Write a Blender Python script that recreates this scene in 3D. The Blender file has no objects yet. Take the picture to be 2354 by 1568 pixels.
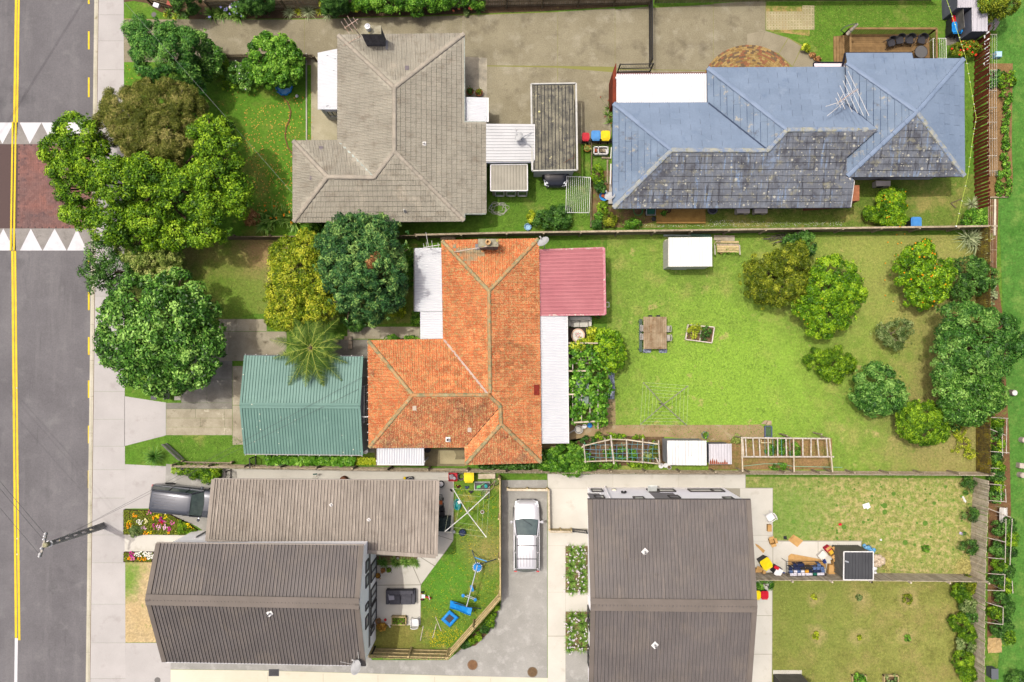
import bpy,bmesh,math,random
import numpy as np
from mathutils import Vector as VC,Matrix
random.seed(7)
rng=np.random.default_rng(7)
rad=math.radians
S=bpy.context.scene
# ---------------------------------------------------------------- camera, sky, sun, exposure
CAM_H,FPX=54.0,1870.0
TILT=math.atan(45/FPX)
cam_data=bpy.data.cameras.new('camera')
cam_data.sensor_fit='HORIZONTAL'
cam_data.sensor_width=36
cam_data.lens=36*FPX/2354
cam_data.clip_end=2000
cam=bpy.data.objects.new('camera',cam_data)
cam.location=(0,0,CAM_H)
cam.rotation_euler=(TILT,0,0)
S.collection.objects.link(cam)
S.camera=cam
SHX,SHY=.28,-.17
sun_elev=math.atan2(1,math.hypot(SHX,SHY))
world=bpy.data.worlds.new('World')
S.world=world
world.use_nodes=True
nt=world.node_tree
sky=nt.nodes.new('ShaderNodeTexSky')
sky.sky_type='NISHITA'
sky.sun_disc=False
sky.sun_elevation=sun_elev
sky.sun_rotation=math.atan2(-SHX,-SHY)
sky.air_density=.7
sky.ozone_density=.0
sky.dust_density=8.0
bg=nt.nodes['Background']
bg.inputs['Strength'].default_value=.15
nt.links.new(sky.outputs[0],bg.inputs['Color'])
sd=bpy.data.lights.new('sun','SUN')
sd.energy=2.25
sd.angle=rad(.55)
sd.color=(1.0,.95,.86)
sun=bpy.data.objects.new('sun',sd)
sun.rotation_euler=VC((SHX,SHY,-1)).to_track_quat('-Z','Y').to_euler()
sun.location=(-20,20,70)
S.collection.objects.link(sun)
S.view_settings.view_transform='Standard'
S.view_settings.look='None'
S.view_settings.exposure=.82
S.view_settings.gamma=1
S.view_settings.use_curve_mapping=False
S.render.engine='CYCLES'
S.cycles.max_bounces=5
S.cycles.diffuse_bounces=3
S.cycles.transparent_max_bounces=4
# ---------------------------------------------------------------- where things stand
CT,ST=math.cos(TILT),math.sin(TILT)
RX=[0,582.4,1164.7,1741.0]
RY=[0,392.3,772.4,1163.5]
KZ=.26042
def pix(r,x,y):
 if r==0:
  return x,y
 r-=1
 return RX[r%4]+x*KZ,RY[r//4]+y*KZ
def ray(r,x,y):
 dx,dy=pix(r,x,y)
 a,b=(dx-1177)/FPX,-(dy-784)/FPX
 return VC((a,b*CT+ST,b*ST-CT))
def P(r,x,y,z=.0):
 "survey point: plan position of a spot of the photograph that stands at height z"
 d=ray(r,x,y)
 t=(z-CAM_H)/d.z
 return VC((d.x*t,d.y*t,z))
def on(pl,r,x,y):
 "the same for a spot that lies on plane pl (point, normal)"
 d=ray(r,x,y)
 o=VC((0,0,CAM_H))
 t=(pl[0]-o).dot(pl[1])/d.dot(pl[1])
 return o+d*t
def plane3(a,b,c):
 n=(b-a).cross(c-a).normalized()
 return(a,n if n.z>0 else-n)
def eplane(a,b,s):
 "plane through eave a-b that rises to its left with slope s"
 e=(b-a).normalized()
 l=VC((-e.y,e.x,0)).normalized()
 return plane3(a,b,a+l+VC((0,0,s)))
def M2(px,z=0):
 return px*KZ*CAM_H/FPX*(1-z/CAM_H)
def PP(pts,z=.0):
 return[P(p[0],p[1],p[2],z)for p in pts]
 # ---------------------------------------------------------------- materials
def lin(c):
 return c/12.92 if c<=.04045 else((c+.055)/1.055)**2.4
def C(r,g,b,k=2.2):
 "real-world base colour of a surface that the sunlit photograph shows as r, g, b"
 return tuple(min(.82,lin(v/255)/k)for v in(r,g,b))+(1.0,)
MATS={}
def mat(name,c1,c2=None,s=1.5,ov=(),rg=.9,bump=None,fn=.0,fs=14,spec=.12,metal=.0,var=.0,cell=None,coat=.0):
 """c1/c2 mixed by a soft noise of scale s; ov: further patches (colour, scale, low, high[, kind]);
    fine: small grain; var: difference between one piece and the next; cell: (scale, amount) difference by place"""
 if name in MATS:
  return MATS[name]
 m=bpy.data.materials.new(name)
 m.use_nodes=True
 t=m.node_tree
 b=t.nodes['Principled BSDF']
 b.inputs['Roughness'].default_value=rg
 b.inputs['Metallic'].default_value=metal
 b.inputs['Specular IOR Level'].default_value=spec
 b.inputs['Coat Weight'].default_value=coat
 geo=t.nodes.new('ShaderNodeNewGeometry')
 pos=geo.outputs['Position']
 def noise(sc,det=4,ro=.6):
  n=t.nodes.new('ShaderNodeTexNoise')
  n.inputs['Scale'].default_value=sc
  n.inputs['Detail'].default_value=det
  n.inputs['Roughness'].default_value=ro
  t.links.new(pos,n.inputs['Vector'])
  return n.outputs['Fac']
 def rng_(v,lo,hi,a=.0,z=1.0):
  n=t.nodes.new('ShaderNodeMapRange')
  n.inputs[1].default_value,n.inputs[2].default_value=lo,hi
  n.inputs[3].default_value,n.inputs[4].default_value=a,z
  t.links.new(v,n.inputs[0])
  return n.outputs[0]
 def mix(f,a,c):
  n=t.nodes.new('ShaderNodeMix')
  n.data_type='RGBA'
  if isinstance(f,float):
   n.inputs[0].default_value=f
  else:
   t.links.new(f,n.inputs[0])
  for v,i in((a,6),(c,7)):
   if isinstance(v,tuple):
    n.inputs[i].default_value=v
   else:
    t.links.new(v,n.inputs[i])
  return n.outputs[2]
 def times(a,f):
  n=t.nodes.new('ShaderNodeVectorMath')
  n.operation='SCALE'
  if isinstance(a,tuple):
   n.inputs[0].default_value=a[:3]
  else:
   t.links.new(a,n.inputs[0])
  t.links.new(f,n.inputs['Scale'])
  return n.outputs[0]
 col=c1
 if c2:
  col=mix(rng_(noise(s),.36,.64),c1,c2)
 for o in ov:
  if o[1]=='zone':
   mp=t.nodes.new('ShaderNodeMapping')
   mp.vector_type='POINT'
   mp.inputs['Location'].default_value=(-o[2],-o[3]*o[6],0)
   mp.inputs['Scale'].default_value=(1,o[6],0)
   t.links.new(pos,mp.inputs['Vector'])
   ln=t.nodes.new('ShaderNodeVectorMath')
   ln.operation='LENGTH'
   t.links.new(mp.outputs[0],ln.inputs[0])
   ad=t.nodes.new('ShaderNodeMath')
   ad.operation='ADD'
   t.links.new(ln.outputs['Value'],ad.inputs[0])
   t.links.new(rng_(noise(.7,6,.7),.2,.8,-.55*(o[5]-o[4]+1),.55*(o[5]-o[4]+1)),ad.inputs[1])
   f=rng_(ad.outputs[0],o[4],o[5],o[7]if len(o)>7 else 1.0,.0)
  elif len(o)>4 and o[4]=='v':
   vn=t.nodes.new('ShaderNodeTexVoronoi')
   vn.inputs['Scale'].default_value=o[1]
   vn.inputs['Randomness'].default_value=1
   t.links.new(pos,vn.inputs['Vector'])
   sep=t.nodes.new('ShaderNodeSeparateColor')
   t.links.new(vn.outputs['Color'],sep.inputs[0])
   sz=rng_(sep.outputs[0],1-o[5],1.0,.0,o[3])
   sub=t.nodes.new('ShaderNodeMath')
   sub.operation='SUBTRACT'
   t.links.new(sz,sub.inputs[0])
   t.links.new(vn.outputs['Distance'],sub.inputs[1])
   f=rng_(sub.outputs[0],.0,.06)
  elif len(o)>4:
   mp=t.nodes.new('ShaderNodeMapping')
   mp.inputs['Scale'].default_value=(1,.1,.1)if o[4]=='y' else(.1,1,.1)
   t.links.new(pos,mp.inputs['Vector'])
   nz=noise(o[1],4,.65)
   t.links.new(mp.outputs[0],nz.node.inputs['Vector'])
   f=rng_(nz,o[2],o[3])
  else:
   f=rng_(noise(o[1],5,.65),o[2],o[3])
  col=mix(f,col,o[0])
 if cell:
  vn=t.nodes.new('ShaderNodeTexVoronoi')
  vn.inputs['Scale'].default_value=cell[0]
  t.links.new(pos,vn.inputs['Vector'])
  sep=t.nodes.new('ShaderNodeSeparateColor')
  t.links.new(vn.outputs['Color'],sep.inputs[0])
  col=times(col,rng_(sep.outputs[0],0,1,1-cell[1],1+cell[1]))
 if fn:
  col=times(col,rng_(noise(fs,3,.8),.3,.7,1-fn,1+fn))
 if var:
  oi=t.nodes.new('ShaderNodeObjectInfo')
  col=times(col,rng_(oi.outputs['Random'],0,1,1-var,1+var))
 if isinstance(col,tuple):
  b.inputs['Base Color'].default_value=col
 else:
  t.links.new(col,b.inputs['Base Color'])
 if bump:
  bn=t.nodes.new('ShaderNodeBump')
  bn.inputs['Strength'].default_value=bump[1]
  bn.inputs['Distance'].default_value=bump[2]if len(bump)>2 else .02
  t.links.new(noise(bump[0],3,.7),bn.inputs['Height'])
  t.links.new(bn.outputs[0],b.inputs['Normal'])
 MATS[name]=m
 return m
def leafmat(name,dark,mid,light,tr=.3,rg=.5,spec=.15):
 if name in MATS:
  return MATS[name]
 m=bpy.data.materials.new(name)
 m.use_nodes=True
 t=m.node_tree
 b=t.nodes['Principled BSDF']
 b.inputs['Roughness'].default_value=rg
 b.inputs['Specular IOR Level'].default_value=spec
 at=t.nodes.new('ShaderNodeAttribute')
 at.attribute_name='tint'
 cr=t.nodes.new('ShaderNodeValToRGB')
 dark,mid,light=[tuple(v*k for v in c[:3])+(1,)for c,k in((dark,.85),(mid,1.15),(light,1.5))]
 cr.color_ramp.elements[0].color=dark
 cr.color_ramp.elements[1].color=light
 e=cr.color_ramp.elements.new(.5)
 e.color=mid
 t.links.new(at.outputs['Fac'],cr.inputs[0])
 t.links.new(cr.outputs[0],b.inputs['Base Color'])
 tl=t.nodes.new('ShaderNodeBsdfTranslucent')
 t.links.new(cr.outputs[0],tl.inputs['Color'])
 mx=t.nodes.new('ShaderNodeMixShader')
 mx.inputs[0].default_value=tr*.6
 t.links.new(b.outputs[0],mx.inputs[1])
 t.links.new(tl.outputs[0],mx.inputs[2])
 t.links.new(mx.outputs[0],t.nodes['Material Output'].inputs['Surface'])
 MATS[name]=m
 return m
 # ---------------------------------------------------------------- mesh building
class MB:
 def __init__(s):
  s.v,s.f,s.m=[],[],[]
 def add(s,vs,fs,mi=0):
  k=len(s.v)
  s.v+=[tuple(v)for v in vs]
  s.f+=[tuple(k+i for i in f)for f in fs]
  s.m+=[mi]*len(fs)
  return s
 def quad(s,*p,mi=0):
  return s.add(p,[tuple(range(len(p)))],mi)
 def bx(s,x0,x1,y0,y1,z0,z1,mi=0):
  return s.add([(x0,y0,z0),(x1,y0,z0),(x1,y1,z0),(x0,y1,z0),(x0,y0,z1),(x1,y0,z1),(x1,y1,z1),(x0,y1,z1)],[(3,2,1,0),(4,5,6,7),(0,1,5,4),(1,2,6,5),(2,3,7,6),(3,0,4,7)],mi)
 def box(s,c,size,rz=.0,rx=.0,ry=.0,mi=0):
  a,b,d=(q/2 for q in size)
  mt=Matrix.Translation(VC(c))@Matrix.Rotation(rz,4,'Z')@Matrix.Rotation(ry,4,'Y')@Matrix.Rotation(rx,4,'X')
  vs=[mt@VC(p)for p in((-a,-b,-d),(a,-b,-d),(a,b,-d),(-a,b,-d),(-a,-b,d),(a,-b,d),(a,b,d),(-a,b,d))]
  return s.add(vs,[(3,2,1,0),(4,5,6,7),(0,1,5,4),(1,2,6,5),(2,3,7,6),(3,0,4,7)],mi)
 def prism(s,pts,z0,z1,mi=0):
  n=len(pts)
  ar=sum(pts[i][0]*pts[(i+1)%n][1]-pts[(i+1)%n][0]*pts[i][1]for i in range(n))
  if ar<0:
   pts=pts[::-1]
  vs=[(p[0],p[1],z0)for p in pts]+[(p[0],p[1],z1)for p in pts]
  fs=[tuple(range(n,2*n)),tuple(range(n-1,-1,-1))]+[(i,(i+1)%n,n+(i+1)%n,n+i)for i in range(n)]
  return s.add(vs,fs,mi)
 def tube(s,pts,r,n=6,r2=None,mi=0):
  pts=[VC(p)for p in pts]
  k=len(pts)
  vs=[]
  for i,p in enumerate(pts):
   d=(pts[min(i+1,k-1)]-pts[max(i-1,0)]).normalized()
   a=d.cross(VC((0,0,1))if abs(d.z)<.9 else VC((1,0,0))).normalized()
   b=d.cross(a)
   q=r if r2 is None else r+(r2-r)*i/(k-1)
   for j in range(n):
    w=2*math.pi*j/n
    vs.append(p+(a*math.cos(w)+b*math.sin(w))*q)
  fs=[(i*n+j,i*n+(j+1)%n,(i+1)*n+(j+1)%n,(i+1)*n+j)for i in range(k-1)for j in range(n)]
  fs+=[tuple(range(n-1,-1,-1)),tuple((k-1)*n+j for j in range(n))]
  return s.add(vs,fs,mi)
 def beam(s,p,q,w,h,mi=0):
  "timber from p to q, w wide (level) and h high"
  p,q=VC(p),VC(q)
  d=(q-p).normalized()
  a=d.cross(VC((0,0,1)))
  a=a.normalized()if a.length>1e-4 else VC((1,0,0))
  b=a.cross(d).normalized()
  vs=[e+a*(i*w/2)+b*(j*h/2)for e in(p,q)for i,j in((-1,-1),(1,-1),(1,1),(-1,1))]
  return s.add(vs,[(0,1,2,3),(7,6,5,4),(0,4,5,1),(1,5,6,2),(2,6,7,3),(3,7,4,0)],mi)
 def lathe(s,prof,c=(0,0,0),n=14,mi=0,cap=True):
  c=VC(c)
  vs=[c+VC((r*math.cos(2*math.pi*j/n),r*math.sin(2*math.pi*j/n),z))for r,z in prof for j in range(n)]
  k=len(prof)
  fs=[(i*n+j,i*n+(j+1)%n,(i+1)*n+(j+1)%n,(i+1)*n+j)for i in range(k-1)for j in range(n)]
  if cap:
   fs+=[tuple(range(n-1,-1,-1)),tuple((k-1)*n+j for j in range(n))]
  return s.add(vs,fs,mi)
 def ball(s,c,r,n=8,sz=1.0,mi=0):
  pr=[(r*math.sin(math.pi*i/5),-r*sz*math.cos(math.pi*i/5))for i in range(6)]
  pr[0],pr[-1]=(.02*r,-r*sz),(.02*r,r*sz)
  return s.lathe(pr,c,n,mi)
 def mesh(s,name,mats,base=(0,0,0),smooth=False):
  me=bpy.data.meshes.new(name)
  b=VC(base)
  me.from_pydata([(v[0]-b.x,v[1]-b.y,v[2]-b.z)for v in s.v],[],s.f)
  mats=mats if isinstance(mats,(list,tuple))else[mats]
  for m in mats:
   me.materials.append(m)
  if len(mats)>1:
   me.polygons.foreach_set('material_index',s.m)
  if smooth:
   me.polygons.foreach_set('use_smooth',[True]*len(s.f))
  me.update()
  return me
def link(o,parent=None):
 S.collection.objects.link(o)
 if parent is not None:
  o.parent=parent
 return o
def props(o,lb_=None,cat=None,group=None,kind=None):
 for k,v in(('label',lb_),('category',cat),('group',group),('kind',kind)):
  if v:
   o[k]=v
 return o
class Th:
 "a thing: an Empty at its base that parents its parts (their vertices are given in world space unless loc is the origin)"
 def __init__(s,name,lb_,cat,loc=(0,0,0),group=None):
  s.loc=VC(loc)
  s.o=bpy.data.objects.new(name,None)
  s.o.empty_display_size=.2
  s.o.location=s.loc
  link(s.o)
  props(s.o,lb_,cat,group)
 def pt(s,name,mb,m,parent=None,lb_=None,kind=None,smooth=False):
  me=mb if isinstance(mb,bpy.types.Mesh)else mb.mesh(name,m,s.loc,smooth)
  o=bpy.data.objects.new(name,me)
  link(o,parent or s.o)
  return props(o,lb_,None,None,kind)
def one(name,lb_,cat,mb,m,group=None,smooth=False,kind=None):
 "a thing that is one mesh"
 vs=mb.v
 c=VC((sum(v[0]for v in vs)/len(vs),sum(v[1]for v in vs)/len(vs),min(v[2]for v in vs)))
 o=bpy.data.objects.new(name,mb.mesh(name,m,c,smooth))
 o.location=c
 link(o)
 return props(o,lb_,cat,group,kind)
def struct(name,mb,m,parent=None):
 o=bpy.data.objects.new(name,mb.mesh(name,m))
 link(o,parent)
 if parent is None:
  o['kind']='structure'
 return o
def dup(root,loc,rz=.0,lb_=None,sc=1.0,group=None):
 def cp(o,par):
  c=o.copy()
  link(c,par)
  for ch in list(o.children):
   cp(ch,c)
  return c
 c=cp(root,None)
 c.location=loc
 c.rotation_euler=(0,0,rz)
 c.scale=(sc,sc,sc)if not isinstance(sc,tuple)else sc
 if lb_:
  c['label']=lb_
 if group:
  c['group']=group
 return c
def pieces(parent,base,name,me,mts,plural,limit=300,extra=None,mats=None):
 "alike pieces: the first ones as objects sharing one mesh, the rest joined as one real-geometry part"
 tb=Matrix.Translation(-VC(base))
 for mt in mts[:limit]:
  o=bpy.data.objects.new(name,me)
  o.matrix_local=tb@mt
  link(o,parent)
 rest=mts[limit:]
 if not rest and(extra is None or not extra.f):
  return
 mb=MB()
 if rest:
  vv=np.array([v.co[:]for v in me.vertices])
  ff=[tuple(p.vertices)for p in me.polygons]
  mi=[p.material_index for p in me.polygons]
  for mt in rest:
   a=np.array(mt)
   w=vv@a[:3,:3].T+a[:3,3]
   k=len(mb.v)
   mb.v+=[tuple(x)for x in w.tolist()]
   mb.f+=[tuple(k+i for i in f)for f in ff]
   mb.m+=mi
 if extra:
  k=len(mb.v)
  mb.v+=extra.v
  mb.f+=[tuple(k+i for i in f)for f in extra.f]
  mb.m+=extra.m
 o=bpy.data.objects.new(plural,mb.mesh(plural,mats or list(me.materials),base))
 link(o,parent)
 o['kind']='stuff'
 return o
def amesh(name,verts,nper,m,tint=None):
 "many loose polygons of nper corners each, from one array"
 me=bpy.data.meshes.new(name)
 nv=len(verts)
 nf=nv//nper
 me.vertices.add(nv)
 me.vertices.foreach_set('co',np.ascontiguousarray(verts,dtype=np.float32).ravel())
 me.loops.add(nv)
 me.loops.foreach_set('vertex_index',np.arange(nv,dtype=np.int32))
 me.polygons.add(nf)
 me.polygons.foreach_set('loop_start',np.arange(0,nv,nper,dtype=np.int32))
 me.polygons.foreach_set('loop_total',np.full(nf,nper,dtype=np.int32))
 if tint is not None:
  a=me.attributes.new('tint','FLOAT','FACE')
  a.data.foreach_set('value',np.ascontiguousarray(tint,dtype=np.float32))
 for q in(m if isinstance(m,list)else[m]):
  me.materials.append(q)
 me.update()
 me.validate()
 return me
def inset(pts,d):
 n=len(pts)
 ar=sum(pts[i][0]*pts[(i+1)%n][1]-pts[(i+1)%n][0]*pts[i][1]for i in range(n))
 if ar<0:
  pts=pts[::-1]
 out=[]
 for i in range(n):
  p,c,q=(VC((pts[j%n][0],pts[j%n][1]))for j in(i-1,i,i+1))
  a,b=(c-p).normalized(),(q-c).normalized()
  na,nb=VC((-a.y,a.x)),VC((-b.y,b.x))
  m_=na+nb
  m_=m_*(d/max(.25,m_.dot(na)))if m_.length>1e-3 else na*d
  out.append((c.x+m_.x,c.y+m_.y))
 return out
def clip_rect(poly,u0,u1,v0,v1):
 for ax,lim,sg in((0,u0,1),(0,u1,-1),(1,v0,1),(1,v1,-1)):
  out=[]
  n=len(poly)
  for i in range(n):
   a,b=poly[i],poly[(i+1)%n]
   da,db=(a[ax]-lim)*sg,(b[ax]-lim)*sg
   if da>=0:
    out.append(a)
   if da*db<0:
    t=da/(da-db)
    out.append((a[0]+(b[0]-a[0])*t,a[1]+(b[1]-a[1])*t))
  poly=out
  if len(poly)<3:
   return[]
 return poly
def area2(p):
 return .5*abs(sum(p[i][0]*p[(i+1)%len(p)][1]-p[(i+1)%len(p)][0]*p[i][1]for i in range(len(p))))
def inside(p,poly):
 c=False
 n=len(poly)
 for i in range(n):
  a,b=poly[i],poly[(i+1)%n]
  if(a[1]>p[1])!=(b[1]>p[1])and p[0]<(b[0]-a[0])*(p[1]-a[1])/(b[1]-a[1])+a[0]:
   c=not c
 return c
def in_poly_points(poly,n):
 "n random points in a plan polygon (numpy)"
 a=np.array([(p[0],p[1])for p in poly])
 lo,hi=a.min(0),a.max(0)
 out=np.zeros((0,2))
 while len(out)<n:
  q=rng.uniform(lo,hi,(n*2,2))
  c=np.zeros(len(q),bool)
  for i in range(len(a)):
   p1,p2=a[i],a[(i+1)%len(a)]
   if p1[1]==p2[1]:
    continue
   k=((p1[1]>q[:,1])!=(p2[1]>q[:,1]))&(q[:,0]<(p2[0]-p1[0])*(q[:,1]-p1[1])/(p2[1]-p1[1])+p1[0])
   c^=k
  out=np.vstack([out,q[c]])
 return out[:n]
white=mat('white_paint',C(246,246,246),C(225,225,222),1.2,rg=.5,fn=.05)
offw=mat('off_white_wall',C(232,230,228),C(215,213,210),.8,rg=.7,fn=.04)
black=mat('black_metal',(.012,.012,.014,1),rg=.45)
dgrey=mat('dark_grey_metal',(.04,.04,.045,1),(.055,.055,.06,1),3,rg=.5)
steel=mat('galvanised_steel',(.42,.43,.45,1),(.3,.31,.33,1),6,rg=.4,metal=.6)
alu=mat('pale_aluminium',(.6,.6,.62,1),rg=.4,metal=.3)
glass=mat('window_glass',(.03,.045,.05,1),(.05,.065,.07,1),2,rg=.08,spec=.8)
cglass=mat('curtained_glass',(.5,.52,.5,1),(.36,.38,.36,1),5,rg=.1,spec=.7)
timber=mat('weathered_timber',C(186,172,148),C(150,136,112),5,ov=[(C(206,196,174),14,.55,.75)],rg=.9,fn=.15,var=.18)
tnew=mat('pale_pine_timber',C(222,202,152),C(194,174,126),4,ov=[(C(170,158,94),7,.6,.75)],rg=.85,fn=.1,var=.12)
tgrey=mat('silvered_timber',C(226,214,192),C(196,182,156),3,ov=[(C(150,134,108),8,.58,.7)],rg=.9,fn=.14,var=.2)
tdark=mat('dark_old_timber',C(142,128,104),C(104,94,74),3,ov=[(C(156,146,92),6,.6,.75)],fn=.2,var=.2)
stickw=mat('bleached_stick',C(215,208,196),C(180,170,155),6)
bplas=mat('blue_plastic',C(20,130,215),C(40,150,230),3,rg=.4)
rplas=mat('red_plastic',C(215,30,55),C(195,25,45),3,rg=.4)
yplas=mat('yellow_plastic',C(250,225,20),C(235,205,15),3,rg=.4)
gplas=mat('dark_bin_plastic',(.02,.022,.024,1),rg=.5)
wplas=mat('white_plastic',C(250,250,250),C(235,235,238),3,rg=.35)
terra=mat('terracotta',C(175,92,60),C(150,76,50),5,rg=.85,fn=.1)
soil=mat('garden_soil',C(122,100,74),C(98,78,56),2.5,ov=[(C(154,132,102),1.2,.5,.7)],bump=(9,.8,.06),fn=.25)
cgrey=mat('plain_concrete',C(190,186,176),C(172,168,158),1.5,ov=[(C(140,136,124),1.0,.6,.75)],rg=.85,fn=.07)
wire_mat=mat('cable',(.05,.05,.052,1),rg=.6)
rope_white=mat('white_cord',C(240,240,235),rg=.7)
# ================================================================ the ground
asphalt=mat('asphalt',C(121,119,122),C(110,108,111),.35,ov=[(C(128,126,128),1.1,.5,.75,'y'),(C(98,97,100),2.4,.62,.8,'y'),(C(132,131,132),.9,.55,.8),(C(96,95,98),.25,.6,.75)],fn=.13,fs=11,bump=(40,.4,.01))
asphalt_drive=mat('old_asphalt_drive',C(172,171,166),C(158,157,152),.6,ov=[(C(188,187,183),1.6,.52,.7),(C(140,138,132),.5,.62,.75)],fn=.09,fs=12)
path_con=mat('footpath_concrete',C(194,191,189),C(185,182,180),.5,ov=[(C(172,166,164),.9,.56,.76),(C(146,140,137),5,.72,.8)],rg=.85,fn=.04,var=.035)
kerb_con=mat('kerb_concrete',C(208,203,186),C(190,186,165),.7,ov=[(C(160,150,120),2.5,.58,.72)],fn=.08)
channel_dirt=mat('channel_grit',C(122,96,72),C(150,128,104),2,fn=.2)
aggregate=mat('exposed_aggregate',C(155,148,124),C(140,133,110),.45,ov=[(C(172,166,146),.8,.52,.75),(C(112,105,88),.6,.54,.74),(C(112,108,84),1.7,.66,.8)],fn=.2,fs=13,bump=(30,.5,.015))
old_con=mat('old_stained_concrete',C(182,175,154),C(158,150,129),1.1,ov=[(C(205,198,176),1.6,.6,.7),(C(112,103,84),1.3,.58,.75),(C(92,84,70),4,.66,.8)],fn=.12,var=.1)
dark_con=mat('dark_concrete',C(150,147,138),C(126,122,112),1.0,ov=[(C(176,172,160),1.7,.6,.75)],fn=.12,var=.06)  # darker concrete with paler patches
new_con=mat('pale_new_concrete',C(219,216,206),C(208,205,195),.5,ov=[(C(192,187,175),1.1,.58,.78),(C(176,170,158),3,.66,.8)],rg=.85,fn=.03,var=.03)
dirt_path=mat('bare_dirt',C(174,153,117),C(157,135,100),.9,ov=[(C(190,178,152),1.1,.56,.72),(C(120,128,70),2.2,.64,.76)],fn=.12)
mark_yellow=mat('yellow_road_paint',C(240,212,50),C(226,196,48),2.5,ov=[(C(150,140,90),9,.66,.75)],rg=.7,fn=.06)
mark_white=mat('white_road_paint',C(228,228,233),C(214,214,219),2.2,ov=[(C(190,190,192),8,.66,.78)],rg=.7,fn=.04)
def grassmat(name,g1,g2,dry=None,dl=(.5,.68),ds=.5,dirt=None,tl=(.62,.74),tsc=.6,extra=()):
 ov=[(C(*g2),.9,.45,.65)]
 if dry:
  ov+=[(C(*dry),ds,dl[0],dl[1]),(C(*dry),ds*3.3,dl[0]+.06,dl[1]+.08)]
 if dirt:
  ov.append((C(*dirt),tsc,tl[0],tl[1]))
 ov+=list(extra)
 return mat(name,C(*g1),C(*[int(v*.86)for v in g1]),2.3,ov=ov,rg=.95,fn=.3,fs=7,spec=.1,bump=(6,.8,.05))
def zone(rgb,r,x,y,r0,r1,sy=1.0,amt=1.0):
 c=P(r,x,y)
 return(C(*rgb),'zone',c.x,c.y,r0,r1,sy,amt)
gr_lush=grassmat('lush_lawn',(106,146,50),(88,130,40),(150,154,84),(.56,.75),.55)
gr_back=grassmat('sunny_lawn',(138,168,70),(122,158,60),(164,168,92),(.52,.72),.5,extra=[zone((146,186,66),0,1660,900,3,8,1.0,.75),zone((162,164,90),0,2110,600,4,10,1.3,.6),zone((164,148,98),0,2180,1000,2,6,1.0,.7),zone((160,150,94),0,2200,800,2,6,.5,.6),(C(184,172,112),.9,.6,.72),(C(108,140,50),1.3,.6,.74)])
gr_dry=gr_back
gr_front=grassmat('worn_front_lawn',(122,146,58),(106,134,50),(146,142,80),(.46,.64),.5,extra=[zone((168,140,100),0,600,610,.5,2.4,.6,.9),zone((112,146,52),0,560,690,1,3,1.0,.8)])
gr_patch=grassmat('patchy_lawn',(146,158,80),(124,150,66),(186,174,118),(.46,.62),3.0,(180,160,126),(.62,.74),1.2,extra=[(C(96,134,52),1.5,0,.36,'v',.5),(C(92,130,50),3.4,0,.34,'v',.4),zone((112,150,62),0,1800,1190,1,4,1.0,.7)])
gr_olive=grassmat('olive_lawn',(142,146,74),(148,152,80),(160,148,92),(.5,.7),.5,extra=[zone((120,140,60),0,1840,1400,1,6,1.0,.6)]+[zone((176,160,110),16,x,y,.0,.75,1.0,.85)for x,y in((500,805),(900,830),(1320,800),(515,1160),(900,1150),(1310,1150))])
gr_play=grassmat('play_yard_lawn',(112,146,52),(92,132,42),(158,150,84),(.54,.68),.7,extra=[zone((160,146,92),14,2060,400,.5,2,1,.7),zone((92,150,46),14,1680,640,1,2.4,1,.8),zone((138,130,70),14,1250,1150,1,3,1,.8)])
gr_dirt=grassmat('sandy_verge',(208,186,142),(198,176,130),(196,172,128),extra=[(C(112,150,56),.9,.6,.66),(C(150,150,84),2.2,.62,.7),zone((112,150,56),13,1110,560,.3,1.3,.5,.9)])
gr_park=grassmat('park_lawn',(90,142,58),(78,130,50),(118,152,72),(.5,.7),.9,extra=[(C(126,150,80),2.4,.6,.75),(C(66,116,40),.5,.55,.7)])
gr_shade=grassmat('leafy_front_lawn',(104,150,46),(88,134,38),(132,140,66),(.52,.7),.5)
def sheet(name,pts,z,m,parent=None,zp=None):
 mb=MB()
 q=[(p[0],p[1])for p in PP(pts,0)]
 mb.prism(q,z-.05,z)
 return struct(name,mb,m,parent)
def slabs(parent,quad,us,vs,z,m,gap=.012,name='slab',jit=.0):
 a,b,c,d=[VC((p[0],p[1],0))for p in quad]
 def pt(u,v):
  return(a*(1-u)+b*u)*(1-v)+(d*(1-u)+c*u)*v
 for i in range(len(us)-1):
  for j in range(len(vs)-1):
   q=[pt(us[i],vs[j]),pt(us[i+1],vs[j]),pt(us[i+1],vs[j+1]),pt(us[i],vs[j+1])]
   q=inset([(p.x,p.y)for p in q],gap/2)
   dz=random.uniform(-jit,jit)
   mb=MB().prism(q,z-.06,z+dz)
   o=bpy.data.objects.new(name,mb.mesh(name,m))
   link(o,parent)
mb=MB();mb.quad((-600,-600,-.22),(600,-600,-.22),(600,600,-.22),(-600,600,-.22));struct('ground',mb,gr_lush)
KX=P(1,822,800).x
road=struct('road',MB().bx(-39.5,KX,-400,400,-.3,-.12),asphalt)
lots=struct('lot_ground',MB().bx(KX+.3,130,-160,160,-.2,-.012),gr_lush)
struct('lot_ground',MB().bx(-130,-39.6,-160,160,-.2,0),gr_lush)
kerb=struct('kerb',MB().bx(KX+.02,KX+.28,-160,160,-.2,-.03),channel_dirt)
yk=-60.0
while yk<60:
 ln=2.4
 mb=MB().bx(KX,KX+.17,yk+.006,yk+ln-.006,-.2,-.002+random.uniform(-.004,.004))
 mb.bx(KX+.175,KX+.25,yk+.006,yk+ln-.006,-.2,-.012)
 if abs(yk)<34:
  o=bpy.data.objects.new('kerb_stone',mb.mesh('kerb_stone',[kerb_con]));link(o,kerb)
 yk+=ln
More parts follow.
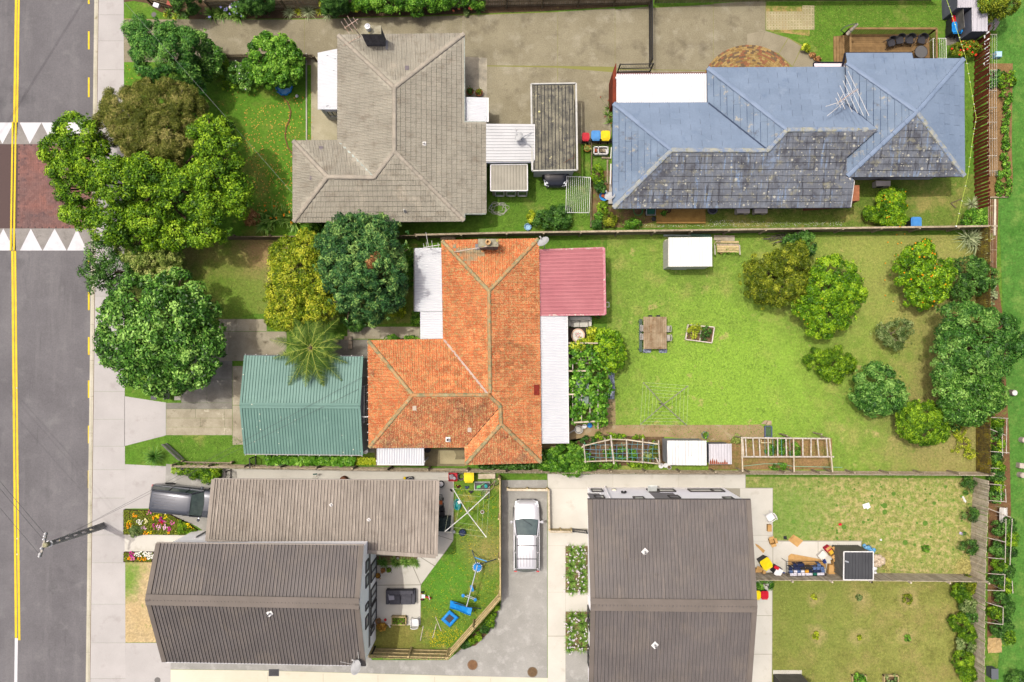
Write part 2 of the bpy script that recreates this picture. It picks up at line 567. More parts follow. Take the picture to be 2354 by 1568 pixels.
def mark(name,pts,m,z=-.112):
 q=[P(p[0],p[1],p[2],z)for p in pts]
 mb=MB().prism([(p.x,p.y)for p in q],-.15,z)
 return struct(name,mb,m,road)
def strip(name,r,x0,x1,y0,y1,m,z=-.112):
 return mark(name,[(r,x0,y0),(r,x1,y0),(r,x1,y1),(r,x0,y1)],m,z)
RZ=-.112
xc=[P(1,124,500,RZ).x,P(1,144,500,RZ).x,P(1,149,500,RZ).x,P(1,167,500,RZ).x]
yt,yb=P(1,100,1080,RZ).y,P(5,100,706,RZ).y
xs13=[P(13,132,1100,RZ).x,P(13,152,1100,RZ).x,P(13,161,1100,RZ).x,P(13,181,1100,RZ).x]
ye1,ye2=P(13,140,1163,RZ).y,P(13,170,1184,RZ).y
for k,ye in((0,ye1),(2,ye2)):
 mb=MB();mb.bx(xc[k],xc[k+1],yt,120,-.15,RZ);struct('centre_line',mb,mark_yellow,road)
 mb=MB();mb.prism([(xs13[k],ye),(xs13[k+1],ye),(xc[k+1],yb),(xc[k],yb)],-.15,RZ);struct('centre_line',mb,mark_yellow,road)
 xa,xb=(P(1,118,0).x,P(1,133,0).x)if k==0 else(P(1,145,0).x,P(1,161,0).x)
 mb=MB();mb.bx(xa,xb,yb,yt,-.06,-.018);struct('centre_line',mb,mark_yellow,road)
mb=MB();mb.bx(xs13[0],xs13[0]+.2,-120,ye1-.02,-.15,RZ);struct('centre_line',mb,mark_white,road)
for r,y0,y1 in((1,-130,35),(1,277,436),(1,684,858),(5,690,822),(5,1072,1232),(9,10,167),(9,392,546),(9,792,948),(9,1187,1343),(13,85,198),(13,468,623),(13,868,1022),(13,1266,1420),(13,1545,1700)):
 strip('edge_dash',r,776 if r<13 else 779,791 if r<13 else 796,y0,y1,mark_yellow)
ramp_con=mat('ramp_concrete',C(160,156,152),C(144,140,136),1.2,ov=[(C(120,116,112),2.0,.58,.74)],fn=.1)
y1,y2=P(1,100,1272).y,P(5,100,510).y
tb=struct('speed_table',MB().bx(-39.4,KX-.01,y2,y1,-.2,-.035),mat('brick_joint',C(96,80,78)))
for ya,yz in((yt,y1),(yb,y2)):
 s=1 if ya>yz else-1
 mb=MB()
 mb.add([(-39.4,ya,-.115),(KX-.01,ya,-.115),(KX-.01,yz,-.022),(-39.4,yz,-.022)],[(0,1,2,3)if s<0 else(3,2,1,0)])
 mb.add([(-39.4,yz,-.2),(KX-.01,yz,-.2),(KX-.01,yz,-.022),(-39.4,yz,-.022)],[(0,1,2,3)])
 struct('ramp',mb,ramp_con,tb)
def ramp_z(y):
 f=(y-yt)/(y1-yt)if y>.5*(y1+y2)else(y-yb)/(y2-yb)
 return-.115+.093*f+.006
for r,ybase,yap,teeth in((1,1082,1270,((-190,0,-95),(-75,122,22),(174,366,263),(366,560,462),(563,756,658))),(5,705,512,((-190,-80,-135),(-70,130,30),(176,373,273),(378,588,483),(592,766,680)))):
 for xa,xb,xm in teeth:
  a,b,c=P(r,xa,ybase,-.11),P(r,xb,ybase,-.11),P(r,xm,yap,-.03)
  mb=MB();mb.quad(*[(p.x,p.y,ramp_z(p.y))for p in(a,b,c)]);struct('painted_tooth',mb,mark_white,tb)
brick_red=mat('paver_brick',C(148,106,98),C(124,100,98),.5,ov=[(C(158,108,96),.7,.55,.7),(C(98,84,86),1.4,.56,.7)],fn=.1,cell=(5.5,.14))
W_=.115
mb=MB().bx(.004,2*W_-.004,.004,W_-.004,-.03,0)
bm_=mb.mesh('brick',brick_red)
mts=[]
nx,ny=int((KX+33)/W_),int((y1-y2)/W_)
for i in range(nx):
 for j in range(ny):
  k=(i-j)%4
  x,y=KX-.02-(nx-i)*W_,y2+j*W_+.01
  dz=random.uniform(-.002,.002)
  if k==0 and i<nx-1:
   mts.append(Matrix.Translation((x,y,-.026+dz)))
  elif k==3 and j<ny-1:
   mts.append(Matrix.Translation((x+W_,y,-.026+dz))@Matrix.Rotation(rad(90),4,'Z'))
tx=P(1,300,1400).x
mts.sort(key=lambda m:abs(m.translation.x-tx)+.3*abs(m.translation.y-.5*(y1+y2)))
pieces(tb,(0,0,0),'brick',bm_,mts,'brick_paving')
for r,x,y,lb in((9,148,459,'level with the lower edge of the big glossy tree'),(13,152,287,'level with the power pole'),(13,151,426,'just below the power pole head'),(5,139,597,'on the lower painted ramp')):
 one('road_stud','reflector stud between the yellow lines, '+lb,'road stud',MB().box(P(r,x,y,-.1),(.1,.1,.02)),mat('stud_plastic',C(235,215,170)),group='studs on the centre line')
 # ---------------------------------------------------------------- pavements and drives (each slab a piece)
fp=struct('footpath',MB().bx(KX+.28,P(1,1085,700).x,-160,160,-.2,-.02),mat('slab_joint',C(120,112,104)))
x0f,xa_,xb_=KX+.29,P(1,1093,0).x,P(13,1108,1554).x
ydt,ydb=P(0,0,0).y,P(0,0,1568).y
def x1f(y):
 return xa_+(xb_-xa_)*(ydt-y)/(ydt-ydb)
ysf=[-60,34,94,160,235,300,360,420,490,560,624,681,756,839,900,964,1026,1080,1145,1230,1294,1389,1478,1560,1640]
for a,b in zip(ysf,ysf[1:]):
 ya,yz=P(0,250,a).y,P(0,250,b).y
 slabs(fp,[(x0f,yz),(x1f(yz),yz),(x1f(ya),ya),(x0f,ya)],[0,1],[0,1],.0,path_con,.01)
drive=struct('driveway_crossing',MB().prism([(p.x,p.y)for p in PP([(9,1098,532),(9,1465,588),(9,1465,878),(9,1098,972)])],-.1,-.006),path_con)
for q in([(9,1098,738),(9,1463,735),(9,1463,590),(9,1098,532)],[(9,1098,972),(9,1463,876),(9,1463,739),(9,1098,742)]):
 slabs(drive,[P(*p)for p in q],[0,1],[0,1],.0,path_con,.004)
drive2=sheet('driveway_crossing',[(9,1098,1132),(9,1465,1150),(9,1462,1345),(13,1440,20),(13,1098,22)],-.004,path_con)
vd=sheet('driveway',[(9,1466,1130),(9,1960,1165),(9,1960,1340),(13,1850,260),(13,1740,180),(13,1462,52),(13,1440,20),(9,1464,1345)],.0,asphalt_drive)
fr=struct('front_path',MB().prism([(p.x,p.y)for p in PP([(13,1100,243),(13,1640,258),(13,1850,250),(13,1850,410),(13,1100,402)])],-.1,.004),new_con)
sheet('front_path',[(13,1107,1208),(13,1600,1208),(13,1600,1385),(13,1506,1385),(13,1506,1700),(13,1107,1700)],.0,path_con)
md=struct('old_driveway',MB().prism([(p.x,p.y)for p in PP([(9,1466,455),(9,1466,876),(9,2053,876),(9,2165,960),(9,2180,160),(10,1015,160),(10,1015,20),(6,1470,1495),(6,1470,1380),(6,830,1376),(6,0,1240),(5,1900,1300),(5,1800,1450)])],-.1,-.014),dark_con)
def q4(r,x0,x1,y0,y1):
 return[P(r,x0,y1),P(r,x1,y1),P(r,x1,y0),P(r,x0,y0)]
slabs(md,q4(9,1467,2050,590,645),[0,1],[0,1],.0,dark_con)
slabs(md,q4(9,1467,2050,645,725),[0,.445,.88,1],[0,1],.0,old_con)
slabs(md,q4(9,1467,2050,725,805),[0,.52,.885,1],[0,1],.002,old_con)
slabs(md,q4(9,1467,2050,805,876),[0,.9,1],[0,1],.001,old_con)
slabs(md,q4(9,1600,2050,170,590),[0,.5,1],[0,.5,1],.0,dark_con)
slabs(md,q4(9,2052,2190,265,610),[0,1],[0,1],.003,old_con)
slabs(md,q4(9,2052,2180,612,960),[0,1],[0,1],.003,old_con)
slabs(md,q4(5,1800,2530,1420,1680),[0,.3,1],[0,1],.001,old_con)
slabs(md,q4(5,1930,2354,1310,1418),[0,.38,1],[0,1],.0,old_con)
slabs(md,q4(6,830,1470,1378,1485),[0,.45,1],[0,1],.0,old_con)
slabs(md,q4(6,380,1012,1490,1680),[0,.3,.75,1],[0,1],.0,dark_con)
slabs(md,q4(10,960,1140,180,1030),[0,1],[0,.3,.6,1],-.004,dark_con)
ag=struct('back_driveway',MB().prism([(p.x,p.y)for p in PP([(0,285,42),(0,460,46),(0,720,44),(0,1000,36),(0,1250,28),(0,1500,18),(0,1762,4),(0,1760,76),(0,1812,86),(0,1850,106),(0,1885,142),(0,1900,165),(0,1420,210),(0,1402,330),(0,1360,336),(0,1335,330),(0,1335,400),(0,1060,300),(0,1060,160),(0,285,143)])],-.1,-.006),mat('drive_joint',C(140,140,80)))
for xa,xb in((285,395),(395,700),(700,1060)):
 slabs(ag,[P(0,xa,143 if xa<700 else 150),P(0,xb,143 if xa<700 else 150),P(0,xb,36 if xb>1000 else 45),P(0,xa,44)],[0,1],[0,1],.0,aggregate,.02)
for xa,xb,ya,yz in((1060,1282,36,150),(1282,1414,27,152),(1414,1500,22,158),(1500,1640,18,160),(1640,1760,8,162)):
 slabs(ag,[P(0,xa,yz),P(0,xb,yz+2),P(0,xb,ya-8),P(0,xa,ya)],[0,1],[0,1],.0,aggregate,.02)
slabs(ag,[P(0,1060,302),P(0,1282,302),P(0,1282,155),P(0,1060,151)],[0,1],[0,1],.0,aggregate,.03)
slabs(ag,[P(0,1282,330),P(0,1404,330),P(0,1412,166),P(0,1282,155)],[0,1],[0,1],.0,aggregate,.03)
slabs(ag,[P(0,1414,212),P(0,1640,205),P(0,1640,163),P(0,1414,160)],[0,1],[0,1],.0,aggregate,.02)
for a,b,c,d in(((4,20,420),(4,190,470),(4,270,335),(4,70,270)),((4,190,474),(4,310,585),(4,390,412),(4,275,338)),((4,312,590),(4,560,600),(4,505,525),(4,394,418)),((4,-90,410),(4,20,418),(4,68,268),(4,-90,300))):
 slabs(ag,[P(*a),P(*b),P(*c),P(*d)],[0,1],[0,1],.001,mat('path_concrete_grey',C(160,152,130),C(146,138,116),.8,fn=.14),.012)
sheet('side_path',[(2,510,505),(2,760,505),(2,760,1300),(2,510,1250)],.004,mat('mossy_path_concrete',C(188,182,156),C(168,162,134),.8,ov=[(C(130,126,108),1.1,.56,.72)],fn=.12))
sheet('entry_pad',[(2,1850,500),(2,2062,512),(2,2062,880),(2,1850,880)],.006,mat('entry_concrete',C(196,188,166),C(150,144,130),1.2,fn=.12))
for a,b in(((2,468,470),(2,470,1245)),):
 struct('lawn_edging',MB().beam(P(*a,.02),P(*b,.02),.08,.08),cgrey)
pts=[P(2,x,y,.03)for x,y in((180,790),(255,845),(300,900),(332,985),(318,1060),(288,1130),(280,1210),(305,1300),(345,1360))]
struct('lawn_edging',MB().tube(pts,.045,5),mat('brown_edging',C(128,98,66)))
nc=struct('forecourt',MB().prism([(p.x,p.y)for p in PP([(11,358,1212),(11,2110,1228),(11,2110,1340),(11,2350,1340),(16,140,300),(16,925,305),(16,915,420),(16,800,640),(16,150,650),(16,132,1700),(15,700,1700),(15,362,1700),(15,362,-155)])],-.1,-.006),mat('pale_joint',C(165,160,145)))
slabs(nc,q4(11,362,2108,1218,1345),[0,.33,.66,1],[0,1],.0,new_con)
slabs(nc,q4(11,362,720,1345,1700),[0,1],[0,1],.0,new_con)
slabs(nc,q4(15,362,720,218,350),[0,1],[0,1],.001,new_con)
slabs(nc,q4(15,362,520,350,760),[0,1],[0,1],.0,new_con)
slabs(nc,q4(15,362,520,760,1146),[0,1],[0,1],.0,new_con)
slabs(nc,q4(15,520,720,766,928),[0,1],[0,1],.0,new_con)
slabs(nc,q4(15,362,520,1150,1700),[0,1],[0,1],.0,new_con)
slabs(nc,q4(15,520,730,1280,1700),[0,1],[0,1],.0,asphalt_drive)
slabs(nc,q4(11,2060,2348,1345,1760),[0,1],[0,1],.0,new_con)
slabs(nc,q4(16,-120,138,259,310),[0,1],[0,1],.0,new_con)
slabs(nc,q4(16,-120,135,310,640),[0,1],[0,1],.001,new_con)
slabs(nc,q4(16,139,535,312,620),[0,1],[0,1],.0,new_con)
slabs(nc,q4(16,538,915,312,620),[0,1],[0,1],.0,new_con)
slabs(nc,q4(16,-120,130,660,965),[0,1],[0,1],.0,new_con)
slabs(nc,q4(16,-120,130,968,1306),[0,1],[0,1],.0,new_con)
slabs(nc,q4(16,-120,128,1309,1700),[0,1],[0,1],.0,new_con)
ad=sheet('shared_driveway',[(14,2190,-230),(15,358,-230),(15,358,1516),(14,2354,1512),(14,1620,1492),(14,0,1448),(13,1506,1440),(13,1506,1370),(14,900,1330),(14,1000,1300),(14,1050,1360),(14,1720,1360),(14,1860,1240),(14,1960,1230),(14,2075,1120),(14,2130,1010),(14,2165,900),(14,2190,840)],.0,asphalt_drive)
pc=struct('kerbside_concrete',MB().prism([(p.x,p.y)for p in PP([(13,1506,1443),(14,0,1450),(14,1620,1494),(15,362,1518),(15,362,1700),(13,1506,1700)])],-.1,-.003),mat('cream_concrete',C(226,221,202),C(217,212,192),.4,ov=[(C(212,204,180),1.2,.6,.8)],rg=.85,fn=.03))
for x in(128,616,1100,1600,2095):
 struct('joint',MB().beam(P(14,x,1462+x*.028,-.001),P(14,x,1700,-.001),.015,.01),mat('pale_joint',C(165,160,145)),pc)
pt_=struct('patio',MB().prism([(p.x,p.y)for p in PP([(14,1040,430),(14,1630,430),(14,1630,-250),(14,1770,-250),(14,1766,300),(14,1700,400),(14,1600,530),(14,1520,640),(14,1480,695),(14,1476,1052),(14,1085,1052),(14,1040,1000)])],-.1,.012),mat('patio_joint',C(150,146,134)))
for q in([(14,1085,1050),(14,1475,1050),(14,1478,697),(14,1085,700)],[(14,1085,696),(14,1476,692),(14,1400,520),(14,1085,520)],[(14,1480,690),(14,1600,530),(14,1460,442),(14,1406,520)],[(14,1604,526),(14,1764,302),(14,1628,260),(14,1464,440)],[(14,1628,256),(14,1766,300),(14,1770,-250),(14,1628,-250)]):
 slabs(pt_,[P(*p)for p in q],[0,1],[0,1],.018,new_con,.012)
sp=struct('side_path',MB().prism([(p.x,p.y)for p in PP([(9,1955,1172),(10,1735,1200),(10,1735,1290),(10,1700,1290),(10,1700,1300),(9,1880,1290)])],-.1,.0),new_con)
# ---------------------------------------------------------------- lawns and beds
sheet('front_lawn',[(0,412,552),(0,640,548),(0,960,560),(0,960,742),(0,800,748),(0,660,720),(0,580,722),(0,505,738),(0,412,720)],-.004,gr_front)
sheet('front_lawn',[(9,1450,878),(9,2052,876),(9,2060,962),(9,2250,965),(9,2250,1130),(9,1560,1120),(9,1500,1000)],-.003,gr_lush)
sheet('back_lawn',[(0,1395,540),(0,2275,540),(0,2275,1090),(0,1395,1085)],-.003,gr_back)
sheet('front_lawn',[(0,285,143),(0,728,143),(0,728,548),(0,285,548)],-.005,gr_shade)
sheet('yard_lawn',[(14,1000,-300),(14,2190,-300),(14,2190,840),(14,1720,1340),(14,980,1340)],-.004,gr_play)
sheet('side_lawn',[(0,1420,400),(0,2240,400),(0,2240,522),(0,1420,524)],-.002,grassmat('side_lawn_grass',(118,142,60),(104,132,50),(158,152,88),(.5,.66),.6))
sheet('yard_lawn',[(0,1714,1096),(0,2240,1100),(0,2240,1328),(16,780,625),(16,925,380),(16,925,305),(16,140,303),(11,2352,1338),(11,2112,1338)],-.002,gr_patch)
sheet('yard_lawn',[(16,136,650),(16,1900,660),(16,1900,1700),(16,130,1700)],-.002,gr_olive)
sheet('verge',[(13,1100,490),(13,1500,490),(13,1500,1204),(13,1103,1204)],-.002,gr_dirt)
sheet('dirt_path',[(11,560,775),(11,880,785),(11,2120,785),(11,2240,780),(11,2340,880),(11,2280,905),(11,1780,925),(11,1400,890),(11,760,885),(11,610,925),(11,300,960),(11,300,1030),(11,540,950)],.003,dirt_path)
sheet('dirt_path',[(11,880,560),(11,960,560),(11,962,782),(11,880,782)],.004,dirt_path)
sheet('garden_bed',[(11,620,930),(11,770,888),(11,1390,890),(11,1400,1130),(11,640,1160)],.001,soil)
sheet('garden_bed',[(11,1780,925),(11,2340,900),(12,660,905),(12,660,1180),(11,1780,1180)],-.001,grassmat('weedy_soil',(140,130,74),(120,124,58),(158,128,88),(.4,.55),.8))
sheet('garden_bed',[(4,2040,560),(4,2255,560),(4,2245,1300),(4,2255,1554),(8,2250,180),(8,2200,230),(8,2035,240),(4,2030,1200)],.002,mat('dug_soil',C(152,122,82),C(132,104,68),1.2,bump=(8,.8,.06),fn=.16))
sheet('garden_bed',[(8,2035,250),(8,2130,250),(8,2110,880),(12,2200,60),(12,2190,300),(12,2225,900),(12,2240,1554),(16,2235,100),(16,2180,1100),(16,2030,1160),(16,2040,0),(12,2045,1250),(12,2045,60),(8,2040,900)],.001,mat('worked_soil',C(132,100,70),C(112,84,58),1.5,ov=[(C(120,130,60),1.4,.56,.68)],bump=(8,.8,.06),fn=.2))
sheet('park_lawn',[(0,2290,-80),(0,2290,420),(0,2300,560),(0,2310,850),(0,2318,1100),(0,2325,1300),(0,2300,1480),(0,2280,1650),(0,3400,1650),(0,3400,-80)],.0,gr_park)
sheet('garden_bed',[(0,285,8),(0,440,44),(0,720,42),(0,1000,34),(0,1250,26),(0,1500,10),(0,1500,-30),(0,285,-30)],.004,mat('bark_soil',C(108,88,66),C(86,70,52),2,ov=[(C(150,130,80),4,.6,.72)],fn=.25))
sheet('verge',[(1,1095,20),(1,1180,8),(1,1300,30),(1,1420,110),(1,1420,168),(1,1180,160),(1,1095,140)],.01,gr_lush)
sheet('garden_bed',[(7,750,0),(7,940,0),(7,945,340),(7,1320,350),(7,1320,440),(7,1180,490),(7,760,510)],.004,mat('bed_earth',C(140,116,84),C(110,90,64),1.8,ov=[(C(110,130,52),1.6,.5,.62)],fn=.2))
sheet('garden_bed',[(10,1070,1000),(10,1520,1000),(10,1870,985),(10,1870,1150),(10,1070,1150)],-.001,mat('yard_dirt',C(150,140,108),C(120,112,90),1.2,fn=.14))
sheet('garden_bed',[(14,1090,440),(14,1455,440),(14,1405,520),(14,1090,522)],.022,soil)
sheet('garden_bed',[(14,2190,850),(14,2165,905),(14,2130,1010),(14,2075,1120),(14,1960,1232),(14,1850,1242),(14,1890,1180),(14,2060,1010)],.004,soil)
sheet('garden_bed',[(12,1640,860),(12,1905,740),(12,1910,1190),(12,1500,1180)],.0005,gr_back)
bc=P(0,1722,216)
rr_=(bc-P(0,1722,103)).length
bp=struct('paver_apron',MB().prism([(bc.x+rr_*math.cos(a/24*math.pi),bc.y+rr_*math.sin(a/24*math.pi))for a in range(25)],-.06,.002),mat('paver_joint',C(104,92,70)))
pav=[mat('paver_'+n,C(*c1),C(*c2),3,fn=.12,var=.1)for n,c1,c2 in(('sand',(178,152,100),(160,134,86)),('rust',(158,108,76),(142,98,72)),('brown',(126,104,80),(112,94,74)),('ochre',(160,130,78),(146,118,74)))]
r_=rr_
row=0
while r_>1.1:
 ns=max(6,int(math.pi*r_/.225))
 for k in range(ns):
  a0,a1=math.pi*(k+.03+.5*(row%2))/ns,math.pi*(k+.97+.5*(row%2))/ns
  am=.5*(a0+a1)
  if r_*math.sin(am)<1.35:
   continue
  if r_>rr_-.01 or True:
   q=[(bc.x+rr*math.cos(a),bc.y+rr*math.sin(a))for rr,a in((r_-.118,a0),(r_-.118,a1),(r_-.006,a1),(r_-.006,a0))]
   o=bpy.data.objects.new('paver',MB().prism(q,-.05,.012+random.uniform(-.003,.003)).mesh('paver',random.choice(pav[:1]+pav)))
   link(o,bp)
 r_-=.122
 row+=1
lp=struct('lattice_paving',MB().prism([(p.x,p.y)for p in PP([(4,78,50),(4,470,60),(4,460,318),(4,78,270)])],-.06,.002),grassmat('paver_grass',(140,150,70),(120,140,60),(176,152,100),(.45,.6),1.0))
lat=mat('lattice_concrete',C(196,186,150),C(180,170,134),2,fn=.08)
mb=MB()
for i in range(4):
 for j in range(2):
  cx,cy,a,b=(i+.5)*.2,(j+.5)*.2,.1,.062
  o4=[(cx-a,cy-a),(cx+a,cy-a),(cx+a,cy+a),(cx-a,cy+a)]
  i4=[(cx,cy-b),(cx+b,cy),(cx,cy+b),(cx-b,cy)]
  for k in range(4):
   k2=(k+1)%4
   mb.add([(*o4[k],.02),(*o4[k2],.02),(*i4[k2],.02),(*i4[k],.02)],[(0,1,2),(0,2,3)])
   mb.add([(*i4[k],.02),(*i4[k2],.02),(*i4[k2],-.03),(*i4[k],-.03)],[(0,1,2,3)])
lm=mb.mesh('lattice_paver',lat)
l0,l1=P(4,78,262),P(4,462,60)
nxl,nyl=int((l1.x-l0.x)/.8),int((l1.y-l0.y)/.4)
mts=[]
for i in range(nxl+1):
 for j in range(nyl+1):
  if(j>nyl-1 and i<nxl)or random.random()<.08:
   continue
  mts.append(Matrix.Translation((l0.x+i*.81,l0.y+j*.41,random.uniform(-.01,.002)))@Matrix.Rotation(random.uniform(-.01,.01),4,'Z'))
pieces(lp,(0,0,0),'lattice_paver',lm,mts,'lattice_pavers')
iron=mat('rusty_iron',C(136,104,74),C(120,90,66),4,rg=.8,fn=.12)
def lid(r,x,y,rd,m,lb_,name='manhole_cover',z=.002):
 c=P(r,x,y,z)
 t=Th(name,lb_,'manhole cover',c)
 t.pt('rim',MB().lathe([(rd,-.02),(rd,.004),(rd*.93,.006),(rd*.93,-.02)],c,24),m)
 t.pt('lid',MB().lathe([(rd*.9,-.02),(rd*.9,.006),(.01,.012)],c,24),m)
lid(14,1935,1402,.34,iron,'round rusty manhole cover in the driveway beside the corner of the paling fence')
lid(15,228,1465,.34,mat('dark_iron',C(118,96,70),C(106,86,64),5,rg=.8,fn=.1),'round brown manhole cover at the bottom of the driveway below the silver car')
lid(13,1390,1538,.2,mat('grey_lid',C(120,118,116),rg=.8),'small dark grey round cover in the concrete crossing by the bottom house')
lid(9,1682,1242,.17,dgrey,'small black round cover in the driveway above the parked dark car')
lid(1,1358,128,.17,mat('grey_lid',C(120,118,116),rg=.8),'small grey round cover in the corner lawn by the letterboxes',z=.012)
c=P(14,181,1470,.004)
t=Th('drain_grate','rectangular black slotted drain grate in the drive below the house','drain',c)
t.pt('frame',MB().bx(c.x-.34,c.x+.34,c.y-.23,c.y-.19,-.03,.012).bx(c.x-.34,c.x+.34,c.y+.19,c.y+.23,-.03,.012).bx(c.x-.34,c.x-.3,c.y-.19,c.y+.19,-.03,.012).bx(c.x+.3,c.x+.34,c.y-.19,c.y+.19,-.03,.012),dgrey)
t.pt('pit',MB().bx(c.x-.3,c.x+.3,c.y-.19,c.y+.19,-.03,.006),black)
for k in range(10):
 t.pt('bar',MB().bx(c.x-.29+k*.061,c.x-.26+k*.061,c.y-.19,c.y+.19,-.01,.014),dgrey)
for r,x,y,sx,sy,lb,m_ in((9,1568,549,.42,.26,'pale rectangular concrete lid set in the old driveway by the big tree',cgrey),(9,1357,546,.38,.24,'dark plastic water meter lid in the verge by the big tree',dgrey)):
 c=P(r,x,y,.0)
 one('pit_lid',lb,'lid',MB().box(c+VC((0,0,.01)),(sx,sy,.04)).box(c+VC((0,0,.032)),(sx*.85,sy*.8,.006)),m_)
 # ================================================================ roofs and houses
def tile_proto(name,w,c,lip,m,ribs=0,rh=.02,gap=.004,shade_grime=None,gw=.024):
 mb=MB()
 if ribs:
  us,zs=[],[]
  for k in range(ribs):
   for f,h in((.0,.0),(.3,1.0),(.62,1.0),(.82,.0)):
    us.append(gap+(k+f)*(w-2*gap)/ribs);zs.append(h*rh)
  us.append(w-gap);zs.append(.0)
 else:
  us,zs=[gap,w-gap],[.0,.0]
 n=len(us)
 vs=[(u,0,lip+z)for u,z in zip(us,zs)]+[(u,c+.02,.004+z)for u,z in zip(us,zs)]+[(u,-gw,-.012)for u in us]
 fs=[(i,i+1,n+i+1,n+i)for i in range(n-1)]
 mb.add(vs,[(2*n+i,2*n+i+1,i+1,i)for i in range(n-1)],1)  # front lip: lap shadow line and grime painted as a dark band
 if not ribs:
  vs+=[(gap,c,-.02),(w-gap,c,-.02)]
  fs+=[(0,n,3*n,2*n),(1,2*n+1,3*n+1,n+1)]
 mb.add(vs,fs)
 return mb.mesh(name,[m,shade_grime or m])
def frame(A,B,pts):
 u=(B-A).normalized()
 n=VC((0,0,0))
 k=len(pts)
 for i in range(k):
  a,b=pts[i],pts[(i+1)%k]
  n+=VC(((a.y-b.y)*(a.z+b.z),(a.z-b.z)*(a.x+b.x),(a.x-b.x)*(a.y+b.y)))
 n.normalize()
 if n.z<0:
  n=-n
 n=(n-u*n.dot(u)).normalized()
 v=n.cross(u)
 return u,v,n
def tiles(pts,w,c,lip,stag,A=None,B=None,clipmb=None,v0=-.05,mi=0):
 "tile one roof face; returns the places of whole tiles, cut ones go to clipmb"
 A,B=A or pts[0],B or pts[1]
 u,v,n=frame(A,B,pts)
 p2=[((p-A).dot(u),(p-A).dot(v))for p in pts]
 nn=sum((p-A).dot(n)for p in pts)/len(pts)
 O=A+n*nn
 p2=[(a,b+(v0 if b<.02 and b>-.15 else 0))for a,b in p2]
 umin,umax=min(p[0]for p in p2),max(p[0]for p in p2)
 vmin,vmax=min(p[1]for p in p2),max(p[1]for p in p2)
 full=[]
 for j in range(int(math.floor((vmin-v0)/c))-1,int((vmax-v0)/c)+1):
  vj=v0+j*c
  off=w*.5*(j%2)*stag
  for i in range(int(math.floor(umin/w))-1,int(umax/w)+2):
   ui=i*w-off
   cl=clip_rect(p2,ui,ui+w,vj,vj+c)
   if len(cl)<3:
    continue
   ar=area2(cl)
   if ar>.985*w*c:
    jit=random.uniform(-.004,.004)
    q=O+u*ui+v*vj+n*jit
    mt=Matrix(((u.x,v.x,n.x,q.x),(u.y,v.y,n.y,q.y),(u.z,v.z,n.z,q.z),(0,0,0,1)))
    full.append(mt@Matrix.Rotation(random.uniform(-.006,.006),4,'Z'))
   elif ar>.004 and clipmb is not None:
    vs=[O+u*a+v*b+n*(lip*(1-(b-vj)/c)+.008)for a,b in cl]
    clipmb.add(vs,[tuple(range(len(vs)))],mi)
    lo=[a for a,b in cl if abs(b-vj)<1e-4]
    if len(lo)>=2 and max(lo)-min(lo)>.02:
     a0,a1=O+u*min(lo)+v*vj,O+u*max(lo)+v*vj
     clipmb.add([a0-n*.012-v*.024,a1-n*.012-v*.024,a1+n*lip,a0+n*lip],[(0,1,2,3)],1)
 return full
def cap_proto(m,w=.27,h=.085,ln=.44,name='ridge_tile'):
 prof=[(-w/2,-.05),(-w/2*.8,h*.55),(-w*.18,h),(w*.18,h),(w/2*.8,h*.55),(w/2,-.05)]
 mb=MB()
 n=len(prof)
 vs=[(0,a*1.1,b+.035)for a,b in prof]+[(ln,a*.9,b-.004)for a,b in prof]
 mb.add(vs,[(i,n+i,n+i+1,i+1)for i in range(n-1)]+[tuple(range(n)),tuple(range(2*n-1,n-1,-1))])
 return mb.mesh(name,m)
def cap_line(p,q,step=.4,dz=.02,unit=.4):
 d=q-p
 L=d.length
 d.normalize()
 k=max(1,int(round(L/step)))
 s=L/k
 x=d
 y=VC((0,0,1)).cross(x).normalized()
 z=x.cross(y)
 out=[]
 for i in range(k):
  o=p+d*(i*s)+VC((0,0,dz))
  out.append(Matrix(((x.x*s/unit,y.x,z.x,o.x),(x.y*s/unit,y.y,z.y,o.y),(x.z*s/unit,y.z,z.z,o.z),(0,0,0,1))))
 return out
def roof_base(th,faces,m,name='roof'):
 mb=MB()
 for f in faces:
  mb.quad(*[p-VC((0,0,.035))for p in f])
 return th.pt(name,mb,m)
def gutter(th,pts,m,closed=True,name='gutter',r=.055,dz=-.06):
 mb=MB()
 q=pts+([pts[0]]if closed else[])
 for a,b in zip(q,q[1:]):
  mb.beam(a+VC((0,0,dz)),b+VC((0,0,dz)),.11,.1)
 return th.pt(name,mb,m)
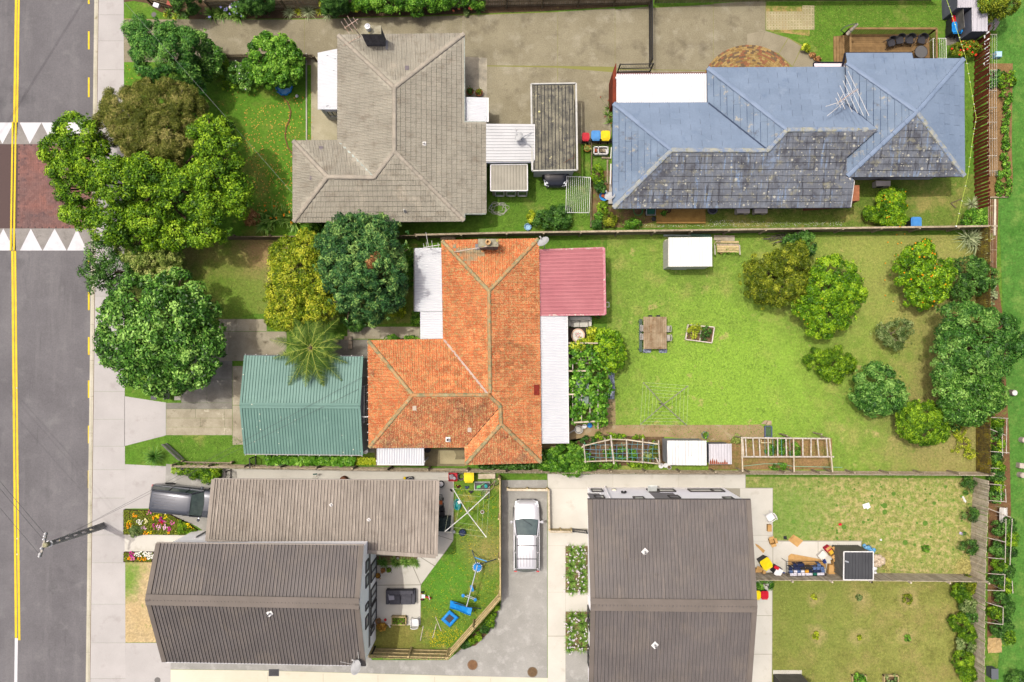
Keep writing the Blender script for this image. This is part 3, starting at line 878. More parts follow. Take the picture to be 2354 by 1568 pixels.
def sheets(th,name,quad,sw,m,prof,par=None,under=None,screws=False):
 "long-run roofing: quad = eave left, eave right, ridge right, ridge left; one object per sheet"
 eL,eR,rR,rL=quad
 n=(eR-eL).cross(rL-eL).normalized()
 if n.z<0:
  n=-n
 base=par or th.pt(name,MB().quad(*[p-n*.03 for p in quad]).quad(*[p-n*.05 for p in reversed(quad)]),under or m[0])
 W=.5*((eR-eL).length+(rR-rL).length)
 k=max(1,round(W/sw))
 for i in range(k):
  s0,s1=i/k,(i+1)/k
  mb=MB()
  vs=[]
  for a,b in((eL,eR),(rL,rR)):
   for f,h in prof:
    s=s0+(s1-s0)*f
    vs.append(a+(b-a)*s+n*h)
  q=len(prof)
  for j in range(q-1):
   st=abs(prof[j][1]-prof[j+1][1])>.004 and prof[j+1][1]<prof[j][1]  # falling rib flanks coloured darker: groove shade and some dirt painted in
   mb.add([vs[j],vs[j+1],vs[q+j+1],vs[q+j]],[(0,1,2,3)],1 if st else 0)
  th.pt('roof_sheet',mb,m,base)
 if screws:
  mb=MB()
  for i in range(k*3):
   for j in range(1,int((rL-eL).length/.85)):
    s,f=(i+.2)/(k*3),j*.85/(rL-eL).length
    mb.box(eL.lerp(eR,s).lerp(rL.lerp(rR,s),f)+n*.036,(.024,.024,.01))
  th.pt('screws',mb,mat('screw_head',C(150,142,136)),base,kind='stuff')
 return base
def trap(nr,h=.03,w=.16,sl=.1,minor=True):
 "profile with nr ribs per sheet: (fraction, height)"
 out=[]
 for k in range(nr):
  o=k/nr
  s=1/nr
  out+=[(o,.0),(o+.04*s,.0),(o+(.04+sl)*s,h),(o+(.04+sl+w)*s,h),(o+(.04+2.6*sl+w)*s,-.004)]
  if minor:
   out+=[(o+.60*s,.0),(o+.64*s,.006),(o+.70*s,.006),(o+.74*s,.0)]
 return out+[(1.0,.0)]
def sine(nr,h=.02):
 out=[]
 for k in range(nr*6):
  out.append((k/(nr*6),h*math.sin(2*math.pi*k/6)))
 return out+[(1.0,.0)]
def window(th,p,q,z0,z1,out,fm,gm,mull=1,d=.05,name='window',open_=False):
 "window in the wall line p-q (plan), out = outward normal"
 p,q=VC((p[0],p[1],0)),VC((q[0],q[1],0))
 e=(q-p).normalized()
 o=VC(out)*d
 mb=MB()
 t=.055
 for a,b in((p,p+e*t),(q-e*t,q)):
  mb.beam(a.lerp(b,.5)+o*.5+VC((0,0,z0)),a.lerp(b,.5)+o*.5+VC((0,0,z1)),t,d*2)
 for z in(z0,z1):
  mb.beam(p+o*.5+VC((0,0,z)),q+o*.5+VC((0,0,z)),d*2,t)
 for k in range(1,mull+1):
  c=p.lerp(q,k/(mull+1))+o*.5
  mb.beam(c+VC((0,0,z0)),c+VC((0,0,z1)),t,d*1.6)
 w=th.pt(name,mb,fm)
 for k in range(mull+1):
  a,b=p.lerp(q,k/(mull+1))+o*.5,p.lerp(q,(k+1)/(mull+1))+o*.5
  th.pt('pane',MB().quad(a+VC((0,0,z0)),b+VC((0,0,z0)),b+VC((0,0,z1)),a+VC((0,0,z1))),gm,w)
 return w
def bricks_stack(th,par,c,w,d,z0,z1,m):
 mb=MB()
 n=max(1,int((z1-z0)/.085))
 h=(z1-z0)/n
 for i in range(n):
  za,zb=z0+i*h+.004,z0+(i+1)*h-.004
  for ax in(0,1):
   L=w if ax==0 else d
   k=max(1,int(L/.235))
   for j in range(k):
    a,b=-L/2+j*L/k+.005,-L/2+(j+1)*L/k-.005
    for sg in(-1,1):
     if ax==0:
      mb.bx(c.x+a,c.x+b,c.y+sg*d/2-.03*(sg>0),c.y+sg*d/2+.03*(sg<0),za,zb)
     else:
      mb.bx(c.x+sg*w/2-.03*(sg>0),c.x+sg*w/2+.03*(sg<0),c.y+a+.03,c.y+b-.03,za,zb)
 return th.pt('brickwork',mb,m,par,kind='stuff')
def walls(th,eave_pts,d,z1,m,z0=-.05):
 pl=inset([(p.x,p.y)for p in eave_pts],d)
 th.pt('wall',MB().prism(pl,z0,z1),m)
 return pl
soffit=mat('soffit_board',C(225,223,215),rg=.8)
# ---------------------------------------------------------------- grey concrete-tile house
tile_grey=mat('grey_roof_tile',C(178,173,158),C(164,159,145),.8,ov=[(C(150,140,124),1.6,.55,.75),(C(196,188,170),.7,.58,.75),(C(120,110,96),5,.68,.8)],fn=.12,fs=10,var=.05)
cap_grey=mat('grey_ridge_tile',C(182,173,158),C(163,156,143),2,ov=[(C(140,128,116),4,.6,.75)],fn=.1,var=.06)
gut_green=mat('pale_green_gutter',C(196,206,198),C(150,160,152),5,rg=.6)
E=2.8
Y=1506.6
h1=Th('house','single-storey house with a grey-brown tiled hip roof and a dark chimney','house',P(2,1240,1100))
nw,ne,e1,e2,se2,se1,sc,sw,w1,w2=[P(2,x,y,E)for x,y in((752,316),(1858,302),(1862,1078),(2048,1078),(2050,378+Y),(1862,378+Y),(1860,440+Y),(357,450+Y),(355,1248),(752,1246))]
SL=.36
pN,pW,pS,pWw,pNw=eplane(ne,nw,SL),eplane(nw,w2,SL),eplane(sw,sc,SL),eplane(sw.lerp(w1,1),sw,SL),eplane(w2,w1,SL)
an=on(pW,2,1245,775)
as_=VC((0,0,0))+on(pW,2,1245,1335)
as_.z=an.z=.5*(an.z+as_.z)
an,as_=P(2,1245,775,an.z),P(2,1245,1335,an.z)
wc,wd=on(pS,2,655,55+Y),on(pS,2,1064,62+Y)
wc.z=wd.z=.5*(wc.z+wd.z)
wc,wd=P(2,655,55+Y,wc.z),P(2,1064,62+Y,wc.z)
pE=plane3(ne,an,as_)
e2,se2=on(pE,2,2048,1078),on(pE,2,2050,378+Y)
e1,se1,sc=on(pE,2,1862,1078),on(pE,2,1862,378+Y),P(2,1860,440+Y,E)
faces=[[ne,nw,an],[nw,w2,wd,as_,an],[w2,w1,wc,wd],[w1,sw,wc],[sw,sc,as_,wd,wc],[se2,e2,e1,ne,an,as_,sc,se1]]
rb=roof_base(h1,faces,mat('roof_felt',(.05,.045,.04,1)))
w_,c_=.3,.325
tp=tile_proto('roof_tile',w_,c_,.04,tile_grey,ribs=3,rh=.03,gw=.045,shade_grime=mat('grey_tile_shade_grime',C(88,80,70)))
cl=MB();full=[]
for f in faces:
 full+=tiles(f,w_,c_,.036,0,clipmb=cl)
full.sort(key=lambda m:m.translation.xy.length)
pieces(rb,h1.loc,'roof_tile',tp,full,'roof_tiles',extra=cl)
cp=cap_proto(cap_grey,.29,.09)
caps=[]
for a,b in((nw,an),(ne,an),(an,as_),(sc,as_),(wd,as_),(w1,wc),(sw,wc),(wc,wd)):
 caps+=cap_line(a,b)
pieces(rb,h1.loc,'ridge_tile',cp,caps,'ridge_tiles')
h1.pt('valley',MB().beam(w2+VC((0,0,.02)),wd+VC((0,0,.02)),.12,.03),gut_green)
gutter(h1,[nw,w2,w1,sw,sc,se1,se2,e2,e1,ne],gut_green)
pl=walls(h1,[nw,w2,w1,sw,sc,VC((sc.x,e1.y,E)),e1,ne],.5,2.72,mat('grey_weatherboard',C(196,192,186),C(180,176,170),1,rg=.7))
h1.pt('wall',MB().prism(inset([(p.x,p.y)for p in(P(2,1700,1090,2.2),e2,se2,P(2,1700,378+Y,2.2))],.3),-.05,2.05),offw)
h1.pt('soffit',MB().quad(*[p-VC((0,0,.1))for p in(nw,w2,w1,sw,sc,e1,ne)]),soffit)
for x in(430,700,1000,1300,1600):
 a,b=P(2,x,1900,0),P(2,x+170,1900,0)
 yv=min(p[1]for p in pl)
 window(h1,(a.x,yv),(b.x,yv),1.0,2.1,(0,-1,0),white,glass)
for x,y,lb in((1357,602,'dark'),(600,1312,'dark'),(518,68+Y,'dark')):
 f=pN if y<700 else(pNw if y<1400 else pWw)
 c=on(f,2,x,y)
 h1.pt('vent_tile',MB().box(c+VC((0,0,.07)),(.24,.27,.03)),mat('vent_tile',C(124,116,122),rg=.8),rb)
c=on(pE,2,1508,1270)
h1.pt('vent_pipe',MB().box(c+VC((0,0,.05)),(.26,.26,.03)).tube([c,c+VC((0,0,.35))],.05,8),offw,rb)
c=on(pS,2,1340,360+Y)
h1.pt('vent_pipe',MB().lathe([(.12,0),(.05,.2),(.05,.6),(.03,.6)],c,10),mat('tin_flue',C(190,190,186),rg=.5),rb)
ct=P(2,1038,262,5.1)
ch=h1.pt('chimney',MB().bx(ct.x-.56,ct.x+.56,ct.y-.2,ct.y+.2,1.5,5.0),mat('chimney_mortar',C(70,66,66)))
bricks_stack(h1,ch,ct,1.2,.48,2.2,4.98,mat('dark_chimney_brick',C(124,120,122),C(100,96,98),3,rg=.95,fn=.15))
h1.pt('chimney_cap',MB().bx(ct.x-.62,ct.x+.62,ct.y-.26,ct.y+.26,4.98,5.1),mat('lichen_cap',C(172,168,146),C(140,134,112),4,ov=[(C(190,176,70),3,.6,.7),(C(80,76,70),7,.62,.72)],fn=.15),ch)
h1.pt('chimney_pot',MB().lathe([(.15,5.1),(.13,5.5),(.17,5.52),(.17,5.62),(.1,5.64),(.02,5.68)],(ct.x-.12,ct.y,0),14),steel,ch)
h1.pt('flashing',MB().bx(ct.x+.6,ct.x+.74,ct.y-.5,ct.y+.1,3.0,3.22),mat('lead_flashing',C(140,140,144),rg=.6),ch)
wroof=(mat('white_roof_sheet',C(244,247,251,2.25),C(236,239,244,2.25),.7,ov=[(C(200,200,200),3,.7,.8)],rg=.45,fn=.03),mat('white_rib_shade',C(196,198,204),rg=.6))
q=[P(2,568,966,2.45),P(2,568,466,2.45),P(2,752,428,2.7),P(2,752,966,2.7)]
pb=sheets(h1,'porch_roof',q,.78,wroof,sine(8,.016))
h1.pt('porch_post',MB().bx(q[0].x+.1,q[0].x+.2,q[0].y+.1,q[0].y+.2,0,2.4).bx(q[1].x+.1,q[1].x+.2,q[1].y-.3,q[1].y-.2,0,2.4),white)
a,b=P(2,650,1000,1.5),P(2,745,1000,1.5)
h1.pt('porch_wall',MB().bx(q[0].x+.25,q[2].x+.4,q[0].y+.05,q[0].y+.12,0,2.4),offw)
window(h1,(q[0].x+.4,q[0].y+.05),(q[2].x+.3,q[0].y+.05),.9,2.1,(0,-1,0),white,glass,3)
for k,(x0,x1,y0,y1)in enumerate(((645,662,488,492),(718,736,521,525),(705,718,624,627),(645,690,929,932),(640,705,938,941),(672,700,946,949))):
 a,b=P(2,x0,y0,2.6),P(2,x1,y1,2.6)
 f=(x0-568)/184
 z=2.45+.25*f+.02
 h1.pt('roof_tear',MB().bx(a.x,b.x,b.y,a.y,z-.004,z),black,pb)
q=[P(2,2062,1076,2.35),P(2,2062,862,2.35),P(2,1866,856,2.45),P(2,1866,1076,2.45)]
q=[q[0],q[1],q[2],q[3]]
pb=sheets(h1,'porch_roof',q,.8,wroof,sine(8,.016))
gutter(h1,[q[0]+VC((.06,0,0)),q[1]+VC((.06,0,0))],white,False)
h1.pt('porch_post',MB().bx(q[0].x-.2,q[0].x-.1,q[0].y+.1,q[0].y+.2,0,2.3).bx(q[1].x-.2,q[1].x-.1,q[1].y-.2,q[1].y-.1,0,2.3),white)
def aerial(name,lb_,base,top,boom_p,boom_q,els,el_dir,stays=(),m=alu):
 t=Th(name,lb_,'aerial',base)
 t.pt('mast',MB().tube([base,top],.024,6),m)
 t.pt('boom',MB().tube([boom_p,boom_q],.022,6),m)
 for f,L in els:
  c=boom_p.lerp(boom_q,f)
  t.pt('element',MB().tube([c-el_dir*L/2,c+el_dir*L/2],.012,5),m)
 for a,b in stays:
  t.pt('stay',MB().tube([a,b],.015,5),m)
 return t
rusty_white=mat('rust_flecked_aerial',C(220,206,196),C(180,130,100),8,rg=.6)
bs=P(2,945,320,3.3);tp_=P(2,868,208,5.6)
aerial('tv_aerial','rusty white television aerial leaning beside the dark chimney',bs,tp_,P(2,805,248,5.6),P(2,925,168,5.6),[(.05,.9),(.3,1.0),(.55,1.05),(.8,.5)],VC((.55,-.83,0)),[(bs,P(2,795,402,3.1))],rusty_white)
lk=Th('carport','carport with a pale grey ribbed roof between the grey house and the flat garage','carport',P(2,2200,1250))
q=[P(2,2054,1416,2.45),P(3,243,1412,2.45),P(3,243,1096,2.6),P(2,2054,1093,2.6)]
pale_roof=(mat('pale_grey_roof_sheet',C(214,216,218),C(204,206,208),.8,ov=[(C(176,174,168),1.5,.62,.78)],rg=.5,fn=.04),mat('pale_rib_shade',C(150,150,152),rg=.6))
ql=[q[1],q[2],q[3],q[0]]
sheets(lk,'roof',[q[0],q[3],q[2],q[1]],.8,pale_roof,trap(4,.03,.1,.06,False))
gutter(lk,[q[1],q[2]],white,False)
gutter(lk,[q[0],q[1]],white,False)
lk.pt('fascia',MB().beam(q[0]+VC((0,-.12,-.15)),q[1]+VC((0,-.12,-.15)),.04,.3),mat('grey_fascia',C(196,200,208),rg=.5))
for p in q:
 lk.pt('post',MB().bx(p.x-.05,p.x+.05,p.y+(.2 if p in q[:2]else-.3),p.y+(.3 if p in q[:2]else-.2),0,2.35),white)
dish_m=mat('dish_grey',C(200,202,204),C(180,182,184),2,rg=.5)
def dish(lb_,at_,foot,tilt_dir,rd=.38,arm=None,m=dish_m,ell=1.15,name='satellite_dish'):
 t=Th(name,lb_,'satellite dish',foot)
 t.pt('mount',MB().tube([foot,at_],.025,6),steel)
 d=VC(tilt_dir).normalized()
 rot=d.to_track_quat('Z','Y').to_matrix()
 mb=MB().lathe([(.02,.0),(rd*.5,.02),(rd*.85,.07),(rd,.105),(rd,.115),(rd*.85,.085),(rd*.5,.035),(.02,.015)],n=20)
 mb.v=[tuple(at_+rot@VC((v[0],v[1]*ell,v[2])))for v in mb.v]
 t.pt('reflector',mb,m,smooth=True)
 f=at_+d*.5+VC((0,0,.0))if arm is None else arm
 t.pt('arm',MB().tube([at_-rot@VC((0,rd*.9,0)),f],.018,6),steel)
 t.pt('receiver',MB().tube([f,f-d*.14],.045,8),offw)
 return t
c=P(3,118,1216,3.2)
t=dish('white satellite dish on a tripod standing on the pale carport roof',c,P(3,135,1240,2.55),(-.75,.45,.75),.3,P(3,80,1140,3.3))
for x,y in((80,1180),(220,1300),(228,1165)):
 t.pt('leg',MB().tube([P(3,130,1220,3.0),P(3,x,y,2.58)],.018,5),steel)
g1=Th('garage','garage with a dark lichened corrugated roof inside a white parapet','garage',P(3,420,1100))
q=[P(3,x,y,2.4)for x,y in((226,1510),(622,1503),(612,738),(216,744))]
asb=(mat('lichen_roof_sheet',C(150,146,128),C(112,110,100),1.6,ov=[(C(84,84,84),2.5,.5,.66),(C(188,182,148),3.5,.6,.7),(C(70,70,72),6,.62,.74)],rg=.95,fn=.2),mat('lichen_roof_groove_shade',C(62,62,64)))
il=inset([(p.x,p.y)for p in q],.1)
iq=sorted(il)
ixs,iys=[p[0]for p in il],[p[1]for p in il]
q2=[VC((min(ixs),min(iys),2.3)),VC((max(ixs)-.02,min(iys),2.3)),VC((max(ixs)-.1,max(iys),2.36)),VC((min(ixs)-.05,max(iys),2.36))]
sheets(g1,'roof',q2,.9,asb,trap(4,.045,.3,.14,False))
par=mat('flaking_white_parapet',C(214,214,210),C(192,192,184),3,ov=[(C(150,146,128),6,.62,.7)],rg=.7)
for a,b in zip(q,q[1:]+q[:1]):
 g1.pt('parapet',MB().beam(a,b,.08 if abs((a-b).x)>abs((a-b).y)else .11,.22),par)
g1.pt('wall',MB().prism(inset([(p.x,p.y)for p in q],.15),-.05,2.25),offw)
c=P(3,287,990,2.38)
one('ball','pale yellow ball lying on the lichened garage roof','ball',MB().ball(c+VC((0,0,.06)),.07),mat('ball_yellow',C(240,236,170)))
g1.pt('twig',MB().tube([P(3,x,y,2.42)for x,y in((505,1440),(545,1410),(590,1395),(600,1360))],.012,4),mat('twig_brown',C(130,84,50)))
s1=Th('shed','small shed with a beige ribbed roof and white trim below the carport','shed',P(3,50,1700))
q=[P(2,2095,178+Y,2.0),P(7,184,176,2.0),P(3,182,1452,2.1),P(2,2095,1455,2.1)]
bei=(mat('beige_roof_sheet',C(172,168,154),C(160,156,142),1,rg=.6,fn=.05),mat('beige_groove_shade',C(110,104,92),rg=.8))
sheets(s1,'roof',q,.76,bei,trap(4,.02,.3,.05,False))
for a,b in zip(q,q[1:]+q[:1]):
 s1.pt('trim',MB().beam(a,b,.06,.08),white)
s1.pt('wall',MB().prism(inset([(p.x,p.y)for p in q],.08),-.05,1.96),mat('beige_wall',C(190,182,164),rg=.7))
ys_=min(p.y for p in q)+.07
for k in range(3):
 xa=q[0].x+.25+k*.75
 window(s1,(xa,ys_),(xa+.62,ys_),.2,1.7,(0,-1,0),white,glass,0)
 # ---------------------------------------------------------------- blue house
blue_c=mat('blue_roof_tile',C(132,150,174),C(122,140,164),.6,ov=[(C(141,158,180),1.2,.58,.75),(C(98,118,146),3.0,.64,.8),(C(104,124,152),.8,.6,.8)],rg=.6,fn=.07,fs=9,var=.04)
blue_w=mat('streaked_blue_roof_tile',C(130,148,170),C(116,134,156),.8,ov=[(C(172,170,160),2.4,.58,.68),(C(100,106,118),1.8,.58,.72)],rg=.75,fn=.1,var=.05)
blue_m=mat('mossy_blue_roof_tile',C(106,110,118),C(122,128,138),.7,ov=[(C(128,148,176),5,.56,.66,'y'),(C(74,76,84),6,.54,.64,'y'),(C(84,86,94),1.1,.5,.66),(C(128,146,172),.5,.6,.75),(C(146,144,124),2.4,.54,.72),(C(178,178,168),3.2,0,.34,'v',.5),(C(172,172,160),6.5,0,.34,'v',.5)],rg=.95,fn=.16,fs=8,var=.05)
cap_blue=mat('blue_ridge_cap',C(138,156,182),C(126,144,170),1,rg=.5)
cap_bm=mat('lichened_ridge_cap',C(176,176,160),C(130,148,176),3,ov=[(C(150,148,90),4,.58,.7)],fn=.12)
h2=Th('house','long blue house roof of pressed tiles, mossy grey on its lower slope','house',P(4,300,1100))
E=2.7
SL=.3
a3,b4=P(3,1775,602,E),P(4,776,596,E)
v1,nwl=P(3,1780,910,E),P(3,945,914,E)
swl,sel,sel2=P(7,943,328,E),P(8,822,320,E),P(8,853,92,E+.4)
R1w=on(eplane(swl,sel,SL),3,1455,1326)
R1e=on(eplane(swl,sel,SL),3,2304,1328)
R2w=on(eplane(swl,sel,SL),4,262,1146)
R2e=on(eplane(swl,sel,SL),4,1052,1146)
for a,b in((R1w,R1e),(R2w,R2e)):
 a.z=b.z=.5*(a.z+b.z)
R1w,R1e,R2w,R2e=P(3,1455,1326,R1w.z),P(3,2304,1328,R1w.z),P(4,262,1146,R2w.z),P(4,1052,1146,R2w.z)
EB=3.3
bn1,bn2,bn3,bnw=P(4,1818,522,EB),P(4,1376,520,EB),P(4,1362,466,EB-.14),P(4,778,468,EB-.14)
bhw,bsw,bse=P(4,788,556,EB),P(8,792,50,EB),P(8,1825,46,EB)
ap=P(4,1407,990,.25*(on(eplane(bsw,bse,SL),4,1407,990).z+on(eplane(bse,bn1,SL),4,1407,990).z)+.5*on(eplane(bhw,bsw,SL),4,1407,990).z)
pWb=plane3(bhw,bsw,ap)
R2e=P(4,1052,1146,.5*(R2w.z+on(pWb,4,1052,1146).z))
w0,w9=on(pWb,4,787,925),on(pWb,4,787,1392)
gr=.28
w0.z,w9.z=EB+.05,EB+.05
pS_=plane3(swl,sel,R1w)
sx=on(pS_,8,853,92);sy=on(pS_,4,787,1500);sz=on(pS_,4,787,1392)
fN=[[b4,a3,R2w,R2e,on(plane3(b4,a3,R2w),4,787,925)],[v1,nwl,R1w,R1e],[bn1,bn2,bn3,bnw,bhw,ap]]
fS=[[swl,sel,sx,sy,sz,R2e,R2w,R1e,R1w],[bsw,bse,ap]]
fW=[[a3,v1,R1e,R2w],[nwl,swl,R1w],[bhw,bsw,ap]]
fE=[[bse,bn1,ap]]
rb=roof_base(h2,fN+fS+fW+fE,mat('roof_felt',(.05,.045,.04,1)))
w_,c_=1.25,.4
allm=[]
for fs,m in((fN,blue_c),(fE,blue_c),(fW,blue_w),(fS,blue_m)):
 tp=tile_proto('roof_tile',w_,c_,.035,m,gap=.007,gw=.03 if fs is fN else .055,shade_grime=mat('shade_grime_moss',C(52,54,60))if fs is fS else mat('shade_grime_blue',C(74,92,122)))
 cl=MB();full=[]
 for f in fs:
  full+=tiles(f,w_,c_,.035,1,clipmb=cl,v0=-.04,A=bn1 if f is fN[2]else None,B=VC((bnw.x,bn1.y,EB))if f is fN[2]else None)
 pieces(rb,h2.loc,'roof_tile',tp,full,'roof_tiles',extra=cl,limit=90)
cpb,cpm=cap_proto(cap_blue,.3,.05,1.0,'ridge_cap'),cap_proto(cap_bm,.3,.05,1.0,'ridge_cap')
for pr,m in((((nwl,R1w),(a3,R2w),(bhw,ap),(bn1,ap),(bsw,ap)),cpb),(((R1w,R1e),(R2w,R2e),(swl,R1w),(R1e,R2w),(bse,ap)),cpm)):
 caps=[]
 for a,b in pr:
  caps+=cap_line(a,b,.95,.03,.95)
 pieces(rb,h2.loc,'ridge_cap',m,caps,'ridge_caps')
navy=mat('dark_navy_gutter',C(40,42,58),rg=.5)
vm=mat('dark_valley',C(60,74,100),rg=.6)
for a,b in((v1,R1e),(w0,R2e),(w9,R2e)):
 h2.pt('valley',MB().beam(a+VC((0,0,.07)),b+VC((0,0,.07)),.08,.03),vm)
gutter(h2,[b4,a3,v1,nwl],navy,False)
gutter(h2,[bn1,bn2,bn3,bnw,VC((bnw.x,b4.y,E))],navy,False)
gutter(h2,[nwl,swl,sel],mat('pale_blue_gutter',C(160,180,200),C(130,136,150),4,rg=.6),False)
gutter(h2,[bsw,bse,bn1],navy,False)
gutter(h2,[sel,sx,bsw],offw,False,'barge')
wall_p=mat('lilac_white_wall',C(214,210,224),C(200,196,208),1,rg=.7)
walls(h2,[a3,v1,nwl,swl,sel,VC((sel.x,b4.y,E)),b4],.5,2.6,wall_p)
walls(h2,[bnw,bsw,bse,bn1],.5,3.2,wall_p)
ws=P(8,900,60,0)
mb=MB().prism([(p.x,p.y)for p in(P(8,400,355,0),P(8,760,330,0),P(8,760,200,0),P(8,400,200,0))],-.05,2.5)
h2.pt('wall',mb,mat('brown_brick_wall',C(170,112,80),C(150,96,70),2,cell=(9,.1)))
a,b=P(8,565,340,0),P(8,660,340,0)
yv=min(v[1]for v in mb.v)
window(h2,(a.x,yv+.3),(b.x,yv+.3),.9,2.0,(0,-1,0),white,glass)
q=[P(3,970,905,2.4),P(3,1776,905,2.4),P(3,1776,646,2.5),P(3,970,652,2.5)]
pb=sheets(h2,'carport_roof',q,.8,(mat('white_roof_sheet',C(252,252,252)),mat('cool_white_rib_shade',C(226,226,230),rg=.6)),sine(6,.014))
h2.pt('carport_wall',MB().prism([(p.x,p.y)for p in(P(3,936,905,2.2),P(3,938,640,2.2),P(3,962,560,2.2),P(3,968,560,2.2),P(3,968,905,2.2))],0,2.2),mat('red_brown_boards',C(140,66,44),C(118,54,38),3,rg=.8))
gutter(h2,[q[3],q[2]],mat('maroon_gutter',C(110,50,50),rg=.6),False)
for p in(q[3],q[2]):
 h2.pt('carport_post',MB().bx(p.x-.05,p.x+.05,p.y-.25,p.y-.15,0,2.4),white)
q=[P(4,502,590,2.4),P(4,772,590,2.4),P(4,772,552,2.45),P(4,502,552,2.45)]
h2.pt('porch_roof',MB().prism([(p.x,p.y)for p in q],2.38,2.44),mat('white_porch',C(248,236,244),rg=.5))
gutter(h2,[q[0],q[3],q[2]],navy,False)
t=Th('tv_aerial','large white television aerial of long rods over the blue roof','aerial',P(4,790,925,3.0))
bs,tp_=P(4,790,930,2.9),P(4,770,880,5.3)
t.pt('mast',MB().tube([bs,tp_],.03,6),offw)
ba,bb=P(4,720,900,5.3),P(4,890,785,5.3)
t.pt('boom',MB().tube([ba,bb],.03,6),mat('rusty_boom',C(206,190,180),C(170,130,110),9,rg=.6))
for(x0,y0),(x1,y1)in(((800,628),(985,1022)),((772,660),(937,1022)),((755,710),(885,1000)),((728,755),(838,990)),((706,818),(773,962)),((692,865),(735,950))):
 t.pt('element',MB().tube([P(4,x0,y0,5.34),P(4,x1,y1,5.26)],.018,5),offw)
for k in range(9):
 c=ba.lerp(bb,.45+k*.06)
 t.pt('director',MB().tube([c+VC((-.1,.13,.03)),c+VC((.1,-.13,.03))],.012,4),steel)
for(x0,y0),(x1,y1)in(((800,880),(602,940)),((770,900),(615,1025)),((720,900),(745,850)),((700,930),(760,830))):
 t.pt('strut',MB().tube([P(4,x0,y0,4.9),P(4,x1,y1,4.3)],.018,5),offw)
 # ---------------------------------------------------------------- orange clay-tile house
tile_or=mat('orange_roof_tile',C(222,124,74),C(208,112,66),.7,ov=[(C(176,96,62),7,.58,.7,'y'),(C(206,100,58),1.4,.52,.7),(C(236,150,96),.9,.58,.75),(C(186,172,112),2.6,0,.24,'v',.28),(C(196,176,120),5.2,0,.22,'v',.42),(C(140,88,60),3.6,.66,.76),(C(186,166,112),8,.5,.66),(C(206,184,136),20,.52,.62),(C(120,72,46),13,.62,.7)],fn=.14,fs=12,cell=(3.6,.16),var=.16)
tile_od=mat('stained_orange_tile',C(198,110,70),C(176,96,64),.8,ov=[(C(176,96,62),7,.58,.7,'y'),(C(170,84,56),1.4,.5,.66),(C(112,80,74),.55,.54,.7),(C(96,66,60),3.0,.6,.72),(C(186,170,116),2.8,0,.25,'v',.35),(C(190,172,118),5.5,0,.24,'v',.45),(C(186,166,112),8,.5,.66),(C(206,184,136),20,.52,.62),(C(120,72,46),13,.62,.7)],rg=.95,fn=.16,fs=12,cell=(3.6,.2),var=.2)
tile_oe=mat('speckled_orange_tile',C(214,122,74),C(196,108,66),.8,ov=[(C(172,94,60),7,.58,.7,'x'),(C(196,96,56),1.6,.52,.68),(C(92,74,48),3.6,0,.26,'v',.3),(C(180,164,106),4.2,0,.24,'v',.4),(C(120,84,56),4.5,.64,.76),(C(186,166,112),8,.5,.66),(C(206,184,136),20,.52,.62),(C(120,72,46),13,.62,.7)],fn=.14,fs=12,cell=(3.6,.18),var=.18)
tile_om=mat('grey_mossed_orange_tile',C(176,164,132),C(196,140,96),2.0,ov=[(C(152,148,120),2.5,.5,.62)],fn=.15,var=.1)
cap_or=mat('lichened_orange_ridge',C(172,166,126),C(196,140,92),4,ov=[(C(140,142,108),3.2,.5,.62),(C(200,120,72),6,.58,.68),(C(196,190,160),9,.6,.7)],rg=.95,fn=.16,var=.08)
h3=Th('house','single-storey house with a bright orange lichen-speckled clay tile roof','house',P(10,1800,400))
E=2.7
SL=.42
nw,ne,se,s1_,s2_,sw,w1,w2=P(6,1668,622,E),P(7,277,606,E),P(11,300,1112,E),P(10,1876,1130,E),P(10,1873,974,E),P(10,1026,980,E),P(10,1018,46,E),P(10,1684,34,E)
an=P(6,2080,1062,on(eplane(ne,nw,SL),6,2080,1062).z)
zr=an.z
aj=P(10,2090,500,zr)
zw=on(eplane(sw,s2_,SL),10,1410,525).z
wc=P(10,1408,522,zw)
aj2=P(10,2178,615,zr-.25)
asx=P(10,2188,778,zr-.25)
wj=P(10,2075,520,zw)
fN=[[ne,nw,an],[w2,w1,wc,wj]]
fW=[[nw,w2,wj,aj,an],[w1,sw,wc]]
v2=P(10,2172,632,zr-.3)
fS=[[sw,s2_,v2,aj2,wj,wc]]
fSm=[[s2_,s1_,asx,aj2,v2]]
fSe=[[s1_,se,asx]]
fEe=[[se,ne,an,aj,aj2,asx]]
allf=fN+fW+fS+fSm+fSe+fEe
rb=roof_base(h3,allf,mat('roof_felt',(.05,.045,.04,1)))
w_,c_=.225,.31
first=True
for fs,m,lim in((fN,tile_or,70),(fW,tile_or,80),(fS+fSe,tile_od,70),(fSm,tile_or,10),(fEe,tile_oe,70)):
 tp=tile_proto('roof_tile',w_,c_,.036,m,ribs=2,rh=.024,gw=.035,shade_grime=mat('orange_shade_grime',C(126,66,42)))
 cl=MB();full=[]
 for f in fs:
  full+=tiles(f,w_,c_,.034,0,clipmb=cl)
 full.sort(key=lambda k:k.translation.xy.length)
 if fs is fN:
  moss,rest=[],[]
  pg=[(p.x,p.y)for p in(P(6,1760,640,3),P(6,2060,690,3),P(6,2070,745,3),P(6,1930,780,3),P(6,1900,880,3))]
  for k in full:
   (moss if inside(k.translation.xy,pg)else rest).append(k)
  tm=tile_proto('mossy_roof_tile',w_,c_,.036,tile_om,ribs=2,rh=.024)
  pieces(rb,h3.loc,'mossy_roof_tile',tm,moss,'mossy_roof_tiles')
  full=rest
 pieces(rb,h3.loc,'roof_tile',tp,full,'roof_tiles',extra=cl,limit=lim)
cp=cap_proto(cap_or,.25,.09)
caps=[]
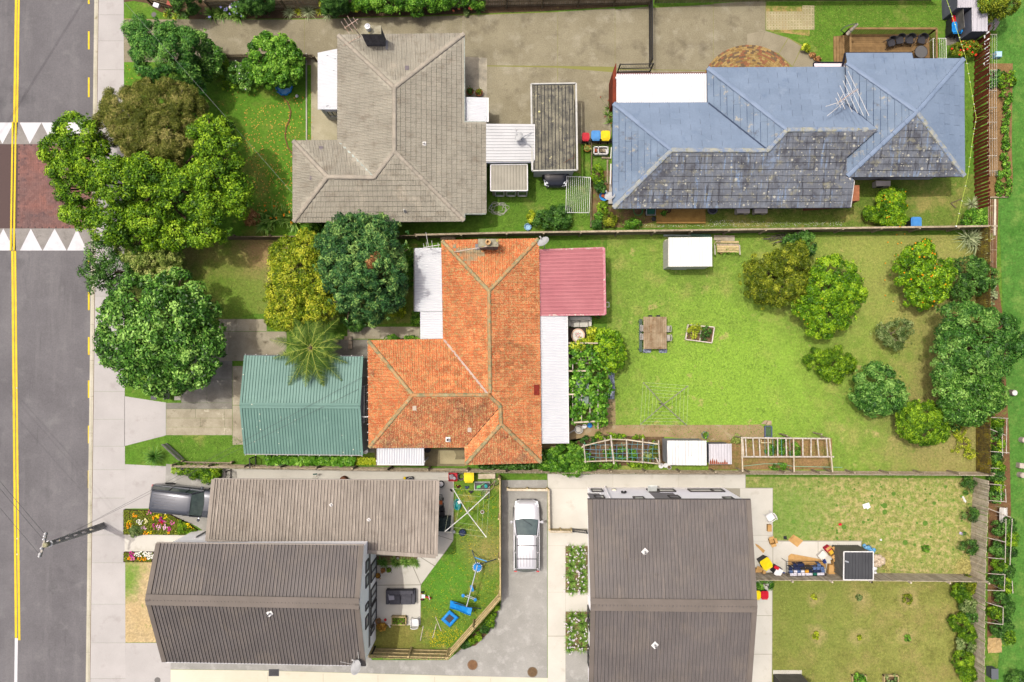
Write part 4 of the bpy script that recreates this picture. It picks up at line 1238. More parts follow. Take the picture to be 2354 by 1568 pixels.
for a,b in((nw,an),(ne,an),(an,aj),(w1,wc),(sw,wc),(wc,wj),(wj,aj2),(aj2,asx),(s1_,asx),(se,asx)):
 caps+=cap_line(a,b)
pieces(rb,h3.loc,'ridge_tile',cp,caps,'ridge_tiles')
h3.pt('valley',MB().beam(w2+VC((0,0,.05)),wj+VC((0,0,.05)),.13,.03),mat('grey_valley',C(206,186,172),C(180,160,148),3,rg=.7))
h3.pt('valley',MB().beam(s2_+VC((0,0,.03)),v2+VC((0,0,.03)),.05,.03),mat('dark_gap',C(60,44,40)))
gutter(h3,[nw,w2,w1,sw,s2_,s1_,se,ne],white)
walls(h3,[nw,w2,w1,sw,s2_,s1_,se,ne],.45,2.62,mat('cream_weatherboard',C(228,220,204),C(214,206,190),1,rg=.7))
h3.pt('soffit',MB().quad(*[p-VC((0,0,.1))for p in(nw,w2,w1,sw,s2_,s1_,se,ne)]),soffit)
mbk=MB()
for r,ax,ps in((10,0,[(1018,y)for y in range(80,960,70)]),(10,1,[(x,974+(x-1026)*-.007)for x in range(1090,1860,105)]),(11,0,[(300-(1100-y)*.012,y)for y in range(0,1100,75)])):
 for x,y in ps:
  p=P(r,x,y,E)
  mbk.box(p+VC((0,0,.0)),(.2,.03,.03)if ax==0 else(.03,.2,.03))
h3.pt('gutter_brackets',mbk,white,kind='stuff')
for r,x,y,sx,sy,m,pl_ in((10,1048,333,.3,.45,tile_od,[w1,sw,wc]),(11,265,475,.36,.66,mat('maroon_patch',C(150,58,44),C(130,48,40),6),[se,ne,an]),(10,1424,637,.24,.3,mat('pale_vent',C(210,196,178)),[sw,s2_,wc]),(10,1909,828,.24,.3,mat('pale_vent',C(210,196,178)),[sw,s2_,wc])):
 c=on(plane3(*pl_),r,x,y)
 n_=plane3(*pl_)[1]
 h3.pt('patch_tile',MB().box(c+VC((0,0,.085)),(sx,sy,.03),ry=math.asin(n_.x),rx=-math.asin(n_.y)),m,rb)
c=on(plane3(sw,s2_,wc),10,1720,912)
h3.pt('flue',MB().box(c+VC((0,0,.1)),(.3,.3,.1)).lathe([(.09,0),(.09,.45),(.075,.45),(.075,.2)],c,12),white,rb)
h3.pt('flue_mouth',MB().lathe([(.074,.40),(.01,.41)],c,12),black,rb)
ct=P(6,2073,637,4.5)
ch=h3.pt('chimney',MB().bx(ct.x-.54,ct.x+.54,ct.y-.19,ct.y+.19,1.5,4.4),mat('chimney_mortar',C(70,66,66)))
bricks_stack(h3,ch,ct,1.12,.44,2.5,4.4,mat('grey_chimney_brick',C(150,142,132),C(124,114,106),3,rg=.95,fn=.15))
h3.pt('chimney_cap',MB().bx(ct.x-.62,ct.x+.62,ct.y-.24,ct.y+.24,4.4,4.5),mat('lichen_cap',C(172,168,146)),ch)
h3.pt('chimney_pot',MB().lathe([(.16,4.5),(.13,4.75),(.17,4.78),(.17,4.84),(.1,4.84),(.1,4.6)],ct*VC((1,1,0))if False else(ct.x,ct.y,0),14),mat('clay_pot',C(216,180,130),C(190,150,104),5),ch)
a=on(plane3(ne,nw,an),6,2030,700)
h3.pt('flashing',MB().quad(a+VC((-.5,.0,.12)),a+VC((.75,.06,.12)),a+VC((.75,.35,.26)),a+VC((-.5,.35,.26))),mat('lead_flashing',C(140,140,144)),ch)
bs,tp_=P(6,1775,718,3.2),P(6,2065,668,4.6)
h3.pt('stay_pole',MB().tube([bs,tp_],.03,6),mat('weathered_pole',C(222,206,192),C(190,170,156),8,rg=.7),ch)
q=[P(6,1426,1243,2.3),P(6,1426,684,2.3),P(6,1672,680,2.6),P(6,1676,1243,2.6)]
pb=sheets(h3,'verandah_roof',q,.8,wroof,sine(8,.016))
q=[P(6,1473,1492,2.33),P(6,1473,1246,2.33),P(6,1676,1246,2.6),P(6,1680,1490,2.6)]
sheets(h3,'verandah_roof',q,.8,wroof,sine(8,.016))
gutter(h3,[P(6,1424,1243,2.3),P(6,1424,684,2.3)],mat('grey_gutter',C(170,168,164),rg=.6),False)
for y in(700,960,1230):
 p=P(6,1440,y,2.2)
 h3.pt('verandah_post',MB().bx(p.x-.05,p.x+.05,p.y-.05,p.y+.05,0,2.2),white)
q=[P(11,544,948,2.3),P(7,532,1282,2.35),P(7,284,1286,2.55),P(11,302,950,2.55)]
sheets(h3,'verandah_roof',q,.8,wroof,sine(8,.016))
gutter(h3,[q[0],q[1]],white,False)
for f in(.02,.3,.6,.97):
 p=q[0].lerp(q[1],f)
 h3.pt('verandah_post',MB().bx(p.x-.2,p.x-.1,p.y-.05,p.y+.05,0,2.3),white)
q=[P(10,1090,1132,2.2),P(10,1508,1135,2.2),P(10,1505,985,2.5),P(10,1090,982,2.5)]
sheets(h3,'porch_roof',q,.8,wroof,sine(7,.016))
gutter(h3,[q[0],q[1]],white,False)
for p in q[:2]:
 h3.pt('porch_post',MB().bx(p.x-.05,p.x+.05,p.y+.15,p.y+.25,0,2.2),white)
pink=(mat('pink_roof_sheet',C(194,124,130),C(184,114,121),.7,ov=[(C(194,120,128),1.2,.58,.72)],rg=.6,fn=.05),mat('pink_groove_shade',C(148,86,94),rg=.7))
q=[P(7,868,1270,2.35),P(7,858,682,2.35),P(7,284,702,2.55),P(7,290,1278,2.55)]
cpt=Th('carport','square carport with a pink ribbed roof on the lawn side of the orange house','carport',P(7,570,980))
sheets(cpt,'roof',q,.72,pink,trap(3,.03,.22,.07,False))
flk=mat('flaking_pink_trim',C(196,118,130),C(206,150,154),4,ov=[(C(222,214,200),5,.56,.64)],rg=.8)
for a,b in((q[0],q[1]),(q[1],q[2]),(q[2],q[3]),(q[3],q[0])):
 cpt.pt('trim',MB().beam(a+VC((0,0,.02)),b+VC((0,0,.02)),.16 if a is q[0]or a is q[2]else .1,.07),flk)
for p in(q[0],q[1]):
 cpt.pt('post',MB().bx(p.x-.25,p.x-.15,p.y+(.2 if p is q[0]else-.3),p.y+(.3 if p is q[0]else-.2),0,2.3),white)
a=P(7,870,1183,1.2)
cpt.pt('wall_bracket',MB().tube([P(7,865,1162,2.2),P(7,904,1162,2.2),P(7,904,1204,2.2),P(7,865,1204,2.2)],.015,4),offw)
bs=P(6,1535,680,2.6)
aerial('tv_aerial','white television aerial standing over the end of the front verandah',P(6,1560,690,2.5),P(6,1572,665,3.9),P(6,1500,680,3.9),P(6,1648,655,3.9),[(.05,.5),(.22,.65),(.55,.7),(.9,.3)],VC((.16,-.98,0)),[(P(6,1522,545,3.9),P(6,1547,675,3.9))],offw)
dish('pale satellite dish on a pole at the corner of the orange roof',P(7,330,635,3.2),P(7,335,690,2.5),(-.5,.6,.55),.4,P(7,293,580,3.3))
# ---------------------------------------------------------------- green garage
gg=Th('garage','gabled garage with a sea-green ribbed iron roof in front of the orange house','garage',P(10,300,620))
E,RZg=2.5,3.15
grn=(mat('green_roof_sheet',C(126,162,152),C(117,153,143),.7,ov=[(C(134,172,160),1.1,.58,.75),(C(206,212,190),4.5,0,.22,'v',.10)],rg=.55,fn=.05),mat('green_groove_shade',C(64,100,92),rg=.7))
grl=(mat('lichened_green_roof_sheet',C(116,152,142),C(108,144,134),.7,ov=[(C(128,164,152),1.1,.58,.75),(C(212,216,196),4.5,0,.24,'v',.18)],rg=.6,fn=.05),grn[1])
q=[P(10,962,182,E),P(9,2166,172,E),P(9,2126,612,RZg),P(10,936,618,RZg)]
sheets(gg,'roof',[q[1],q[0],q[3],q[2]],.76,grn,trap(4,.03,.18,.08,False))
q2=[P(9,2166,1040,E),P(10,960,1050,E),q[3],q[2]]
sheets(gg,'roof',q2,.76,grl,trap(4,.03,.18,.08,False))
gg.pt('ridge_cap',MB().beam(q[2]+VC((0,0,.03)),q[3]+VC((0,0,.03)),.34,.03).tube([q[2]+VC((0,0,.05)),q[3]+VC((0,0,.05))],.04,6),grl[0])
for a,b in((q[0],q[3]),(q[3],q2[1]),(q2[0],q[2]),(q[2],q[1])):
 gg.pt('barge',MB().beam(a+VC((0,0,.0)),b+VC((0,0,.0)),.14,.12),grl[0])
gutter(gg,[q[0],q[1]],dgrey,False)
gutter(gg,[q2[0],q2[1]],mat('grey_gutter',C(170,168,164),rg=.6),False)
xw=P(10,1022,600,0).x
wx0=q[1].x+.15
yN,yS=q[0].y-.1,q2[1].y+.1
gw=mat('grey_garage_wall',C(206,206,210),C(190,190,194),1,rg=.7)
gg.pt('wall',MB().prism([(wx0,yS),(q[0].x-.05,yS),(q[0].x-.05,yN),(wx0,yN)],-.05,E-.06),gw)
ym=q[3].y
for x in(q[0].x-.06,wx0+.01):
 gg.pt('gable',MB().add([(x,yS,E-.06),(x,yN,E-.06),(x,ym,RZg-.06)],[(0,1,2)]),gw)
a,b=P(10,985,440,1.3),P(10,985,760,1.3)
window(gg,(q[0].x-.05,b.y),(q[0].x-.05,a.y),.9,1.7,(1,0,0),offw,glass,3)
gg.pt('downpipe',MB().tube([P(10,945,714,2.6),P(10,1030,714,2.6)],.035,8),white)
gg.pt('brackets',(lambda mb:[mb.box(q[0].lerp(q[1],f)+VC((0,.07,-.02)),(.04,.05,.12))for f in[i/11 for i in range(12)]]+[mb.box(q2[0].lerp(q2[1],f)+VC((0,-.07,-.02)),(.04,.05,.12))for f in[i/11 for i in range(12)]]and mb)(MB()),offw,kind='stuff')
# ---------------------------------------------------------------- the two grey-brown metal-roofed houses
gN=(mat('taupe_roof_sheet',C(118,112,110),C(109,103,101),.4,rg=.6,spec=.25,ov=[(C(133,124,118),4,.56,.7,'y'),(C(104,96,90),3,.6,.75,'y'),(C(132,123,114),.6,.5,.8),(C(104,96,90),2.2,.62,.8)],fn=.03),mat('taupe_groove_shade',C(46,42,44),rg=.7))
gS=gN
gL=(mat('weathered_taupe_sheet',C(168,158,147),C(152,143,133),.5,ov=[(C(142,131,120),1.0,.55,.72),(C(190,180,168),5,.55,.7,'y'),(C(134,124,114),4,.6,.72,'y'),(C(184,174,160),3,.6,.75)],rg=.6,fn=.05),mat('taupe_groove_shade',C(46,42,44),rg=.7))
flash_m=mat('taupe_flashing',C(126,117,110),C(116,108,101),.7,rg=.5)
h4=Th('house','two-storey house with a dark taupe ribbed gable roof and a patio','house',P(14,100,800))
EN,ER,ES=5.0,6.4,4.3
nL,nR=P(13,1380,328,EN),P(14,973,347,EN)
rL,rR=P(13,1285,826,ER),P(14,934,862,ER)
sL,sR=P(13,1434,1374,ES),P(14,993,1408,ES)
prof=trap(3,.034,.16,.085,True)
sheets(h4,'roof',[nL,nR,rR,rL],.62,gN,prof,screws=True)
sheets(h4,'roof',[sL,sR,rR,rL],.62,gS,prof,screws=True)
h4.pt('ridge_cap',MB().beam(rL+VC((0,.16,.0)),rR+VC((0,.16,.0)),.32,.05).beam(rL+VC((0,-.16,-.02)),rR+VC((0,-.16,-.02)),.32,.05),flash_m)
for a,b in((nL,rL),(rL,sL),(nR,rR),(rR,sR)):
 s_=.12 if a.x<b.x-2 or a in(nL,)or b is sL else-.12
 h4.pt('barge',MB().beam(a+VC((s_,0,.03)),b+VC((s_,0,.03)),.28,.05),flash_m)
gutter(h4,[nL,nR],mat('taupe_gutter',C(168,160,152),rg=.6),False)
gutter(h4,[sL,sR],mat('silver_gutter',C(196,196,200),rg=.5),False)
xE,xW=P(14,1083,700,0).x,P(13,1500,800,3).x+.3
yN,yS=nR.y-.15,sR.y+.12
yN0=yN
wall_w=mat('pale_render',(.78,.77,.76,1),(.74,.73,.72,1),.8,rg=.7)
h4.pt('wall',MB().prism([(xW,yS),(xE,yS),(xE,yN),(xW,yN)],-.05,ES-.12),wall_w)
for x in(xE,xW):
 mb=MB()
 mb.add([(x,yS,ES-.12),(x,yN,ES-.12),(x,yN,EN-.1),(x,rR.y,ER-.1)],[(0,1,2,3)])
 h4.pt('gable',mb,wall_w)
def yz(r,x,y,z):
 return P(r,x,y,z).y
fm=mat('dark_joinery',C(70,66,66),rg=.5)
for y0,y1,z0,z1,mu in((450,600,.1,2.1,1),(665,800,.1,2.1,1),(815,985,.1,2.1,1),(1000,1050,.9,2.1,0)):
 window(h4,(xE,yz(14,1085,y1,0)),(xE,yz(14,1085,y0,0)),z0,z1,(1,0,0),fm,cglass,mu)
h4.pt('cladding_band',MB().bx(xE,xE+.03,yS+.4,yN-.1,2.25,2.75),mat('grey_band',C(150,146,142),rg=.7))
for y0,y1 in((470,570),(600,700),(850,900),(960,1060)):
 window(h4,(xE,yz(14,1010,y1,3.3)),(xE,yz(14,1010,y0,3.3)),3.0,3.95,(1,0,0),fm,cglass,0)
for r,x,y in((14,147,945),):
 c=on(plane3(sL,sR,rR),r,x,y)
 h4.pt('vent_pipe',MB().box(c+VC((0,0,.05)),(.3,.3,.04),rz=.6).tube([c,c+VC((0,0,.45))],.06,10),white)
 h4.pt('vent_mouth',MB().tube([c+VC((0,0,.452)),c+VC((0,0,.46))],.05,10),black)
L0,L1,L2,L3=P(9,1886,1264,2.4),P(10,1627,1278,2.4),P(14,1611,443,3.3),P(13,1830,306,3.3)
sheets(h4,'garage_roof',[L0,L1,L2,L3],.62,gL,prof)
for a,b in((L0,L3),(L1,L2),(L2,L3)):
 h4.pt('barge',MB().beam(a.lerp(b,.0)+VC((0,0,.03)),b+VC((0,0,.03)),.24,.06),gL[0])
gutter(h4,[L0,L1],mat('taupe_gutter',C(168,160,152)),False)
h4.pt('garage_wall',MB().prism([(L0.x+.6,L3.y),(L1.x-.55,L3.y),(L1.x-.55,L1.y-.3),(L0.x+.6,L1.y-.3)],-.05,2.3),wall_w)
for r,x,y in((10,688,1490),(14,1020,120)):
 c=on(plane3(L0,L1,L2),r,x,y)
 h4.pt('vent_pipe',MB().box(c+VC((0,0,.05)),(.2,.2,.04),rz=.7).tube([c,c+VC((0,0,.25))],.045,10),offw)
c=P(13,1830,260,1.8)
h4.pt('entry_wall',MB().prism([(p.x,p.y)for p in(P(13,1640,322,0),P(13,1850,200,0),P(13,1870,320,0))],-.05,2.3),mat('grey_render',C(190,188,188),rg=.7))
h4.pt('door',MB().beam(P(13,1660,300,1.0),P(13,1820,285,1.0),.06,2.0),fm)
dish('grey satellite dish mounted at the lower corner of the taupe gable roof',P(14,915,1428,5.0),P(14,955,1380,4.4),(-.62,.5,.6),.42,P(14,872,1358,5.1))
one('roof_aerial','thin white forked aerial on the lower corner of the taupe gable roof','aerial',MB().tube([P(14,768,1374,5.0),P(14,880,1398,4.5)],.015,5).tube([P(14,923,1290,5.2),P(14,935,1385,4.5)],.018,5),offw)
h5=Th('house','large two-storey house with a taupe ribbed roof and white window wall','house',P(15,1450,700))
EN,ER=5.2,6.7
nL,nR=P(11,714,1443,EN),P(11,2154,1446,EN)
rL,rR=P(15,741,868,ER),P(15,2212,884,ER)
sL,sR=P(15,716,1860,5.0),P(15,2140,1868,5.0)
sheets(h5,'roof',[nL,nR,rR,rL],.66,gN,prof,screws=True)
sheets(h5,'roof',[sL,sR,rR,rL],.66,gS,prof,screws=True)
h5.pt('ridge_cap',MB().beam(rL+VC((0,.18,-.0)),rR+VC((0,.18,-.0)),.36,.05).beam(rL+VC((0,-.18,-.02)),rR+VC((0,-.18,-.02)),.36,.05),flash_m)
for a,b,s_ in((nL,rL,.14),(rL,sL,.14),(nR,rR,-.14),(rR,sR,-.14)):
 h5.pt('barge',MB().beam(a+VC((s_,0,.03)),b+VC((s_,0,.03)),.28,.05),flash_m)
gutter(h5,[nL,nR],fm,False)
yN,yS=P(11,1400,1337,0).y,sL.y+.2
xW,xE=P(11,716,1340,0).x,P(11,2064,1345,0).x
xE=nR.x-.3
lw=mat('lilac_white_render',(.8,.79,.82,1),(.77,.76,.79,1),.7,rg=.65)
h5.pt('wall',MB().prism([(xW,yS),(xE,yS),(xE,yN),(xW,yN)],-.05,EN-.1),lw)
for x in(xW-.002,xE+.002):
 h5.pt('gable',MB().add([(x,yS,EN-.1),(x,yN,EN-.1),(x,rL.y,ER-.1)],[(0,1,2)]),lw)
def wx(x,z):
 d=ray(11,x,1337)
 dx=pix(11,x,1337)[0]-1177
 return dx/FPX*(CAM_H-z)
for x0,x1,z0,z1,mu in((745,845,.9,1.9,0),(1238,1330,.9,2.1,0),(1332,1478,.9,1.9,0),(1602,1808,.9,1.9,0),(1808,1905,.9,1.9,0),(772,860,3.4,4.4,0),(1115,1210,3.9,4.7,0),(1425,1520,3.4,4.4,0),(1905,1990,4.0,4.7,0)):
 zc=.5*(z0+z1)
 window(h5,(wx(x0,zc),yN),(wx(x1,zc),yN),z0,z1,(0,1,0),fm,cglass,mu)
h5.pt('awning_sash',MB().quad(VC((wx(1236,2),yN+.06,2.1)),VC((wx(1318,2),yN+.06,2.1)),VC((wx(1318,1),yN+.3,1.3)),VC((wx(1236,1),yN+.3,1.3))).beam(VC((wx(1236,1),yN+.3,1.3)),VC((wx(1318,1),yN+.3,1.3)),.05,.05),cglass)
for x0,x1,z0,z1 in((1285,1495,2.3,4.95),(722,825,2.5,4.95)):
 h5.pt('cladding_panel',MB().bx(wx(x0,3.5),wx(x1,3.5),yN-.02,yN+.025,z0,z1),mat('grey_panel',C(166,162,166),C(156,152,156),1,rg=.7))
h5.pt('downpipe',MB().tube([VC((wx(868,.2),yN+.08,0)),VC((wx(885,2.5),yN+.08,2.5)),VC((wx(915,5),yN+.08,5.05))],.045,8),lw)
h5.pt('trim',MB().bx(wx(716,2.3),wx(830,2.3),yN,yN+.05,2.3,2.42),white)
cx=wx(1030,2.6)
h5.pt('floodlight',MB().ball((cx-.1,yN+.12,2.6),.09).ball((cx+.1,yN+.12,2.6),.09).box((cx,yN+.08,2.62),(.14,.1,.1)),black)
h5.pt('meter_box',MB().bx(wx(925,1.2),wx(958,1.2),yN,yN+.09,1.0,1.4),mat('cream_box',C(240,238,214),rg=.6))
for y in(905,1250):
 y0=P(15,720,y,1).y
 window(h5,(xW,y0-1.3),(xW,y0),.2,2.1,(-1,0,0),fm,glass,1)
for r,x,y,pl_ in((15,1219,400,(nL,nR,rR)),(15,1307,1225,(sL,sR,rR))):
 c=on(plane3(*pl_),r,x,y)
 h5.pt('vent_flashing',MB().box(c+VC((0,0,.05)),(.34,.3,.03),rz=.8),white)
 h5.pt('vent_pipe',MB().tube([c,c+VC((0,0,.4))],.065,10),white)
 h5.pt('vent_mouth',MB().tube([c+VC((0,0,.402)),c+VC((0,0,.41))],.05,10),black)
 # ================================================================ plants
def unit(a):
 return a/np.maximum(np.linalg.norm(a,axis=1,keepdims=True),1e-6)
def lquads(c,n,L,W,droop=.15,tint=None,flat=.0):
 "one folded leaf per centre c with normal n"
 k=len(c)
 r=rng.normal(size=(k,3))
 d=unit(r-n*(r*n).sum(1,keepdims=True))
 d[:,2]-=droop
 d=unit(d)
 s=unit(np.cross(n,d))
 l=L*rng.uniform(.7,1.3,(k,1))
 w=W*rng.uniform(.75,1.25,(k,1))
 v=np.empty((k,4,3))
 v[:,0]=c-d*l*.5
 v[:,1]=c+s*w*.5-d*l*.05+n*w*.12
 v[:,2]=c+d*l*.5-n*l*.08
 v[:,3]=c-s*w*.5-d*l*.05+n*w*.12
 return v.reshape(-1,3)
def crown_leaves(blobs,rc,leaf,dens,low=-.3,rg=.16,updir=.35):
 """blobs: (centre, (rx, ry, rz)); foliage sits in clumps of radius rc spread over the blobs;
    returns leaf centres, normals, tints, clump centres"""
 rc*=.88
 CC,CN,CR=[],[],[]
 for bi,(c,r)in enumerate(blobs):
  c=np.array(c);r=np.array(r)
  rm=(r[0]*r[1]*r[2])**(1/3)
  n=max(6,int(3.2*rm*rm/(rc*rc)*1.6))
  d=unit(rng.normal(size=(n*3,3)))
  d=d[d[:,2]>low][:n]
  p=c+d*r*rng.uniform(.72,1.0,(len(d),1))*(1+rng.normal(0,rg*.5,(len(d),1)))
  ok=np.ones(len(p),bool)
  for bj,(c2,r2)in enumerate(blobs):
   if bj!=bi:
    ok&=(((p-np.array(c2))/np.array(r2))**2).sum(1)>.6
  CC.append(p[ok]);CN.append(d[ok]);CR.append(rc*rng.uniform(.55,1.4,ok.sum()))
  k=max(3,len(p)//4)
  e=unit(rng.normal(size=(k,3))+np.array([0,0,.25]))
  e[:,2]=np.maximum(e[:,2],low)
  q=c+e*r*rng.uniform(1.02,1.02+1.2*rg+.06,(k,1))
  CC.append(q);CN.append(e);CR.append(rc*rng.uniform(.25,.55,k))
 CC,CN,CR=np.vstack(CC),np.vstack(CN),np.concatenate(CR)
 LA=leaf[0]*leaf[1]*.5
 cnt=np.maximum(4,(CR**2*2*math.pi*dens/LA)).astype(int)
 idx=np.repeat(np.arange(len(CC)),cnt)
 d=unit(rng.normal(size=(len(idx),3)))
 up=unit(CN+np.array([0,0,updir]))
 dot=(d*up[idx]).sum(1)
 d=np.where((dot<-.25)[:,None],d-2*dot[:,None]*up[idx],d)
 rad_=CR[idx][:,None]*rng.uniform(.55,1.08,(len(idx),1))
 p=CC[idx]+d*rad_*np.array([1,1,.8])
 n=unit(d+.5*np.array([0,0,1])+rng.normal(0,.45,d.shape))
 ctint=rng.normal(0,.24,len(CC))
 t=np.clip(.42+ctint[idx]+rng.normal(0,.24,len(idx)),0,1)
 return p,n,t,CC
LMS={'glossy':leafmat('glossy_leaf',C(48,92,28),C(84,138,44),C(150,192,92),.2,.4),'bluegreen':leafmat('blue_green_leaf',C(46,92,32),C(80,136,48),C(134,174,84),.22,.45),'bright':leafmat('bright_leaf',C(54,106,22),C(90,148,34),C(142,188,66),.28,.45),'mid':leafmat('mid_leaf',C(56,100,12),C(104,150,20),C(156,190,44),.28,.5),'olive':leafmat('olive_leaf',C(88,102,28),C(120,128,46),C(164,156,92),.25,.6),'yellow':leafmat('yellow_green_leaf',C(92,122,16),C(134,158,24),C(196,198,60),.28,.5),'conifer':leafmat('conifer_spray',C(36,80,42),C(72,124,60),C(140,172,90),.18,.55),'dark':leafmat('dark_leaf',C(36,76,24),C(66,112,38),C(106,150,64),.2,.45),'citrus':leafmat('citrus_leaf',C(62,110,14),C(104,156,22),C(160,194,40),.25,.42),'oliveg':leafmat('olive_green_leaf',C(78,100,16),C(112,132,24),C(162,168,48),.28,.5),'pale':leafmat('pale_leaf',C(112,142,52),C(160,182,84),C(202,208,126),.3,.5),'grey':leafmat('grey_green_leaf',C(74,106,44),C(110,136,70),C(154,168,110),.22,.6),'blade':leafmat('blade_green',C(56,104,34),C(96,146,52),C(150,184,90),.25,.45),'silver':leafmat('silver_blade',C(100,124,78),C(146,164,114),C(190,200,156),.2,.6),'palm':leafmat('palm_leaf',C(36,68,18),C(70,104,28),C(140,156,66),.25,.5),'lime':leafmat('lime_leaf',C(120,150,20),C(170,190,30),C(210,215,70),.28,.5),'fern':leafmat('feathery_leaf',C(46,98,36),C(78,138,50),C(124,170,74),.25,.5),'rust':leafmat('rust_leaf',C(150,100,40),C(186,136,50),C(206,170,70),.25,.6),'brown':leafmat('dead_leaf',C(120,78,44),C(164,116,70),C(196,150,100),.15,.8),}
bark=mat('bark',C(120,104,84),C(90,78,62),6,bump=(25,.6,.02),fn=.2)
bark_pale=mat('pale_bark',C(168,154,132),C(140,126,104),6,fn=.2)
def plant(name,lb_,cat,blobs,leafm='mid',leaf=(.16,.08),rc=.4,dens=.9,trunk=.1,group=None,low=-.3,fruit=None,stems=0,core=True,rg=.16,extra=None,base=None,bk=None):
 """blobs: (r, x, y, z, rx, ry, rz): place in the survey at height z, plan radii in survey units, rz in metres"""
 B=[]
 for r,x,y,z,rx,ry,rz in blobs:
  c=P(r,x,y,z)
  B.append((tuple(c),(M2(rx,z),M2(ry,z),rz)))
 w=[b[1][0]*b[1][1]for b in B]
 bx=sum(b[0][0]*q for b,q in zip(B,w))/sum(w)
 by=sum(b[0][1]*q for b,q in zip(B,w))/sum(w)
 t=Th(name,lb_,cat,base or(bx,by,.0),group)
 leaf=(leaf[0]*.86,leaf[1]*.86)
 p,n,ti,cc=crown_leaves(B,rc,leaf,dens,low,rg)
 keep=p[:,2]>.03
 p,n,ti=p[keep],n[keep],ti[keep]
 v=lquads(p,n,leaf[0],leaf[1])-np.array(t.loc)
 me=amesh('crown',v,4,LMS[leafm],ti)
 t.pt('crown' if trunk>.05 else 'foliage',me,None)
 mb=MB()
 g=VC(t.loc)
 zmin=min(b[0][2]-b[1][2]*.5 for b in B)
 fork=g+VC((0,0,max(.15,min(zmin,max(b[0][2]for b in B)*.5))))
 mb.tube([g,g.lerp(fork,.5)+VC((.04,.02,0)),fork],trunk,8,trunk*.75)
 for b in B:
  c=VC(b[0])
  m=fork.lerp(c,.5)+VC((random.uniform(-.1,.1),random.uniform(-.1,.1),.12))
  mb.tube([fork,m,c],min(.11,trunk*.5),6,min(.05,trunk*.25))
 ks=rng.choice(len(cc),min(len(cc),10+4*len(B)),replace=False)
 for k in ks:
  q=VC(cc[k])
  c=min((VC(b[0])for b in B),key=lambda c:(c-q).length)
  mb.tube([fork.lerp(c,.75),c.lerp(q,.6)+VC((0,0,.05)),q],max(.012,trunk*.22),5,max(.006,trunk*.08))
 t.pt('trunk' if trunk>.05 else 'stem',mb,bk or bark)
 if fruit:
  m,cnt,fr=fruit
  mb=MB()
  up=np.where(n[:,2]>.1)[0]
  for k in rng.choice(up,min(cnt,len(up)),replace=False):
   q=p[k]+n[k]*.06
   mb.lathe([(.01,-fr),(fr*.8,-fr*.6),(fr,0),(fr*.8,fr*.6),(.01,fr)],q,6)
  t.pt('fruit',mb,m,kind='stuff')
 return t
def blades(c,n,L,W,spread=1.0,droop=.8,lift=1.0,seg=4):
 "arching strap leaves from one spot: quads"
 a=rng.uniform(0,2*math.pi,n)
 e=np.clip(rng.normal(.75,.28,n),.05,1.25)*spread
 l=L*rng.uniform(.65,1.1,n)
 out=[]
 tt=np.linspace(0,1,seg+1)
 dx,dy=np.cos(a),np.sin(a)
 px,py=-dy,dx
 P_=[]
 for t in tt:
  h=np.sin(e*1.0)*l*t
  z=lift*np.cos(e)*l*t-droop*l*.5*t*t*np.sin(e)
  w=W*(1-t**2.2)*.5+.002
  b=np.stack([c[0]+dx*h,c[1]+dy*h,np.maximum(c[2]+.01,c[2]+.02+z)],1)
  s=np.stack([px*w,py*w,np.zeros(n)],1)
  P_.append((b-s,b+s))
 for(l0,r0),(l1,r1)in zip(P_,P_[1:]):
  out.append(np.stack([l0,r0,r1,l1],1))
 q=np.concatenate(out,0)
 t0=np.clip(rng.normal(.5,.22,n),0,1)
 ti=np.concatenate([np.clip(t0+.1*k,0,1)for k in range(seg)])
 return q.reshape(-1,3),ti
def tuft(name,lb_,cat,spots,leafm='blade',n=60,L=.7,W=.035,spread=1.0,droop=.8,group=None,flowers=None,lift=1.0,z=.0):
 "spots: list of (r, x, y); one plant of one or more tufts"
 cs=[P(*s,z)for s in spots]
 base=sum(cs,VC((0,0,0)))/len(cs)
 t=Th(name,lb_,cat,base,group)
 V,T=zip(*[blades(c,n,L,W,spread,droop,lift)for c in cs])
 me=amesh('leaves',np.vstack(V)-np.array(base),4,LMS[leafm],np.concatenate(T))
 t.pt('leaves',me,None)
 t.pt('root_crown',MB().lathe([(.06,-.02),(.07,.05),(.02,.12)],base,8),LMS['dark']if False else bark)
 if flowers:
  m,k,fr,fh=flowers
  mb,ms=MB(),MB()
  for c in cs:
   for i in range(k):
    q=c+VC((random.gauss(0,L*.45),random.gauss(0,L*.45),fh*random.uniform(.8,1.2)))
    ms.tube([c+(q-c)*.2,q],.008,4)
    for j in range(5):
     mb.ball(q+VC((random.gauss(0,fr*.5),random.gauss(0,fr*.5),random.gauss(0,fr*.3))),fr*.5,5)
  t.pt('flowers',mb,m,kind='stuff')
  t.pt('flower_stems',ms,LMS['blade']if False else mat('stem_green',C(96,130,60),rg=.8),kind='stuff')
 return t
def cover(name,lb_,poly,leafm,leaf,count,h=(.05,.3),clump=None):
 "ground cover that nobody could count"
 q=[(p.x,p.y)for p in PP(poly)]
 pts=in_poly_points(q,count)
 z=rng.uniform(h[0],h[1],count)
 c=np.column_stack([pts,z])
 n=unit(np.column_stack([rng.normal(0,.4,count),rng.normal(0,.4,count),np.ones(count)]))
 me=amesh(name,lquads(c,n,leaf[0],leaf[1]),4,LMS[leafm],np.clip(rng.normal(.5,.22,count),0,1))
 o=link(bpy.data.objects.new(name,me))
 return props(o,lb_,None,None,'stuff')
ORD=['first','second','third','fourth','fifth','sixth','seventh','eighth','ninth','tenth','eleventh','twelfth','thirteenth','fourteenth','fifteenth']
orange_fruit=mat('orange_fruit_skin',C(250,180,30),C(250,150,20),3,rg=.5)
